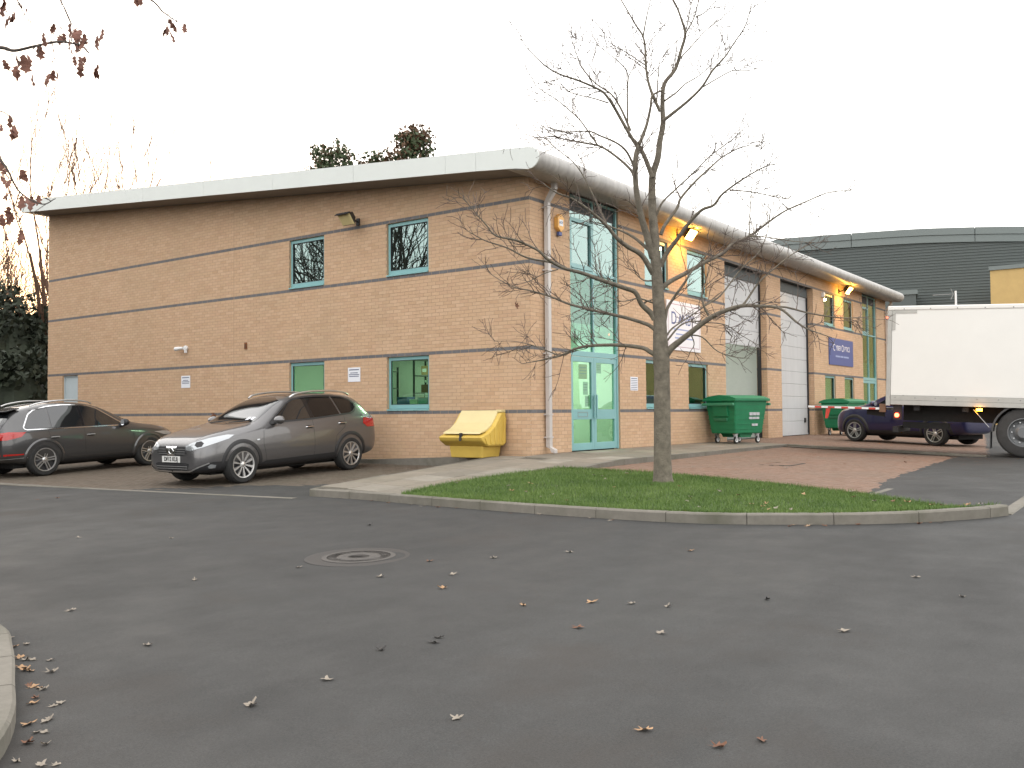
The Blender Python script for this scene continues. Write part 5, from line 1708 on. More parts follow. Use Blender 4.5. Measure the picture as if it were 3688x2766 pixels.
    def side(s, sd): return (lambda u, v: (u, sd * 2.5, v), (0, -sd, 0))
    def frontv(s): return (lambda u, v: (4, u, v), (-1, 0, 0))
    def rear(s): return (lambda u, v: (-4, u, v), (1, 0, 0))
    def topv(s): return (lambda u, v: (u, v, 4), (0, 0, -1))
    def diag(s, sd, ang=40, sgn=1):
        """oblique view of a corner: u runs outwards along the corner, v is height"""
        c, n = math.cos(rad(ang)), math.sin(rad(ang))
        ux = Vector((-n * sgn, sd * c, 0))
        dd = Vector((-c * sgn, -sd * n, 0))
        o = Vector((s.xf if sgn > 0 else s.xr, 0, 0))
        return (lambda u, v: tuple(o + ux * u - dd * 5 + Vector((0, 0, v))), tuple(dd))

def wheel(car, ax, side, y, R, rimR, style, width=0.225):
    hub = R
    s_ = side
    c = (ax, y, hub)
    # tyre profile (radius, offset along the axle, outwards positive)
    w = width / 2
    prof = [(rimR + 0.005, -w), (R - 0.03, -w), (R - 0.008, -w * 0.8), (R, -w * 0.45), (R, w * 0.45), (R - 0.008, w * 0.8), (R - 0.03, w), (rimR + 0.03, w + 0.004), (rimR + 0.004, w - 0.004)]
    tyre = MB().lathe([(r, s_ * h) for r, h in prof], 40, 'y', c, caps=False).build('wheel', 'tyre', car.t, smooth=True)
    mb = MB()
    # rim: lip and barrel
    mb.lathe([(r, s_ * h) for r, h in [(rimR + 0.006, w - 0.002), (rimR + 0.004, w + 0.006), (rimR - 0.012, w + 0.004), (rimR - 0.02, w - 0.015)]], 40, 'y', c, caps=False)
    n = {'ten': 10, 'five': 5, 'truck': 0}[style]
    def spoke(a, r0, r1, h0, h1, wd0, wd1, o=0.0):
        ca, sa = math.cos(a), math.sin(a)
        def P(r, t, h): return (c[0] + r * ca - t * sa, c[1] + s_ * h, c[2] + r * sa + t * ca)
        mb.hexa([P(r0, -wd0 + o, h0 - 0.03), P(r1, -wd1 + o, h1 - 0.03), P(r1, wd1 + o, h1 - 0.03), P(r0, wd0 + o, h0 - 0.03), P(r0, -wd0 * 0.8 + o, h0), P(r1, -wd1 * 0.8 + o, h1), P(r1, wd1 * 0.8 + o, h1), P(r0, wd0 * 0.8 + o, h0)])
    if style == 'ten':
        for k in range(10):
            spoke(2 * PI * k / 10 + 0.25, 0.045, rimR - 0.006, w - 0.012, w - 0.002, 0.011, 0.03 if k % 2 else 0.024)
    elif style == 'five':
        for k in range(5):
            a = 2 * PI * k / 5 + 0.1 + 0.3 * (ax > 0)
            for o in (-1, 1):
                spoke(a + o * 0.03, 0.05, rimR - 0.006, w - 0.012, w - 0.004, 0.012, 0.014, o * 0.022)
    mb.lathe([(0.0, s_ * (w - 0.004)), (0.035, s_ * (w - 0.006)), (0.06, s_ * (w - 0.02)), (0.06, s_ * (w - 0.05))], 20, 'y', c, caps=False)
    mb.build('rim', 'alloy', tyre, smooth=True, angle=30)
    MB().lathe([(0.0, s_ * (w - 0.075)), (rimR, s_ * (w - 0.06)), (rimR + 0.004, -s_ * w)], 30, 'y', c, caps=False).build('rim_well', 'alloy_dark', tyre)
    MB().lathe([(0.0, -s_ * (w - 0.01)), (rimR + 0.004, -s_ * (w - 0.01))], 24, 'y', c, caps=False).build('wheel_back', 'wheel_well', tyre)
    return tyre

def door_handle(car, x, z, sd, mat='chrome'):
    fo, d = car.side(sd)
    h, n = car.hit(fo(x, z), d)
    if h is None: return
    mb = MB()
    y = h.y
    mb.tube([(x + 0.10, y + sd * 0.004, z - 0.004), (x + 0.08, y + sd * 0.03, z), (x, y + sd * 0.036, z + 0.003), (x - 0.08, y + sd * 0.03, z), (x - 0.10, y + sd * 0.004, z - 0.004)], [0.01, 0.013, 0.014, 0.013, 0.01], 8)
    mb.build('door_handle', mat, car.t, smooth=True)
    car.panel('handle_recess', 'black_plastic', [(x - 0.07, z - 0.035), (x + 0.07, z - 0.035), (x + 0.085, z), (x + 0.06, z + 0.03), (x - 0.06, z + 0.03), (x - 0.085, z)], car.side(sd), 0.002, sub=1)

def mirror(car, x, z, sd, mat):
    fo, d = car.side(sd)
    h, n = car.hit(fo(x, z), d)
    y = h.y
    mb = MB()
    c = Vector((x - 0.02, y + sd * 0.16, z + 0.075))
    # rounded housing
    rows = []
    N, M = 14, 8
    for j in range(M + 1):
        ph = -PI / 2 + PI * j / M
        base = len(mb.v)
        for i in range(N):
            th = 2 * PI * i / N
            cx, cy, cz = math.cos(ph) * math.cos(th), math.cos(ph) * math.sin(th), math.sin(ph)
            fx = 0.11 if cx > 0 else 0.055
            mb.v.append((c.x + fx * cx * (1 - 0.12 * abs(cz)), c.y + 0.125 * cy, c.z + 0.082 * cz))
        rows.append(base)
    for a, b in zip(rows[:-1], rows[1:]):
        for i in range(N): mb.f.append((a + i, a + (i + 1) % N, b + (i + 1) % N, b + i))
    m = mb.build('door_mirror', mat, car.t, smooth=True)
    mb = MB(); mb.hexa([(x - 0.04, y - sd * 0.02, z - 0.02), (x + 0.08, y - sd * 0.02, z - 0.02), (x + 0.04, y + sd * 0.10, z + 0.015), (x - 0.05, y + sd * 0.10, z + 0.015), (x - 0.04, y - sd * 0.02, z + 0.05), (x + 0.06, y - sd * 0.02, z + 0.05), (x + 0.04, y + sd * 0.10, z + 0.04), (x - 0.05, y + sd * 0.10, z + 0.04)])
    mb.build('mirror_arm', 'black_plastic', m)
    mb = MB(); mb.lathe([(0.0, -0.058), (0.07, -0.057)], 16, 'x', tuple(c), caps=False)
    mb.build('mirror_glass', 'chrome', m)

# ------------------------------------------------------------------ grey crossover, nose to the road
def crossover():
    F = Vector((-4.33, 3.46, 0)); 
    rz = PI + rad(1.6)
    st = [  # x, half width, bottom, widest height, shoulder, top, top half width
        (2.255, 0.50, 0.30, 0.44, 0.54, 0.66, 0.36),
        (2.235, 0.66, 0.26, 0.44, 0.60, 0.745, 0.50),
        (2.15, 0.775, 0.23, 0.46, 0.67, 0.825, 0.62),
        (1.98, 0.845, 0.22, 0.50, 0.76, 0.905, 0.68),
        (1.65, 0.878, 0.22, 0.54, 0.85, 0.985, 0.70),
        (1.25, 0.888, 0.22, 0.55, 0.92, 1.045, 0.71),
        (0.98, 0.889, 0.22, 0.55, 0.955, 1.085, 0.715),
        (0.72, 0.889, 0.22, 0.55, 0.985, 1.24, 0.66),
        (0.42, 0.889, 0.22, 0.55, 1.00, 1.42, 0.61),
        (0.12, 0.889, 0.22, 0.55, 1.015, 1.545, 0.585),
        (-0.20, 0.889, 0.22, 0.55, 1.03, 1.600, 0.575),
        (-0.70, 0.889, 0.22, 0.55, 1.05, 1.622, 0.57),
        (-1.20, 0.889, 0.22, 0.55, 1.07, 1.610, 0.56),
        (-1.60, 0.885, 0.23, 0.56, 1.085, 1.575, 0.55),
        (-1.88, 0.872, 0.25, 0.58, 1.09, 1.520, 0.53),
        (-2.05, 0.85, 0.28, 0.60, 1.08, 1.37, 0.555),
        (-2.18, 0.815, 0.31, 0.62, 1.04, 1.19, 0.58),
        (-2.255, 0.76, 0.35, 0.62, 0.95, 1.06, 0.56),
        (-2.285, 0.66, 0.40, 0.60, 0.80, 0.90, 0.50)]
    # axle centres at +-1.3825; left wheel contact at F
    d = Vector((math.cos(rz), math.sin(rz), 0)); l = Vector((-d.y, d.x, 0))
    org = F - d * 1.3825 - l * 0.775
    zf = z_park(F.x, F.y); zr = z_park((F - d * 2.765).x, F.y)
    pitch = math.atan2(zr - zf, 2.765)
    c = Car('parked_crossover', (org.x, org.y, (zf + zr) / 2), rz, 'grey crossover parked facing the road beside the footpath', 'paint_grey', st, pitch)
    c.hub = 0.345
    S = c.side
    c.cut_wheels((1.3825, -1.3825), 0.395, 0.55)
    for sd in (1, -1):
        c.panel('side_window', 'car_glass', [(0.60, 1.085), (0.52, 1.155), (0.12, 1.405), (-0.08, 1.475), (-0.30, 1.51), (-0.335, 1.115)], S(sd), 0.005)
        c.panel('side_window', 'privacy_glass', [(-0.445, 1.12), (-0.41, 1.52), (-0.75, 1.535), (-1.10, 1.525), (-1.165, 1.165)], S(sd), 0.005)
        c.panel('side_window', 'privacy_glass', [(-1.205, 1.17), (-1.14, 1.522), (-1.42, 1.495), (-1.62, 1.43), (-1.71, 1.36), (-1.69, 1.29), (-1.58, 1.215), (-1.45, 1.18)], S(sd), 0.005)
        c.panel('door_pillar', 'black_gloss', [(-0.338, 1.115), (-0.302, 1.512), (-0.408, 1.52), (-0.442, 1.12)], S(sd), 0.004)
        c.strip('window_trim', 'black_plastic', [(0.68, 1.055), (0.60, 1.07), (-0.4, 1.10), (-1.2, 1.15), (-1.5, 1.17), (-1.64, 1.22), (-1.73, 1.31)], 0.026, S(sd), 0.006)
        c.strip('window_trim', 'black_plastic', [(0.66, 1.075), (0.50, 1.175), (0.10, 1.425), (-0.1, 1.498), (-0.40, 1.538), (-0.75, 1.556), (-1.12, 1.545), (-1.44, 1.512), (-1.64, 1.445), (-1.73, 1.36), (-1.73, 1.31)], 0.022, S(sd), 0.006)
        # seams
        for pts in ([(0.86, 0.98), (0.90, 0.7), (0.83, 0.42), (0.80, 0.33)], [(-0.375, 1.08), (-0.385, 0.7), (-0.37, 0.33)], [(-1.26, 1.12), (-1.24, 0.9), (-0.98, 0.74), (-0.93, 0.45), (-0.97, 0.34)]):
            c.strip('door_seam', 'dark', pts, 0.007, S(sd), 0.002)
        # dark sill and arch trims
        c.panel('sill_trim', 'black_plastic', [(0.93, 0.225), (0.93, 0.345), (0.84, 0.375), (-0.90, 0.405), (-0.98, 0.39), (-0.98, 0.225)], S(sd), 0.008, sub=3)
        c.strip('sill_line', 'paint_grey', [(0.72, 0.455), (-0.86, 0.485)], 0.03, S(sd), 0.008)
        for ax in (1.3825, -1.3825): c.arch(ax, 0.39, 0.462, sd, 'black_plastic')
        door_handle(c, -0.27, 0.95, sd); door_handle(c, -1.16, 0.985, sd)
        mirror(c, 0.60, 1.045, sd, 'paint_grey')
        # roof rail
        pts = [(0.0, 0.60, 1.535), (-0.12, 0.615, 1.592), (-0.4, 0.62, 1.632), (-0.8, 0.62, 1.648), (-1.2, 0.612, 1.638), (-1.5, 0.60, 1.60), (-1.62, 0.59, 1.555)]
        mb = MB(); mb.tube([(p[0], sd * p[1], p[2]) for p in catmull([Vector(p) for p in pts], 4)], 0.019, 8); mb.build('roof_rail', 'alloy', c.t, smooth=True)
        # headlamp and tail lamp
        c.panel('headlight', 'lamp_clear', [(0.30, 0.655), (0.40, 0.645), (0.62, 0.70), (1.02, 0.83), (1.10, 0.89), (0.98, 0.90), (0.70, 0.855), (0.42, 0.78), (0.30, 0.73)], c.diag(sd, 42), 0.006, sub=3)
        c.panel('headlight_lens', 'black_gloss', [(0.52, 0.70), (0.60, 0.715), (0.63, 0.77), (0.58, 0.805), (0.50, 0.79), (0.47, 0.74)], c.diag(sd, 42), 0.009, sub=1)
        c.panel('tail_light', 'lamp_red', [(0.55, 0.86), (0.90, 0.87), (0.98, 0.95), (0.95, 1.06), (0.80, 1.08), (0.55, 1.0)], c.diag(sd, 40, -1), 0.008, sub=2)
        c.panel('tail_light_top', 'lamp_clear', [(0.62, 1.02), (0.80, 1.085), (0.94, 1.065), (0.93, 1.13), (0.78, 1.14), (0.66, 1.08)], c.diag(sd, 40, -1), 0.010, sub=1)
        c.panel('bumper_corner', 'black_plastic', [(0.30, 0.26), (0.55, 0.25), (1.12, 0.24), (1.30, 0.25), (1.30, 0.40), (1.10, 0.43), (0.78, 0.44), (0.55, 0.36), (0.42, 0.30)], c.diag(sd, 42), 0.006, sub=3)
        c.strip('bumper_line', 'alloy', [(0.02, 0.275), (0.38, 0.285), (0.52, 0.35), (0.72, 0.425)], 0.022, c.diag(sd, 42), 0.012)
        c.panel('fog_light', 'lamp_clear', [(0.70, 0.33), (0.80, 0.33), (0.82, 0.385), (0.74, 0.40), (0.69, 0.37)], c.diag(sd, 42), 0.010, sub=1)
    # glass front and rear
    c.panel('windscreen', 'car_glass', [(-0.66, 1.10), (-0.40, 1.072), (0, 1.062), (0.40, 1.072), (0.66, 1.10), (0.60, 1.30), (0.535, 1.47), (0.30, 1.535), (0, 1.55), (-0.30, 1.535), (-0.535, 1.47), (-0.60, 1.30)], c.frontv(), 0.004, sub=4)
    c.panel('rear_window', 'privacy_glass', [(-0.50, 1.14), (0.50, 1.14), (0.47, 1.42), (0, 1.45), (-0.47, 1.42)], c.rear(), 0.005, sub=3)
    c.panel('roof_glass', 'black_gloss', [(-0.05, -0.46), (-0.05, 0.46), (-1.35, 0.44), (-1.35, -0.44)], c.topv(), 0.003, sub=3)
    for y in (-0.42, 0.12):
        mb = MB(); mb.tube([(1.03, y - 0.06, 1.09), (0.96, y + 0.2, 1.115), (0.90, y + 0.42, 1.14)], 0.011, 6); mb.build('wiper', 'black_plastic', c.t)
    # bonnet edges and creases
    for y in (-1, 1):
        c.strip('bonnet_seam', 'dark', [(2.12, y * 0.52), (1.7, y * 0.66), (1.05, y * 0.70)], 0.006, c.topv(), 0.002)
    # grille, emblem, lower intake, plate
    c.panel('grille', 'black_plastic', [(-0.43, 0.60), (-0.38, 0.665), (-0.40, 0.715), (0.40, 0.715), (0.38, 0.665), (0.43, 0.60), (0.30, 0.555), (-0.30, 0.555)], c.frontv(), 0.006, sub=3)
    for z in (0.59, 0.63, 0.67):
        c.strip('grille_bar', 'grey_metal', [(-0.38, z), (0.38, z)], 0.007, c.frontv(), 0.012)
    c.panel('lower_intake', 'dark', [(-0.48, 0.41), (-0.42, 0.29), (0.42, 0.29), (0.48, 0.41), (0.40, 0.43), (-0.40, 0.43)], c.frontv(), 0.005, sub=3)
    for z in (0.325, 0.365): c.strip('intake_bar', 'grey_metal', [(-0.44, z), (0.44, z)], 0.01, c.frontv(), 0.012)
    em = c.panel('emblem', 'chrome', [(-0.155, 0.72), (-0.10, 0.555), (0.10, 0.555), (0.155, 0.72), (0.118, 0.72), (0.072, 0.585), (-0.072, 0.585), (-0.118, 0.72)], c.frontv(), 0.016, sub=2, thick=0.006)
    h, n = c.hit((4, 0, 0.645), (-1, 0, 0))
    MB().lathe([(0.038, 0.0), (0.055, 0.012), (0.062, 0.0)], 24, 'x', (h.x + 0.018, 0, 0.645), caps=False).build('emblem_ring', 'chrome', c.t, smooth=True)
    box('emblem_bar', 'chrome', h.x + 0.015, h.x + 0.032, -0.075, 0.075, 0.633, 0.657, c.t, bevel=0.003)
    h, n = c.hit((4, 0, 0.49), (-1, 0, 0))
    px = h.x + 0.012
    pl = box('number_plate', 'plate_white', px, px + 0.008, -0.26, 0.26, 0.435, 0.547, c.t, bevel=0.002)
    text('plate_lettering', 'DF12 KUJ', 'black_plastic', 0.105, (px + 0.010, 0, 0.491), (PI / 2, 0, PI / 2), pl, sx=0.92, bold=0.002)
    c.panel('bumper_lip', 'black_plastic', [(-0.50, 0.245), (0.50, 0.245), (0.50, 0.285), (-0.50, 0.285)], c.frontv(), 0.006, sub=3)
    # stickers low in the windscreen
    for y in (-0.42, -0.53): c.panel('windscreen_sticker', 'paper', [(-y - 0.04, 1.13), (-y + 0.04, 1.13), (-y + 0.04, 1.18), (-y - 0.04, 1.18)], c.frontv(), 0.007, sub=1)
    c.panel('side_repeater', 'lamp_clear', [(0.98, 0.765), (1.05, 0.765), (1.06, 0.785), (0.99, 0.79)], S(1), 0.006, sub=1)
    for ax in (1.3825, -1.3825):
        for sd in (1, -1): wheel(c, ax, sd, sd * 0.775, 0.345, 0.238, 'ten')
    box('underbody', 'wheel_well', -1.9, 1.9, -0.6, 0.6, 0.19, 0.34, c.t)
crossover()

# ------------------------------------------------------------------ slate hatchback with its nose to the wall
def slate_suv():
    R = Vector((-4.95, 9.3, 0))          # right rear wheel
    rz = rad(4.0)
    st = [
        (2.19, 0.50, 0.30, 0.44, 0.58, 0.70, 0.40),
        (2.15, 0.68, 0.25, 0.45, 0.66, 0.78, 0.52),
        (2.02, 0.82, 0.22, 0.48, 0.74, 0.87, 0.62),
        (1.75, 0.885, 0.21, 0.52, 0.82, 0.95, 0.68),
        (1.30, 0.912, 0.21, 0.54, 0.89, 1.015, 0.71),
        (0.95, 0.915, 0.21, 0.54, 0.92, 1.06, 0.715),
        (0.65, 0.915, 0.21, 0.54, 0.94, 1.225, 0.66),
        (0.35, 0.915, 0.21, 0.54, 0.95, 1.40, 0.61),
        (0.05, 0.915, 0.21, 0.54, 0.96, 1.52, 0.585),
        (-0.35, 0.915, 0.21, 0.54, 0.965, 1.578, 0.575),
        (-0.85, 0.915, 0.21, 0.54, 0.97, 1.575, 0.565),
        (-1.25, 0.912, 0.22, 0.55, 0.975, 1.535, 0.55),
        (-1.60, 0.90, 0.24, 0.57, 0.98, 1.455, 0.535),
        (-1.80, 0.885, 0.27, 0.59, 0.98, 1.385, 0.53),
        (-1.98, 0.86, 0.30, 0.60, 0.965, 1.20, 0.56),
        (-2.10, 0.82, 0.33, 0.61, 0.93, 1.03, 0.60),
        (-2.165, 0.76, 0.36, 0.60, 0.82, 0.90, 0.58),
        (-2.19, 0.66, 0.40, 0.57, 0.70, 0.78, 0.52)]
    d = Vector((math.cos(rz), math.sin(rz), 0)); l = Vector((-d.y, d.x, 0))
    org = R + d * 1.30 + l * 0.79
    zr, zf = z_park(R.x, R.y), z_park((R + d * 2.6).x, R.y)
    pitch = -math.atan2(zf - zr, 2.6)
    c = Car('parked_suv', (org.x, org.y, (zr + zf) / 2), rz, 'dark slate car parked with its nose to the gable wall', 'paint_slate', st, pitch)
    c.hub = 0.35
    S = c.side
    c.cut_wheels((1.30, -1.30), 0.40, 0.56)
    for sd in (1, -1):
        c.panel('side_window', 'car_glass', [(0.60, 1.03), (0.10, 1.37), (-0.10, 1.435), (-0.30, 1.465), (-0.33, 1.02)], S(sd), 0.005)
        c.panel('side_window', 'car_glass', [(-0.40, 1.02), (-0.37, 1.47), (-0.70, 1.478), (-1.05, 1.45), (-1.10, 1.02)], S(sd), 0.005)
        c.panel('side_window', 'car_glass', [(-1.14, 1.02), (-1.10, 1.443), (-1.35, 1.38), (-1.50, 1.28), (-1.66, 1.05), (-1.64, 1.02)], S(sd), 0.005)
        c.panel('door_pillar', 'black_gloss', [(-0.333, 1.02), (-0.304, 1.466), (-0.366, 1.47), (-0.396, 1.02)], S(sd), 0.004)
        c.strip('window_trim', 'chrome', [(0.70, 0.995), (0.0, 0.995), (-0.8, 0.995), (-1.66, 1.0), (-1.72, 1.03), (-1.60, 1.19), (-1.50, 1.32), (-1.36, 1.405), (-1.05, 1.475), (-0.70, 1.50), (-0.35, 1.492), (-0.08, 1.458), (0.10, 1.40), (0.62, 1.05), (0.70, 1.0)], 0.018, S(sd), 0.007)
        for pts in ([(0.84, 0.95), (0.88, 0.7), (0.80, 0.38)], [(-0.36, 0.98), (-0.365, 0.6), (-0.35, 0.38)], [(-1.20, 0.98), (-1.16, 0.82), (-0.90, 0.66), (-0.85, 0.42)]):
            c.strip('door_seam', 'dark', pts, 0.007, S(sd), 0.002)
        c.panel('sill_trim', 'black_plastic', [(0.88, 0.215), (0.88, 0.31), (0.80, 0.335), (-0.82, 0.335), (-0.88, 0.32), (-0.88, 0.215)], S(sd), 0.008, sub=3)
        c.strip('sill_line', 'paint_slate', [(0.75, 0.40), (-0.80, 0.40)], 0.05, S(sd), 0.012)
        for ax in (1.30, -1.30): c.arch(ax, 0.395, 0.455, sd, 'paint_slate', off=0.02)
        door_handle(c, -0.22, 0.83, sd, 'grey_metal'); door_handle(c, -1.06, 0.82, sd, 'grey_metal')
        mirror(c, 0.58, 0.985, sd, 'black_plastic')
        pts = [(0.0, 0.585, 1.515), (-0.15, 0.60, 1.565), (-0.5, 0.60, 1.60), (-0.9, 0.59, 1.595), (-1.25, 0.575, 1.55), (-1.42, 0.56, 1.50)]
        mb = MB(); mb.tube([(p[0], sd * p[1], p[2]) for p in catmull([Vector(p) for p in pts], 4)], 0.017, 8); mb.build('roof_rail', 'alloy', c.t, smooth=True)
        c.panel('tail_light', 'lamp_red', [(0.30, 0.83), (0.32, 0.92), (0.72, 0.965), (0.98, 0.955), (0.92, 0.86), (0.70, 0.80), (0.45, 0.80)], c.diag(sd, 40, -1), 0.008, sub=3)
        c.panel('headlight', 'lamp_clear', [(0.55, 0.66), (0.95, 0.72), (1.15, 0.80), (0.95, 0.81), (0.60, 0.76)], c.diag(sd, 42), 0.006, sub=2)
        c.panel('reflector', 'lamp_red', [(0.55, 0.47), (0.95, 0.48), (0.95, 0.51), (0.55, 0.51)], c.diag(sd, 40, -1), 0.006, sub=2)
        c.strip('bumper_line', 'grey_metal', [(0.35, 0.40), (1.0, 0.42)], 0.014, c.diag(sd, 40, -1), 0.006)
    c.panel('windscreen', 'car_glass', [(-0.66, 1.06), (0, 1.045), (0.66, 1.06), (0.60, 1.27), (0.53, 1.43), (0, 1.50), (-0.53, 1.43), (-0.60, 1.27)], c.frontv(), 0.004, sub=4)
    c.panel('rear_window', 'car_glass', [(-0.60, 1.02), (0.60, 1.02), (0.56, 1.20), (0.46, 1.345), (0, 1.37), (-0.46, 1.345), (-0.56, 1.20)], c.rear(), 0.005, sub=3)
    mb = MB(); mb.hexa([(-1.62, -0.50, 1.44), (-1.92, -0.53, 1.375), (-1.92, 0.53, 1.375), (-1.62, 0.50, 1.44), (-1.60, -0.50, 1.47), (-1.95, -0.53, 1.405), (-1.95, 0.53, 1.405), (-1.60, 0.50, 1.47)])
    mb.build('roof_spoiler', 'black_gloss', c.t, bevel=0.012)
    h, n = c.hit((-4, 0, 0.72), (1, 0, 0))
    box('number_plate', 'yellow', h.x - 0.018, h.x - 0.010, -0.26, 0.26, 0.665, 0.777, c.t, bevel=0.002)
    for ax in (1.30, -1.30):
        for sd in (1, -1): wheel(c, ax, sd, sd * 0.79, 0.35, 0.243, 'five')
    box('underbody', 'wheel_well', -1.85, 1.85, -0.62, 0.62, 0.19, 0.34, c.t)
slate_suv()

# ------------------------------------------------------------------ dark blue car behind the lorry
def blue_car():
    Fw = Vector((13.2, -2.55, 0)); Rw_ = Vector((12.35, -4.95, 0))     # left wheels... seen from the left side
    d = (Fw - Rw_).normalized(); rz = math.atan2(d.y, d.x)
    st = [
        (2.07, 0.48, 0.30, 0.48, 0.62, 0.74, 0.38),
        (2.03, 0.66, 0.25, 0.50, 0.70, 0.84, 0.50),
        (1.88, 0.80, 0.22, 0.54, 0.82, 0.96, 0.58),
        (1.60, 0.865, 0.22, 0.58, 0.92, 1.03, 0.64),
        (1.20, 0.882, 0.22, 0.58, 0.98, 1.08, 0.68),
        (0.95, 0.882, 0.22, 0.58, 1.00, 1.12, 0.69),
        (0.60, 0.882, 0.22, 0.58, 1.02, 1.34, 0.62),
        (0.25, 0.882, 0.22, 0.58, 1.03, 1.49, 0.58),
        (-0.10, 0.882, 0.22, 0.58, 1.05, 1.555, 0.565),
        (-0.60, 0.882, 0.22, 0.58, 1.08, 1.55, 0.55),
        (-1.10, 0.88, 0.23, 0.58, 1.11, 1.50, 0.53),
        (-1.55, 0.86, 0.26, 0.60, 1.11, 1.40, 0.51),
        (-1.85, 0.81, 0.30, 0.62, 1.05, 1.18, 0.54),
        (-2.02, 0.74, 0.34, 0.62, 0.92, 1.00, 0.54),
        (-2.06, 0.62, 0.40, 0.58, 0.78, 0.86, 0.48)]
    l = Vector((-d.y, d.x, 0))
    org = (Fw + Rw_) / 2 - l * 0.77
    zf, zr = z_yard(Fw.x, Fw.y), z_yard(Rw_.x, Rw_.y)
    c = Car('parked_car', (org.x, org.y, (zf + zr) / 2), rz, 'dark blue car seen beneath the body of the white lorry', 'paint_blue', st, math.atan2(zr - zf, 2.53))
    c.hub = 0.34
    S = c.side
    c.cut_wheels((1.265, -1.265), 0.39, 0.55)
    for sd in (1, -1):
        c.panel('side_window', 'car_glass', [(0.62, 1.08), (0.20, 1.36), (-0.30, 1.45), (-0.34, 1.11)], S(sd), 0.005)
        c.panel('side_window', 'car_glass', [(-0.42, 1.12), (-0.38, 1.45), (-0.95, 1.41), (-1.20, 1.25), (-1.15, 1.17)], S(sd), 0.005)
        c.strip('door_seam', 'dark', [(0.80, 1.0), (0.82, 0.6), (0.76, 0.36)], 0.007, S(sd), 0.002)
        c.strip('door_seam', 'dark', [(-0.37, 1.06), (-0.38, 0.6), (-0.36, 0.36)], 0.007, S(sd), 0.002)
        c.panel('sill_trim', 'black_plastic', [(0.86, 0.225), (0.86, 0.37), (-0.86, 0.39), (-0.86, 0.225)], S(sd), 0.008, sub=3)
        for ax in (1.265, -1.265): c.arch(ax, 0.385, 0.47, sd, 'black_plastic', off=0.025)
        mirror(c, 0.58, 1.06, sd, 'paint_blue')
        c.panel('headlight', 'lamp_clear', [(0.62, 0.84), (0.95, 0.92), (1.05, 0.99), (0.80, 0.96), (0.60, 0.90)], c.diag(sd, 42), 0.006, sub=2)
        c.panel('tail_light', 'lamp_red', [(0.60, 0.88), (0.90, 0.88), (0.92, 1.05), (0.66, 1.06)], c.diag(sd, 40, -1), 0.008, sub=2)
    c.panel('windscreen', 'car_glass', [(-0.62, 1.12), (0, 1.10), (0.62, 1.12), (0.53, 1.40), (0, 1.46), (-0.53, 1.40)], c.frontv(), 0.004, sub=4)
    for ax in (1.265, -1.265):
        for sd in (1, -1): wheel(c, ax, sd, sd * 0.77, 0.34, 0.232, 'five')
    box('underbody', 'wheel_well', -1.8, 1.8, -0.6, 0.6, 0.19, 0.36, c.t)
blue_car()

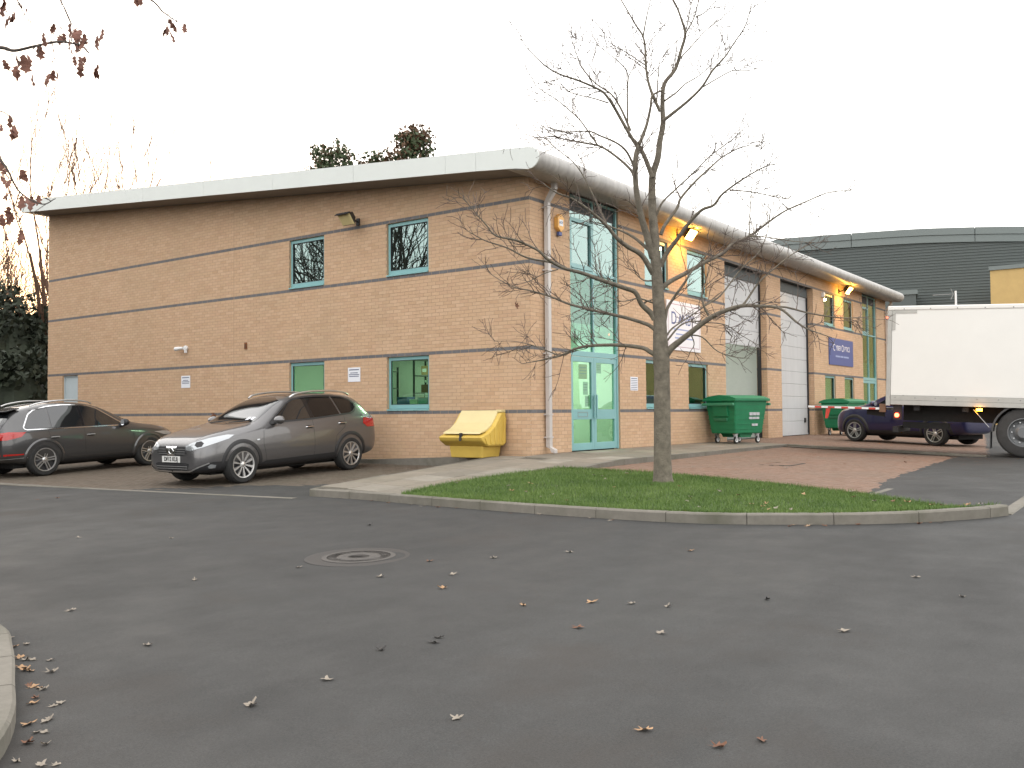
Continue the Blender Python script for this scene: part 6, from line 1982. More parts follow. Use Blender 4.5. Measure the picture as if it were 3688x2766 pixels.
# ------------------------------------------------------------------ white box lorry backed up to the yard
def lorry():
    A = Vector((7.19, -4.9, 0)); B = Vector((7.5, -7.65, 0))     # rear corner and rear axle on its visible side
    d = (B - A).normalized()                                      # towards the cab
    rz = math.atan2(d.y, d.x)
    pitch = 0.0425
    t = tag(empty('box_lorry', (B.x, B.y, -0.215)), 'white box lorry with tail lift out at the right edge', 'lorry')
    t.rotation_euler = (0, pitch, rz)
    # local: +X to the cab, body visible side at y = 0 and the rest at +Y (away from the camera)
    L = 2.79; W_ = 2.48
    y0 = 0.0
    zb, zt = 1.06, 3.32
    fl = 5.4
    box('side_panel', 'truck_white', -L + 0.10, fl, y0 + 0.012, y0 + 0.06, zb + 0.22, zt - 0.10, t)
    box('roof_panel', 'truck_white', -L, fl, y0 + 0.06, W_, zt - 0.12, zt - 0.02, t)
    box('far_side_panel', 'truck_white', -L + 0.1, fl, W_ - 0.05, W_, zb + 0.2, zt - 0.12, t)
    box('front_panel', 'truck_white', fl - 0.04, fl, y0 + 0.06, W_ - 0.05, zb + 0.2, zt - 0.12, t)
    mb = MB(); mb.box(-L + 0.0, fl, y0 - 0.005, y0 + 0.06, zt - 0.10, zt); mb.build('top_rail', 'truck_white', t, bevel=0.02)
    mb = MB(); mb.box(-L + 0.10, fl, y0 - 0.005, y0 + 0.05, zb, zb + 0.10); mb.build('rave_lower', 'truck_alu', t, bevel=0.004)
    mb = MB(); mb.box(-L + 0.10, fl, y0 - 0.0, y0 + 0.05, zb + 0.103, zb + 0.215); mb.build('rave_upper', 'truck_alu', t, bevel=0.004)
    mb = MB(); mb.box(-L, -L + 0.095, y0 - 0.012, y0 + 0.09, zb - 0.03, zt - 0.102); mb.build('corner_post', 'truck_alu', t, bevel=0.012)
    mb = MB(); mb.box(-L + 0.1, -L + 0.62, y0 + 0.002, y0 + 0.011, zt - 0.17, zt - 0.102); mb.box(-L + 0.1, -L + 0.17, y0 + 0.002, y0 + 0.011, zt - 0.55, zt - 0.171); mb.build('corner_bracket', 'truck_alu', t)
    x = -L + 0.2; 
    while x < fl:
        MB().lathe([(0.0, -0.008), (0.012, -0.005), (0.014, 0.002)], 8, 'y', (x, y0, zb + 0.165)).build('rivet', 'grey_metal', t); x += 0.42
    x = -L + 0.35
    while x < fl:
        MB().lathe([(0.0, -0.008), (0.012, -0.005), (0.014, 0.002)], 8, 'y', (x, y0 - 0.006, zt - 0.07)).build('rivet', 'grey_metal', t); x += 0.55
    box('rear_frame', 'truck_alu', -L, -L + 0.09, y0 + 0.09, W_, zb - 0.03, zb + 0.12, t)
    box('rear_door', 'truck_white', -L + 0.02, -L + 0.06, y0 + 0.09, W_ - 0.05, zb + 0.12, zt - 0.12, t)
    box('floor', 'chassis', -L + 0.1, fl, y0 + 0.06, W_ - 0.05, zb + 0.02, zb + 0.14, t)
    # chassis
    for y in (0.75, 1.6): box('chassis_rail', 'chassis', -L + 0.3, fl + 1.0, y, y + 0.09, zb - 0.36, zb + 0.02, t)
    for x in (-2.2, -1.2, 0.9, 2.6, 4.2): box('cross_member', 'chassis', x, x + 0.12, 0.1, W_ - 0.1, zb - 0.12, zb + 0.019, t)
    box('side_tank', 'chassis', 1.6, 3.0, 0.2, 0.72, 0.42, 0.98, t, bevel=0.03)
    box('lift_cylinder', 'chassis', -2.5, -1.5, 0.76, 0.9, 0.52, 0.66, t)
    box('underrun_bar', 'chassis', -L + 0.15, -L + 0.27, 0.12, W_ - 0.12, 0.42, 0.56, t, bevel=0.01)
    # wheels: rear axle twin wheels, and the front pair
    def tw(x, y, sd, w=0.28):
        R = 0.53
        prof = [(0.30, -w / 2), (R - 0.05, -w / 2), (R - 0.012, -w * 0.42), (R, -w * 0.3), (R, w * 0.3), (R - 0.012, w * 0.42), (R - 0.05, w / 2), (0.31, w / 2)]
        o = MB().lathe([(r, sd * h) for r, h in prof], 44, 'y', (x, y, R), caps=False).build('wheel', 'truck_tyre', t, smooth=True)
        mb = MB().lathe([(r, sd * h) for r, h in [(0.312, w / 2), (0.30, w / 2 + 0.004), (0.285, w / 2 - 0.01), (0.27, w / 2 - 0.09), (0.20, w / 2 - 0.11), (0.165, w / 2 - 0.10), (0.16, w / 2 - 0.02), (0.11, w / 2 + 0.02), (0.0, w / 2 + 0.02)]], 36, 'y', (x, y, R), caps=False)
        r = mb.build('rim', 'truck_hub', o, smooth=True, angle=30)
        for k in range(10):
            a = 2 * PI * k / 10
            MB().lathe([(0.0, sd * (w / 2 - 0.06)), (0.018, sd * (w / 2 - 0.062)), (0.02, sd * (w / 2 - 0.10))], 6, 'y', (x + 0.225 * math.cos(a), y, R + 0.225 * math.sin(a)), caps=False).build('wheel_nut', 'galv', o)
    for (x, y, sd) in ((0, 0.20, -1), (0, 0.50, -1), (0, W_ - 0.20, 1), (0, W_ - 0.50, 1), (4.6, 0.2, -1), (4.6, W_ - 0.2, 1)): tw(x, y, sd)
    box('axle', 'chassis', -0.08, 0.08, 0.5, W_ - 0.5, 0.45, 0.61, t)
    # mudguard over the near rear wheel, flap and stay
    mb = MB(); N = 20
    for k in range(N):
        a0, a1 = rad(15 + 165 * k / N), rad(15 + 165 * (k + 1) / N)
        r0, r1 = 0.58, 0.62
        P = lambda r, a, y: (r * math.cos(a), y, 0.53 + r * math.sin(a))
        mb.hexa([P(r0, a0, 0.03), P(r1, a0, 0.03), P(r1, a1, 0.03), P(r0, a1, 0.03), P(r0, a0, 0.66), P(r1, a0, 0.66), P(r1, a1, 0.66), P(r0, a1, 0.66)])
    g = mb.build('mudguard', 'mudguard', t)
    box('mud_flap', 'black_plastic', -0.64, -0.62, 0.06, 0.64, 0.16, 0.56, g)
    mb = MB(); mb.tube([(-0.66, 0.02, 0.62), (-0.98, 0.04, 1.0)], 0.007, 6); mb.build('stay', 'galv', g)
    # lit side marker and rear lamp
    m = box('side_marker', 'lit_marker', -0.92, -0.80, -0.015, 0.02, zb - 0.09, zb - 0.035, t, bevel=0.006)
    ld = bpy.data.lights.new('lamp', 'POINT'); ld.energy = 2.2; ld.color = (1.0, 0.42, 0.05); ld.shadow_soft_size = 0.04
    lo_ = bpy.data.objects.new('lamp', ld); COL.objects.link(lo_); lo_.parent = t; lo_.location = (-0.86, -0.07, zb - 0.06)
    mb = MB().lathe([(0.0, -0.02), (0.045, -0.012), (0.05, 0.0)], 16, 'y', (-L + 0.24, 0.05, zb - 0.24)); mb.build('rear_lamp', 'lit_red', t, smooth=True)
    ld = bpy.data.lights.new('lamp', 'POINT'); ld.energy = 0.6; ld.color = (1.0, 0.08, 0.03); ld.shadow_soft_size = 0.04
    lo_ = bpy.data.objects.new('lamp', ld); COL.objects.link(lo_); lo_.parent = t; lo_.location = (-L + 0.24, -0.03, zb - 0.24)
    box('rear_lamp_bracket', 'chassis', -L + 0.16, -L + 0.34, 0.055, 0.12, zb - 0.34, zb - 0.02, t)
    box('marker_lamp', 'lit_red', -L - 0.03, -L - 0.004, 0.02, 0.05, zt - 0.28, zt - 0.24, t)
    # tail lift lowered flat behind the body, striped edge
    zl = 0.93
    lift = box('tail_lift', 'grey_metal', -L - 1.75, -L - 0.06, 0.06, W_ - 0.06, zl, zl + 0.05, t, bevel=0.004)
    n_ = 11
    for k in range(n_):
        a = -L - 1.74 + 1.67 * k / n_
        box('stripe', 'red' if k % 2 else 'white', a, a + 1.67 / n_ - 0.003, 0.05, 0.059, zl + 0.005, zl + 0.045, lift)
    mb = MB(); mb.hexa([(-L - 1.35, 0.07, zl - 0.24), (-L - 1.29, 0.07, zl - 0.24), (-L - 1.29, 0.11, zl - 0.24), (-L - 1.35, 0.11, zl - 0.24), (-L - 1.33, 0.07, zl - 0.001), (-L - 1.23, 0.07, zl - 0.001), (-L - 1.23, 0.11, zl - 0.001), (-L - 1.33, 0.11, zl - 0.001)]); mb.build('warning_flag', 'red', lift)
    mb = MB(); mb.hexa([(-L - 0.45, 0.3, zl - 0.12), (-L - 0.06, 0.3, zl - 0.16), (-L - 0.06, 0.42, zl - 0.16), (-L - 0.45, 0.42, zl - 0.12), (-L - 0.45, 0.3, zl - 0.001), (-L - 0.06, 0.3, zl - 0.001), (-L - 0.06, 0.42, zl - 0.001), (-L - 0.45, 0.42, zl - 0.001)]); mb.build('lift_arm', 'chassis', lift)
    box('lift_hinge', 'brown', -L - 0.14, -L - 0.005, 0.04, 0.16, zl - 0.05, zl + 0.14, lift)
    # cab
    mb = MB(); mb.prism([(fl + 0.15, 0.55), (fl + 2.0, 0.55), (fl + 2.0, 1.35), (fl + 1.75, 2.55), (fl + 0.15, 2.65)], lambda p: (p[0], 0.1, p[1]), lambda p: (p[0], W_ - 0.1, p[1]))
    mb.build('cab', 'truck_white', t, bevel=0.06)
    box('cab_window', 'car_glass', fl + 0.7, fl + 1.6, 0.09, 0.099, 1.5, 2.2, t)
lorry()
# ================================================================== TREES
CM = cam.matrix_world.to_3x3()
def px_at(px, py, depth):
    return CAMPOS + CM @ (Vector(((px - 1844) / 3346.6, -(py - 1383) / 3346.6, -1)) * depth)

def rand_perp(t):
    v = Vector((random.gauss(0, 1), random.gauss(0, 1), random.gauss(0, 1)))
    v -= t * v.dot(t)
    return v.normalized()

def grow_twigs(mb, pts, r0, r1, level, density, length, up=0.35, rmin=0.0035, leaf_cb=None):
    """side shoots along a branch polyline"""
    L = sum((b - a).length for a, b in zip(pts[:-1], pts[1:]))
    n = max(1, int(L * density * random.uniform(0.8, 1.2)))
    for k in range(n):
        f = random.uniform(0.18, 1.0) if level > 0 else random.uniform(0.08, 1.0)
        d = f * L; acc = 0
        for a, b in zip(pts[:-1], pts[1:]):
            s = (b - a).length
            if acc + s >= d: break
            acc += s
        u = 0 if s == 0 else (d - acc) / s
        p = a.lerp(b, u); t = (b - a).normalized()
        r = max(rmin, (r0 + (r1 - r0) * f) * random.uniform(0.35, 0.6))
        ang = random.uniform(0.5, 1.1)
        dr = (t * math.cos(ang) + rand_perp(t) * math.sin(ang) + Vector((0, 0, up * random.uniform(0, 1)))).normalized()
        ln = length * random.uniform(0.45, 1.25) * (1 - 0.45 * f)
        m = 5
        q = [p]
        for j in range(m):
            dr = (dr + rand_perp(dr) * 0.22 + Vector((0, 0, 0.05 * up))).normalized()
            q.append(q[-1] + dr * ln / m)
        r = min(r, 0.0085 if level else 0.005)
        mb.tube(q, [r + (rmin * 0.7 - r) * (j / m) for j in range(m + 1)], 5 if r > 0.01 else 3, caps=False)
        if leaf_cb: leaf_cb(q[-1])
        if level > 0: grow_twigs(mb, q, r, rmin, level - 1, density * 1.5, length * 0.5, up, rmin, leaf_cb)

BD = 13.72
def traced(pts, slope):
    out = []
    x0, y0 = pts[0][:2]
    acc = 0; prev = None
    for (x, y) in pts:
        if prev: acc += math.hypot(x - prev[0], y - prev[1])
        prev = (x, y)
        w = acc / 244.0
        off = max(0, abs(x - 2376) / 244.0 - 0.15)
        out.append(px_at(x, y, BD + slope * off * 0.8 + slope * w * 0.25))
    return catmull(out, 5)
TRUNK = [(2388, 1752, .205), (2388, 1738, .165), (2387, 1715, .142), (2386, 1650, .128), (2385, 1500, .122), (2384, 1350, .117), (2381, 1285, .122), (2378, 1225, .108), (2376, 1150, .094), (2368, 1030, .083), (2361, 930, .076), (2357, 850, .068), (2350, 760, .06), (2348, 670, .053),
         (2352, 624, .05), (2369, 570, .046), (2377, 506, .042), (2388, 447, .040), (2386, 380, .034), (2392, 304, .030), (2432, 249, .026), (2453, 181, .023), (2468, 122, .020), (2455, 72, .016), (2436, 21, .013), (2412, -25, .010), (2395, -90, .006)]
BR = [
 ([(2468, 122), (2496, 72), (2517, 0), (2530, -60)], .013, .005, .3), ([(2504, 63), (2542, 42), (2580, 0), (2600, -30)], .009, .004, -.3), ([(2472, 105), (2487, 30), (2500, -30)], .010, .004, .1),
 ([(2449, 211), (2496, 160), (2542, 110), (2593, 70), (2647, 21)], .011, .004, .4),
 ([(2388, 435), (2432, 401), (2483, 359), (2529, 312), (2567, 253), (2609, 207), (2643, 156), (2685, 91), (2707, 13)], .028, .005, -.4),
 ([(2534, 312), (2576, 287), (2631, 257), (2664, 253), (2707, 253), (2749, 240)], .012, .004, .5), ([(2394, 363), (2436, 333), (2466, 304), (2521, 270), (2576, 219), (2620, 170)], .016, .004, .6),
 ([(2377, 401), (2352, 346), (2335, 295), (2327, 245), (2323, 169), (2314, 127), (2289, 89), (2255, 30), (2225, -20)], .026, .008, .3), ([(2316, 131), (2331, 51), (2348, -20)], .013, .005, -.2), ([(2331, 240), (2263, 194), (2204, 160), (2188, 148)], .010, .004, -.4),
 ([(2365, 371), (2373, 236), (2382, 211)], .012, .004, .8), ([(2382, 211), (2415, 170), (2460, 128)], .007, .004, .4),
 ([(2352, 930), (2330, 850), (2312, 790), (2297, 720), (2289, 650), (2289, 570), (2300, 525)], .058, .034, -.5),
 ([(2350, 640), (2330, 585), (2312, 545), (2300, 525), (2276, 498)], .040, .026, .2),
 ([(2300, 525), (2327, 456), (2342, 392), (2350, 345), (2385, 325)], .028, .012, -.3),
 ([(2298, 530), (2276, 498), (2242, 439), (2213, 388), (2188, 350), (2162, 325), (2086, 291), (2023, 270), (1981, 249), (1939, 215), (1896, 169), (1871, 127)], .030, .004, -.35),
 ([(2270, 470), (2252, 425), (2230, 380), (2200, 338), (2145, 300), (2095, 240), (2069, 173), (2044, 101)], .020, .004, .35),
 ([(2261, 439), (2259, 338), (2261, 270), (2238, 232), (2188, 190), (2124, 143)], .014, .004, -.7), ([(2192, 371), (2137, 354), (2069, 338), (2040, 321), (1993, 270)], .011, .004, .2),
 ([(2171, 318), (2200, 265), (2235, 175)], .007, .004, .3),
 ([(2285, 640), (2270, 610), (2221, 565), (2162, 527), (2103, 515), (2036, 502), (1989, 491), (1930, 494), (1850, 468)], .024, .004, .5), ([(2154, 525), (2112, 464), (2082, 426), (2010, 363), (1934, 312), (1915, 274)], .013, .004, -.2),
 ([(2286, 600), (2276, 582), (2255, 544), (2221, 515), (2162, 489), (2120, 473), (2040, 475), (1993, 468), (1972, 439)], .021, .004, -.5),
 ([(2352, 985), (2311, 919), (2260, 888), (2221, 857), (2186, 814), (2139, 771), (2092, 735), (2053, 712), (2000, 692), (1955, 660)], .044, .005, -.6),
 ([(2343, 905), (2280, 853), (2221, 825), (2150, 800)], .030, .006, .5), ([(2186, 810), (2136, 704), (2078, 599), (1989, 523), (1951, 477)], .014, .004, .1),
 ([(2362, 1190), (2330, 1168), (2249, 1143), (2143, 1119), (2053, 1096), (1982, 1068), (1919, 1049), (1849, 1033), (1790, 1002), (1751, 974)], .032, .004, .4),
 ([(2358, 1150), (2343, 1127), (2311, 1096), (2288, 1053), (2249, 1037), (2170, 1010), (2092, 982), (2033, 966), (1974, 935), (1935, 900), (1857, 865), (1786, 849), (1751, 810), (1700, 751), (1668, 709)], .048, .004, -.45),
 ([(1985, 945), (1896, 927), (1825, 892), (1751, 868), (1700, 841), (1660, 815)], .016, .004, -.3), ([(2010, 970), (1960, 985), (1900, 1015), (1840, 1030)], .010, .004, .2),
 ([(2372, 1285), (2343, 1268), (2311, 1252), (2229, 1243), (2131, 1245), (2072, 1256), (2021, 1280), (1974, 1292), (1919, 1303), (1880, 1310)], .040, .005, .3), ([(2013, 1280), (1951, 1256), (1908, 1241), (1849, 1229), (1778, 1229)], .013, .004, .5),
 ([(2380, 845), (2395, 810), (2439, 748), (2452, 714), (2503, 655), (2562, 600), (2610, 560), (2680, 528), (2740, 525)], .030, .005, .4),
 ([(2362, 780), (2385, 730), (2430, 685), (2500, 620), (2560, 560), (2640, 500), (2700, 440)], .018, .004, -.5),
 ([(2378, 960), (2401, 912), (2439, 862), (2481, 803), (2528, 756), (2570, 739), (2604, 697), (2680, 642), (2756, 600), (2800, 590)], .042, .005, -.6), ([(2629, 684), (2705, 691), (2777, 705), (2840, 714), (2865, 668)], .011, .004, .3),
 ([(2372, 1060), (2401, 1022), (2477, 980), (2536, 946), (2604, 912), (2638, 878), (2701, 849), (2764, 803), (2827, 760), (2912, 722), (2984, 693), (3068, 684)], .040, .005, .45), ([(2698, 850), (2702, 760), (2706, 690), (2712, 640)], .009, .004, .2), ([(2700, 850), (2770, 855), (2850, 868), (2925, 874)], .011, .004, -.2),
 ([(2384, 1200), (2397, 1140), (2410, 1098), (2469, 1013), (2490, 980), (2560, 900)], .034, .008, -.3),
 ([(2385, 1300), (2414, 1258), (2443, 1233), (2486, 1199), (2553, 1148), (2612, 1119), (2671, 1102), (2722, 1102), (2806, 1110), (2870, 1161), (2912, 1186), (2996, 1216)], .062, .005, -.5),
 ([(2612, 1119), (2671, 1102), (2726, 1026), (2764, 988), (2840, 925), (2924, 874)], .022, .005, .2), ([(2553, 1136), (2536, 1106), (2528, 1056), (2545, 1001), (2553, 959)], .020, .005, .3),
 ([(2536, 1102), (2595, 1064), (2667, 971), (2730, 912), (2764, 836), (2773, 760)], .016, .004, .4), ([(2722, 1102), (2827, 1106), (2912, 1127), (3017, 1144), (3093, 1144), (3130, 1140)], .018, .004, .4),
 ([(2386, 1230), (2401, 1208), (2427, 1178), (2503, 1127), (2536, 1104), (2600, 1050)], .020, .006, .7), ([(2388, 1240), (2405, 1224), (2448, 1174), (2490, 1157), (2536, 1161), (2612, 1170), (2671, 1208), (2735, 1245)], .018, .004, .3),
 ([(2480, 1205), (2530, 1215), (2580, 1262), (2640, 1285), (2700, 1290)], .012, .004, -.2), ([(2486, 1199), (2500, 1240), (2480, 1275)], .010, .005, -.3),
 ([(2355, 1010), (2320, 1010), (2290, 985), (2280, 950)], .014, .005, -.5), ([(2311, 1100), (2330, 1085), (2370, 1075)], .02, .008, .2), ([(2350, 1090), (2300, 1075), (2240, 1085), (2180, 1065)], .015, .004, -.6)]
base = px_at(2388, 1738, BD)
tree = tag(empty('street_tree', (base.x, base.y, base.z)), 'bare young street tree standing in the grass wedge', 'tree')
def P_local(pts): return [p - base for p in pts]
tp = catmull([px_at(x, y, BD + (0.0 if y > 900 else (900 - y) / 244.0 * 0.04)) for x, y, r in TRUNK], 5)
tr_ = [c[0] for c in catmull([(r, 0, 0) for x, y, r in TRUNK], 5)]
tl_ = P_local(tp)
cut = next(i for i, p in enumerate(tp) if p.z > base.z + 3.6)
mb = MB(); mb.tube(tl_[:cut + 1], [r * random.uniform(0.985, 1.015) for r in tr_[:cut + 1]], 16); mb.build('trunk', 'bark', tree, smooth=True, angle=80)
limb = MB(); twig = MB()
limb.tube(tl_[cut:], tr_[cut:], 10, caps=False)
grow_twigs(twig, tl_[cut + 10:], tr_[cut + 10], 0.006, 1, 4.0, 0.6, 0.4, 0.0042)
for (pts, r0, r1, sl) in BR:
    q = P_local(traced(pts, sl))
    n = len(q)
    rr = [r0 + (r1 - r0) * (k / (n - 1)) ** 0.85 for k in range(n)]
    limb.tube(q, rr, 8 if r0 > 0.02 else 6, caps=False)
    grow_twigs(twig, q[3:], r0, r1, 1, 8.0, 0.66, 0.4, 0.0046)
limb.build('branches', 'bark', tree, smooth=True, angle=80)
tag(twig.build('twigs', 'twig', tree, fix=False), kind='stuff')
# last leaf still hanging on a lower twig
lh = bpy.data.objects.new('hanging_leaf', LM[('leaf_brown', 1)])
COL.objects.link(lh)
lh.location = px_at(1861, 1100, BD - 0.9); lh.rotation_euler = (PI / 2, rad(80), rad(-30))
tag(lh, 'single dark red leaf hanging on a twig before the corner brickwork', 'leaf')
hl = MB(); hl.tube([px_at(1861, 1090, BD - 0.9), px_at(1858, 1075, BD - 0.9), px_at(1868, 1060, BD - 0.85), px_at(1919, 1049, BD - 0.62)], 0.003, 4); o_ = hl.build('twig', 'twig'); o_.parent = tree; o_.location = -base

# ---- general bare tree
def bare_tree(name, loc, h, r, label, group, mat='far_twig', spread=0.5, stems=1, levels=3, dens=1.0, rmin=0.012, seed=1, upright=0.5):
    random.seed(seed)
    t = tag(empty(name, loc), label, 'tree', group)
    tr, br = MB(), MB()
    def grow(p, d, ln, rad_, lev):
        m = 6; q = [p]; dd = d.copy()
        for j in range(m):
            dd = (dd + rand_perp(dd) * 0.13 + Vector((0, 0, 0.06 * upright))).normalized()
            q.append(q[-1] + dd * ln / m)
        rs = [max(rmin * 0.7, rad_ * (1 - 0.62 * j / m)) for j in range(m + 1)]
        (tr if lev == levels else br).tube(q, rs, 9 if lev == levels else (6 if rad_ > 0.05 else 4), caps=False)
        if lev == 0: return
        n = int((4 if lev == levels else 5) * dens) + 1
        for k in range(n):
            f = random.uniform(0.3, 1.0) if lev < levels else random.uniform(0.25, 1.0)
            i = min(m - 1, int(f * m)); pp = q[i].lerp(q[i + 1], f * m - i)
            tt = (q[i + 1] - q[i]).normalized()
            ang = random.uniform(0.35, 0.9) * (0.6 + spread)
            nd = (tt * math.cos(ang) + rand_perp(tt) * math.sin(ang) + Vector((0, 0, upright * 0.5))).normalized()
            grow(pp, nd, ln * random.uniform(0.42, 0.7), max(rmin, rs[i] * random.uniform(0.4, 0.6)), lev - 1)
    for s_ in range(stems):
        a = random.uniform(0, 6.28)
        tilt = 0.05 if stems == 1 else 0.22
        d = Vector((math.cos(a) * tilt, math.sin(a) * tilt, 1)).normalized()
        grow(Vector((0.25 * math.cos(a) * (stems > 1), 0.25 * math.sin(a) * (stems > 1), -0.2)), d, h * random.uniform(0.55, 0.65), r, levels)
    tr.build('trunk', mat, t, smooth=True)
    tag(br.build('crown', mat, t, fix=False), kind='stuff')
    return t

def leaf_cloud(mb, c, rad3, n, size, hollow=0.3):
    for _ in range(n):
        while True:
            v = Vector((random.uniform(-1, 1), random.uniform(-1, 1), random.uniform(-1, 1)))
            if hollow < v.length < 1: break
        p = Vector((c[0] + v.x * rad3[0], c[1] + v.y * rad3[1], c[2] + v.z * rad3[2]))
        a = rand_perp(Vector((0, 0, 1))); nrm = Vector((random.gauss(0, 1), random.gauss(0, 1), random.gauss(0, 1))).normalized()
        u = nrm.orthogonal().normalized(); w = nrm.cross(u)
        s = size * random.uniform(0.6, 1.3)
        mb.quad(p - u * s - w * s * 0.5, p + u * s * 0.2 - w * s * 0.6, p + u * s + w * s * 0.4, p - u * s * 0.3 + w * s * 0.6)

def evergreen(loc, top, spread, clumps, label, mats, seed, name='evergreen_tree', base_z=0.0):
    random.seed(seed)
    t = tag(empty(name, loc), label, 'tree', 'trees behind the roof')
    mb = MB(); mb.tube([(0, 0, -1), (0.1, 0.1, top * 0.5), (0.0, 0.1, top * 0.95)], [0.28, 0.18, 0.04], 8); mb.build('trunk', 'oak_bark', t)
    lm = {m: MB() for m in mats}
    for k in range(clumps):
        f = random.random() ** 0.7
        z = top * (0.45 + 0.53 * f)
        rr = spread * (1.05 - 0.75 * f) 
        a = random.uniform(0, 6.28); d = rr * math.sqrt(random.random())
        leaf_cloud(lm[mats[0] if random.random() < 0.6 else mats[-1]], (d * math.cos(a), d * math.sin(a), z), (random.uniform(0.3, 0.75), random.uniform(0.3, 0.75), random.uniform(0.25, 0.6)), 34, 0.10)
    for m in lm:
        if lm[m].f: tag(lm[m].build('crown', m, t, fix=False), kind='stuff')
evergreen((15.9, 22.6, -0.3), 14.2, 2.6, 170, 'olive evergreen tree top left of the group above the roof', ['ever_leaf', 'ever_leaf_brown'], 3)
evergreen((17.2, 20.9, -0.3), 13.9, 1.9, 120, 'middle brownish tree top showing above the roof edge', ['ever_leaf', 'ever_leaf_brown'], 5)
evergreen((18.2, 19.5, -0.3), 15.1, 2.3, 150, 'tallest russet tree top on the right above the roof', ['ever_leaf_brown', 'ever_leaf'], 8)
# bare twiggy trees at the far left behind the roof
for i, (px, dpt, hh, lab) in enumerate(((245, 37, 12.6, 'bare twiggy tree rising behind the left end of the roof'), (345, 36, 12.9, 'taller bare tree with an upright stem behind the roof'), (640, 42, 12.6, 'thin bare tree barely showing above the middle of the roof'))):
    p = px_at(px, 1483, dpt)
    bare_tree('bare_tree', (p.x, p.y, -0.4), hh * 1.02, 0.13, lab, 'bare trees behind the building', 'far_twig', 0.15, 2, 3, 0.8, 0.012, 40 + i, 1.0)
# red-brown thicket, hedge and low wall beyond the left end
for i, (px, dpt, hh, lab) in enumerate(((20, 38, 9.0, 'reddish bare tree at the left picture edge against the sunset'), (110, 41, 8.6, 'reddish bare tree glowing beside the end of the building'), (60, 46, 9.6, 'farther bare tree between the two reddish trees'))):
    p = px_at(px, 1483, dpt)
    bare_tree('bare_tree', (p.x, p.y, -0.5), hh, 0.12, lab, 'reddish trees at the left', 'far_twig', 0.6, 3, 3, 1.25, 0.011, 60 + i, 0.5)
def hedge(px, dpt, w, h, label, seed):
    random.seed(seed)
    p = px_at(px, 1483, dpt)
    hedge_at((p.x, p.y, -0.55), w, h, label, seed)
def hedge_at(loc, w, h, label, seed):
    random.seed(seed)
    t = tag(empty('evergreen_shrub', loc), label, 'shrub', 'dark evergreen shrubs')
    mb = MB()
    for k in range(46):
        z = h * random.random() ** 0.8
        rr = w * (1.0 - 0.35 * (z / h) ** 2)
        a = random.uniform(0, 6.28); d = rr * math.sqrt(random.random())
        leaf_cloud(mb, (d * math.cos(a), d * math.sin(a), z), (0.75, 0.75, 0.6), 80, 0.12, 0.1)
    tag(mb.build('foliage', 'hedge_leaf', t, fix=False), kind='stuff')
    mb = MB(); mb.tube([(0, 0, 0), (0.1, 0, h * 0.4), (0, 0.1, h * 0.8)], [0.12, 0.08, 0.02], 6); mb.build('stem', 'oak_bark', t)
    mb = MB(); mb.lathe([(w * 0.7, 0.0), (w * 0.78, h * 0.3), (w * 0.6, h * 0.65), (w * 0.25, h * 0.85), (0, h * 0.9)], 12, 'z'); mb.build('inner_shade', 'hedge_leaf', t)
for i, (px, d, w, h, lab) in enumerate(((-120, 34, 2.4, 6.3, 'dark evergreen shrub cut by the left picture edge'), (40, 35, 2.3, 5.6, 'tall dark evergreen shrub behind the slate car'), (140, 36, 2.0, 5.4, 'dark evergreen shrub against the far corner of the gable'), (60, 32, 1.8, 3.4, 'lower dark shrub in front of the hedge behind the slate car'), (-60, 32, 1.8, 3.2, 'low dark shrub at the left edge behind the slate car'))):
    hedge(px, d, w, h, lab, 80 + i)
for i, (x, y) in enumerate(((-13.2, 9.5), (-14.6, 14.0), (-15.6, 18.5), (-14.6, 23.0), (-12.5, 28.0), (-9.5, 33.0))):  # unseen hedge row added to keep sky light off the gable's left end
    hedge_at((x, y, z_road(x, y)), 2.6, 6.4, 'tall dark hedge shrub out of view across the road, added to shade the gable', 90 + i)
p0, p1 = px_at(-250, 1483, 30), px_at(165, 1483, 30)
wl = tag(empty('garden_wall', (p0.x, p0.y, -0.62)), 'low brown brick wall beneath the dark shrubs', 'wall')
dv = p1 - p0; dv.z = 0; ln = dv.length; ang = math.atan2(dv.y, dv.x); wl.rotation_euler = (0, 0, ang)
for k in range(10):
    for j in range(int(ln / 0.45) + 1):
        a = j * 0.45 + (k % 2) * 0.22
        if a > ln - 0.05: continue
        pass
box('wall_body', 'mortar', 0, ln, 0.012, 0.22, 0, 1.42, wl)
me0 = MB(); me0.box(-0.1075, 0.1075, 0, 0.02, 0.0, 0.065); tmp = me0.build('brick', 'brick'); mdat = tmp.data; bpy.data.objects.remove(tmp)
j = joined('brickwork', mdat, [(0.115 + i * 0.225 + (k % 2) * 0.1125, 0.0, k * 0.075 + 0.005, 0) for k in range(18) for i in range(int(ln / 0.225) - 1)], 'brick', wl); tag(j, kind='stuff')
box('coping', 'kerb_concrete', -0.03, ln + 0.03, -0.04, 0.26, 1.42, 1.49, wl)

# trees over the road, mirrored in the upper windows
random.seed(11)
for i, (x, y, h, st) in enumerate(((-13.5, 15.5, 15, 2), (-17.0, 21.0, 16, 3), (-11.5, 23.0, 14, 2), (-20.5, 14.5, 15, 2), (-9.5, 29.5, 14, 2), (-22, 27, 16, 2))):
    bare_tree('roadside_tree', (x, y, z_road(x, y)), h, 0.26, 'bare many stemmed roadside tree mirrored in the upper gable windows', 'roadside trees seen only as reflections', 'oak_bark', 0.55, st, 3, 1.2, 0.016, 100 + i, 0.4)

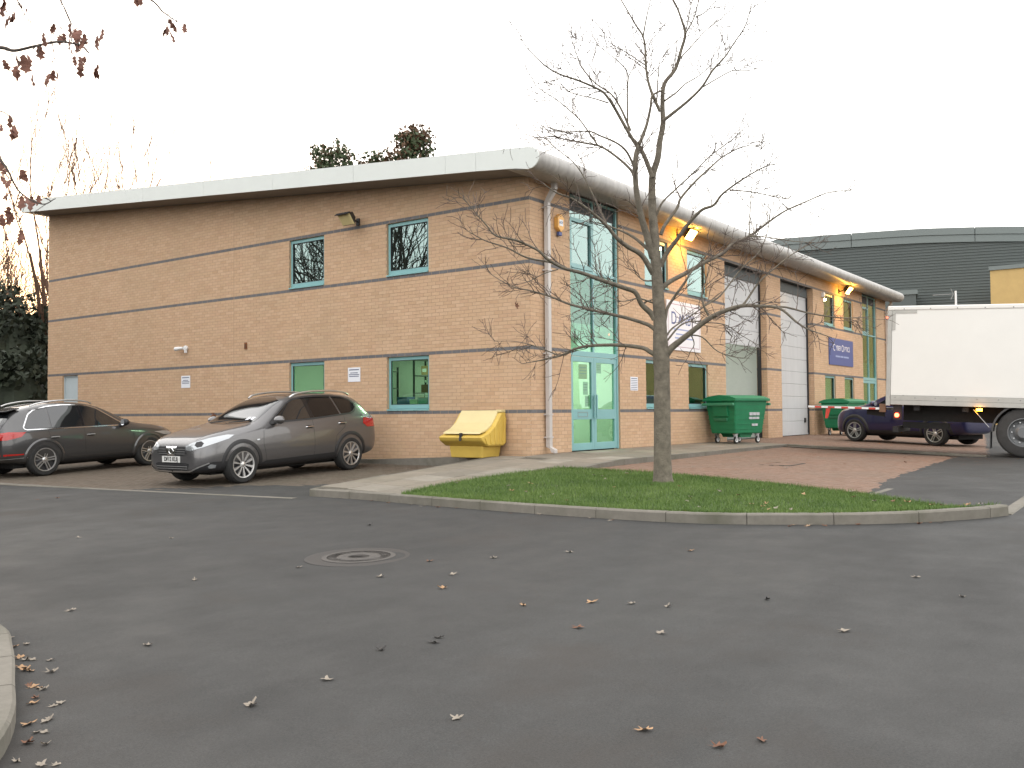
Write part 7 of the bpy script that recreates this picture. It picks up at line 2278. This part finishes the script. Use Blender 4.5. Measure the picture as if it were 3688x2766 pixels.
# ---- oak at the near left, its last leaves hanging into the picture
random.seed(5)
oak = tag(empty('oak_tree', (-14.9, -0.9, z_road(-14.9, -0.9) + 0.1)), 'oak with hanging brown leaves reaching in at the top left', 'tree')
ob = Vector(oak.location)
mb = MB(); mb.tube([(0, 0, -0.1), (0.02, 0, 0.5), (0.05, 0.05, 2), (0.2, 0.1, 4.2), (0.35, 0.15, 6.2), (0.4, 0.1, 8)], [0.34, 0.26, 0.23, 0.19, 0.13, 0.06], 14); mb.build('trunk', 'oak_bark', oak, smooth=True)
lb = MB()
oak_leaf_pts = [(11, 10), (68, 10), (24, 42), (52, 63), (86, 49), (28, 75), (194, 104), (166, 140), (146, 182), (221, 146), (241, 153), (265, 120), (283, 156), (299, 140), (251, 182), (306, 221), (291, 247), (272, 225), (98, 218), (16, 234), (65, 225), (59, 257), (127, 286), (169, 282), (203, 277), (361, 124), (347, 150), (350, 257), (373, 247),
                (615, 88), (599, 107), (667, 101), (615, 133), (500, 3), (33, 433), (7, 465), (49, 475), (7, 600), (20, 622), (75, 629), (4, 653), (31, 663), (34, 711), (71, 725), (94, 721), (111, 723), (135, 720), (34, 766), (43, 786), (14, 791), (77, 790), (70, 850), (30, 860), (258, 105), (275, 130), (290, 170), (270, 140)]
depths = []
for k, (x, y) in enumerate(oak_leaf_pts): depths.append(6.9 + 0.5 * math.sin(k * 1.7))
def P_oak(px, py, d): return px_at(px, py, d) - ob
limbs = [[Vector((0.05, 0.05, 2.6)), P_oak(-420, 420, 7.6), P_oak(-200, 240, 7.2), P_oak(-60, 175, 7.0), P_oak(10, 172, 6.9), P_oak(52, 182, 6.9), P_oak(130, 165, 6.9), P_oak(215, 150, 6.9), P_oak(290, 165, 6.9), P_oak(320, 190, 6.95)],
         [Vector((0.2, 0.1, 3.8)), P_oak(-500, 0, 7.4), P_oak(-200, -90, 7.2), P_oak(60, -70, 7.1), P_oak(300, -40, 7.0), P_oak(520, -10, 7.0), P_oak(590, 45, 7.0), P_oak(640, 80, 7.0)],
         [Vector((0.05, 0.05, 2.0)), P_oak(-420, 700, 7.4), P_oak(-160, 560, 7.2), P_oak(-40, 540, 7.0), P_oak(20, 600, 6.9), P_oak(70, 690, 6.9), P_oak(150, 735, 6.9), P_oak(200, 715, 6.9)],
         [Vector((0.05, 0.05, 2.2)), P_oak(-380, 520, 7.2), P_oak(-120, 390, 7.0), P_oak(0, 400, 6.9), P_oak(40, 425, 6.9)],
         [Vector((0.25, 0.1, 4.6)), P_oak(-300, -320, 7.4), P_oak(0, -250, 7.2), P_oak(40, -60, 7.0), P_oak(70, 20, 7.0)]]
LR = [(0.06, 0.005), (0.05, 0.0035), (0.05, 0.003), (0.03, 0.003), (0.04, 0.003)]
sm = []
for l_, (a, b) in zip(limbs, LR):
    q = catmull(l_, 6); n = len(q); sm += q
    lb.tube(q, [a + (b - a) * (k / (n - 1)) ** 0.22 for k in range(n)], 7, caps=False)
for k, (x, y) in enumerate(oak_leaf_pts):
    p = P_oak(x, y, depths[k])
    near = min(sm, key=lambda s_: (s_ - p - Vector((0, 0, 0.12))).length)
    if (near - p).length < 0.9:
        m = near.lerp(p, 0.5) + Vector((0, 0, 0.05))
        lb.tube([near, m, p + Vector((0, 0, 0.035))], [0.003, 0.0024, 0.0018], 4, caps=False)
lb.build('branches', 'oak_bark', oak, smooth=True, angle=80)
def oak_leaf_mesh(seed, s):
    r = random.Random(seed)
    mb = MB(); n = 7; L_, R_ = [], []
    for k in range(n + 1):
        f = k / n
        w = s * 0.30 * math.sin(PI * min(1, f * 0.92 + 0.06)) * (1.25 if k % 2 else 0.62) * r.uniform(0.8, 1.15)
        z = -f * s * r.uniform(0.97, 1.03)
        cx = 0.12 * s * math.sin(f * 3 + seed)
        L_.append((cx - w, 0.10 * s * math.sin(f * 4 + seed) + 0.3 * w, z)); R_.append((cx + w * r.uniform(0.5, 1.1), 0.10 * s * math.sin(f * 4 + seed) - 0.3 * w, z))
    for k in range(n): mb.quad(L_[k], R_[k], R_[k + 1], L_[k + 1])
    me = bpy.data.meshes.new('leaf'); me.from_pydata(mb.v, [], mb.f); me.materials.append(MATS['oak_leaf']); return me
OL = [oak_leaf_mesh(k, 0.105 + 0.012 * (k % 3)) for k in range(6)]
for k, (x, y) in enumerate(oak_leaf_pts):
    p = P_oak(x, y, depths[k]) + Vector((0, 0, 0.04))
    for c in range(2 if k % 3 == 0 else 1):
        o = bpy.data.objects.new('leaf', OL[(k + c * 2) % 6]); COL.objects.link(o); o.parent = oak
        o.location = p + Vector((random.uniform(-0.02, 0.02), random.uniform(-0.02, 0.02), random.uniform(-0.02, 0.02)) if c else (0, 0, 0)); o.rotation_euler = (random.uniform(-0.3, 0.3), random.uniform(-0.3, 0.3), random.uniform(0, 6.28))
        sc = random.uniform(0.55, 1.05); o.scale = (sc, sc, sc)

# ================================================================== WAREHOUSE BEHIND
def warehouse():
    # facade through the point seen at px 3300, running nearly parallel to the gable
    P0 = px_at(3300, 1475, 62)
    ang = rad(90 + 13.4)                      # direction of the facade, towards the left of the picture
    u = Vector((math.cos(ang), math.sin(ang), 0))
    nrm = Vector((math.sin(ang), -math.cos(ang), 0))
    if nrm.dot(CAMPOS - P0) < 0: nrm = -nrm
    t = tag(empty('warehouse', (P0.x, P0.y, 0)), 'large grey clad warehouse with a shallow curved roof', 'building')
    def along(px, py):
        d = CM @ Vector(((px - 1844) / 3346.6, -(py - 1383) / 3346.6, -1))
        tt = (P0 - CAMPOS).dot(nrm) / d.dot(nrm)
        q = CAMPOS + d * tt - P0
        return q.dot(u), q.z + P0.z
    tops = [along(*p) for p in ((2640, 905), (2800, 862), (3050, 843), (3300, 826), (3500, 820), (3688, 817), (3850, 822), (4000, 835))]
    tops.sort()
    smin, smax = tops[0][0], tops[-1][0]
    def ztop(s):
        for a, b in zip(tops[:-1], tops[1:]):
            if a[0] <= s <= b[0]: return a[1] + (b[1] - a[1]) * (s - a[0]) / (b[0] - a[0])
        return tops[0][1] if s < smin else tops[-1][1]
    P3 = lambda s, n, z: (u.x * s + nrm.x * n, u.y * s + nrm.y * n, z)
    fas = 0.95
    # corrugated sheeting, one rib every 19 cm
    mb = MB(); z = 4.0; pitch_ = 0.19
    N = 24
    ss = [smin + (smax - smin) * k / N for k in range(N + 1)]
    prof = [(0.0, 0.0), (0.075, 0.0), (0.095, 0.045), (0.165, 0.045), (0.19, 0.0)]
    while z < max(p[1] for p in tops):
        for (a, na), (b, nb) in zip(prof[:-1], prof[1:]):
            run = [s for s in ss if ztop(s) - 0.4 > z + b]
            if len(run) < 2: continue
            mb.quad(P3(run[0], na, z + a), P3(run[-1], na, z + a), P3(run[-1], nb, z + b), P3(run[0], nb, z + b))
        z += pitch_
    mb.build('cladding', 'clad_grey', t, fix=False)
    box_ = MB()
    box_.quad(P3(smin, -0.01, -1), P3(smax, -0.01, -1), P3(smax, -0.01, 4.0), P3(smin, -0.01, 4.0)); box_.build('lower_wall', 'clad_grey', t, fix=False)
    # rolled fascia in lengths
    k = 0; s = smin
    while s < smax - 0.1:
        e = min(s + 7.6, smax)
        for (o0, o1, n_) in ((0.0, -0.46, 0.22), (-0.48, -fas, 0.16)):
            m2 = MB(); M = 5
            for q in range(M):
                a, b = s + (e - s) * q / M + (0.02 if q == 0 else 0), s + (e - s) * (q + 1) / M - (0.02 if q == M - 1 else 0)
                m2.quad(P3(a, n_, ztop(a) + o1), P3(b, n_, ztop(b) + o1), P3(b, n_, ztop(b) + o0), P3(a, n_, ztop(a) + o0))
                m2.quad(P3(a, n_, ztop(a) + o1), P3(b, n_, ztop(b) + o1), P3(b, 0, ztop(b) + o1), P3(a, 0, ztop(a) + o1))
                m2.quad(P3(a, n_, ztop(a) + o0), P3(b, n_, ztop(b) + o0), P3(b, -30, ztop(b) + o0 + 0.1), P3(a, -30, ztop(a) + o0 + 0.1))
            m2.build('fascia_panel', 'clad_trim', t, fix=False)
        s = e
    # low flat roofed box against the facade, at the right of the eave end
    a = along(3205, 1080); b = along(3297, 1075); b2 = along(3297, 1110)
    s0, s1 = min(a[0], b[0]) , max(a[0], b[0]) + 6
    m3 = MB(); pts = []
    for z_ in (2.0, b[1]):
        for (s_, n_) in ((s0, 0.05), (s1, 0.05), (s1, 2.5), (s0, 2.5)): pts.append(P3(s_, n_, z_))
    m3.hexa(pts); m3.build('lower_block', 'clad_grey', t)
    m3 = MB(); pts = []
    for z_ in (b[1], b[1] + 0.28):
        for (s_, n_) in ((s0 - 0.1, 0.05), (s1, 0.05), (s1, 2.6), (s0 - 0.1, 2.6)): pts.append(P3(s_, n_, z_))
    m3.hexa(pts); m3.build('lower_block_trim', 'clad_trim', t)
warehouse()
# tan brick block at the far right, in front of the warehouse
def tan_block():
    c = px_at(3578, 1475, 52)
    top = px_at(3576, 972, 52).z
    t = tag(empty('brick_block', (c.x, c.y, 0)), 'plain tan brick building end at the right edge above the lorry', 'building')
    u = Vector((0.0, -1.0, 0))
    box('wall', 'tan_brick', 0, 12, -20, 0, -1, top, t)
    box('coping', 'clad_trim', -0.08, 12.1, -20, 0.06, top, top + 0.22, t)
    z = 0.2
tan_block()
# aerial on a pole behind the lorry
ap = px_at(3452, 1483, 45)
at_ = tag(empty('aerial_pole', (ap.x, ap.y, -0.2)), 'slim pale pole with a small aerial above the lorry roof', 'aerial')
zt_ = px_at(3450, 1046, 45).z + 0.2
mb = MB(); mb.tube([(0, 0, 0), (0, 0, zt_)], [0.06, 0.045], 8); mb.build('pole', 'white', at_)
va = CM @ Vector((1, 0, 0))
mb = MB(); mb.tube([(0, 0, zt_ - 0.15), (-va.x * 1.1, -va.y * 1.1, zt_ - 0.2)], 0.018, 6)
for s_ in (-1, 1): mb.tube([(-va.x * 0.12, -va.y * 0.12, zt_ - 0.15), (-va.x * 0.24, -va.y * 0.24, zt_ - 0.15 + s_ * 0.27)], 0.014, 6)
mb.build('aerial_arms', 'grey_metal', at_)
mb = MB(); mb.tube([(0, 0, zt_ - 0.8), (0, 0, zt_ - 0.72)], 0.09, 10); mb.build('clamp', 'grey_metal', at_)
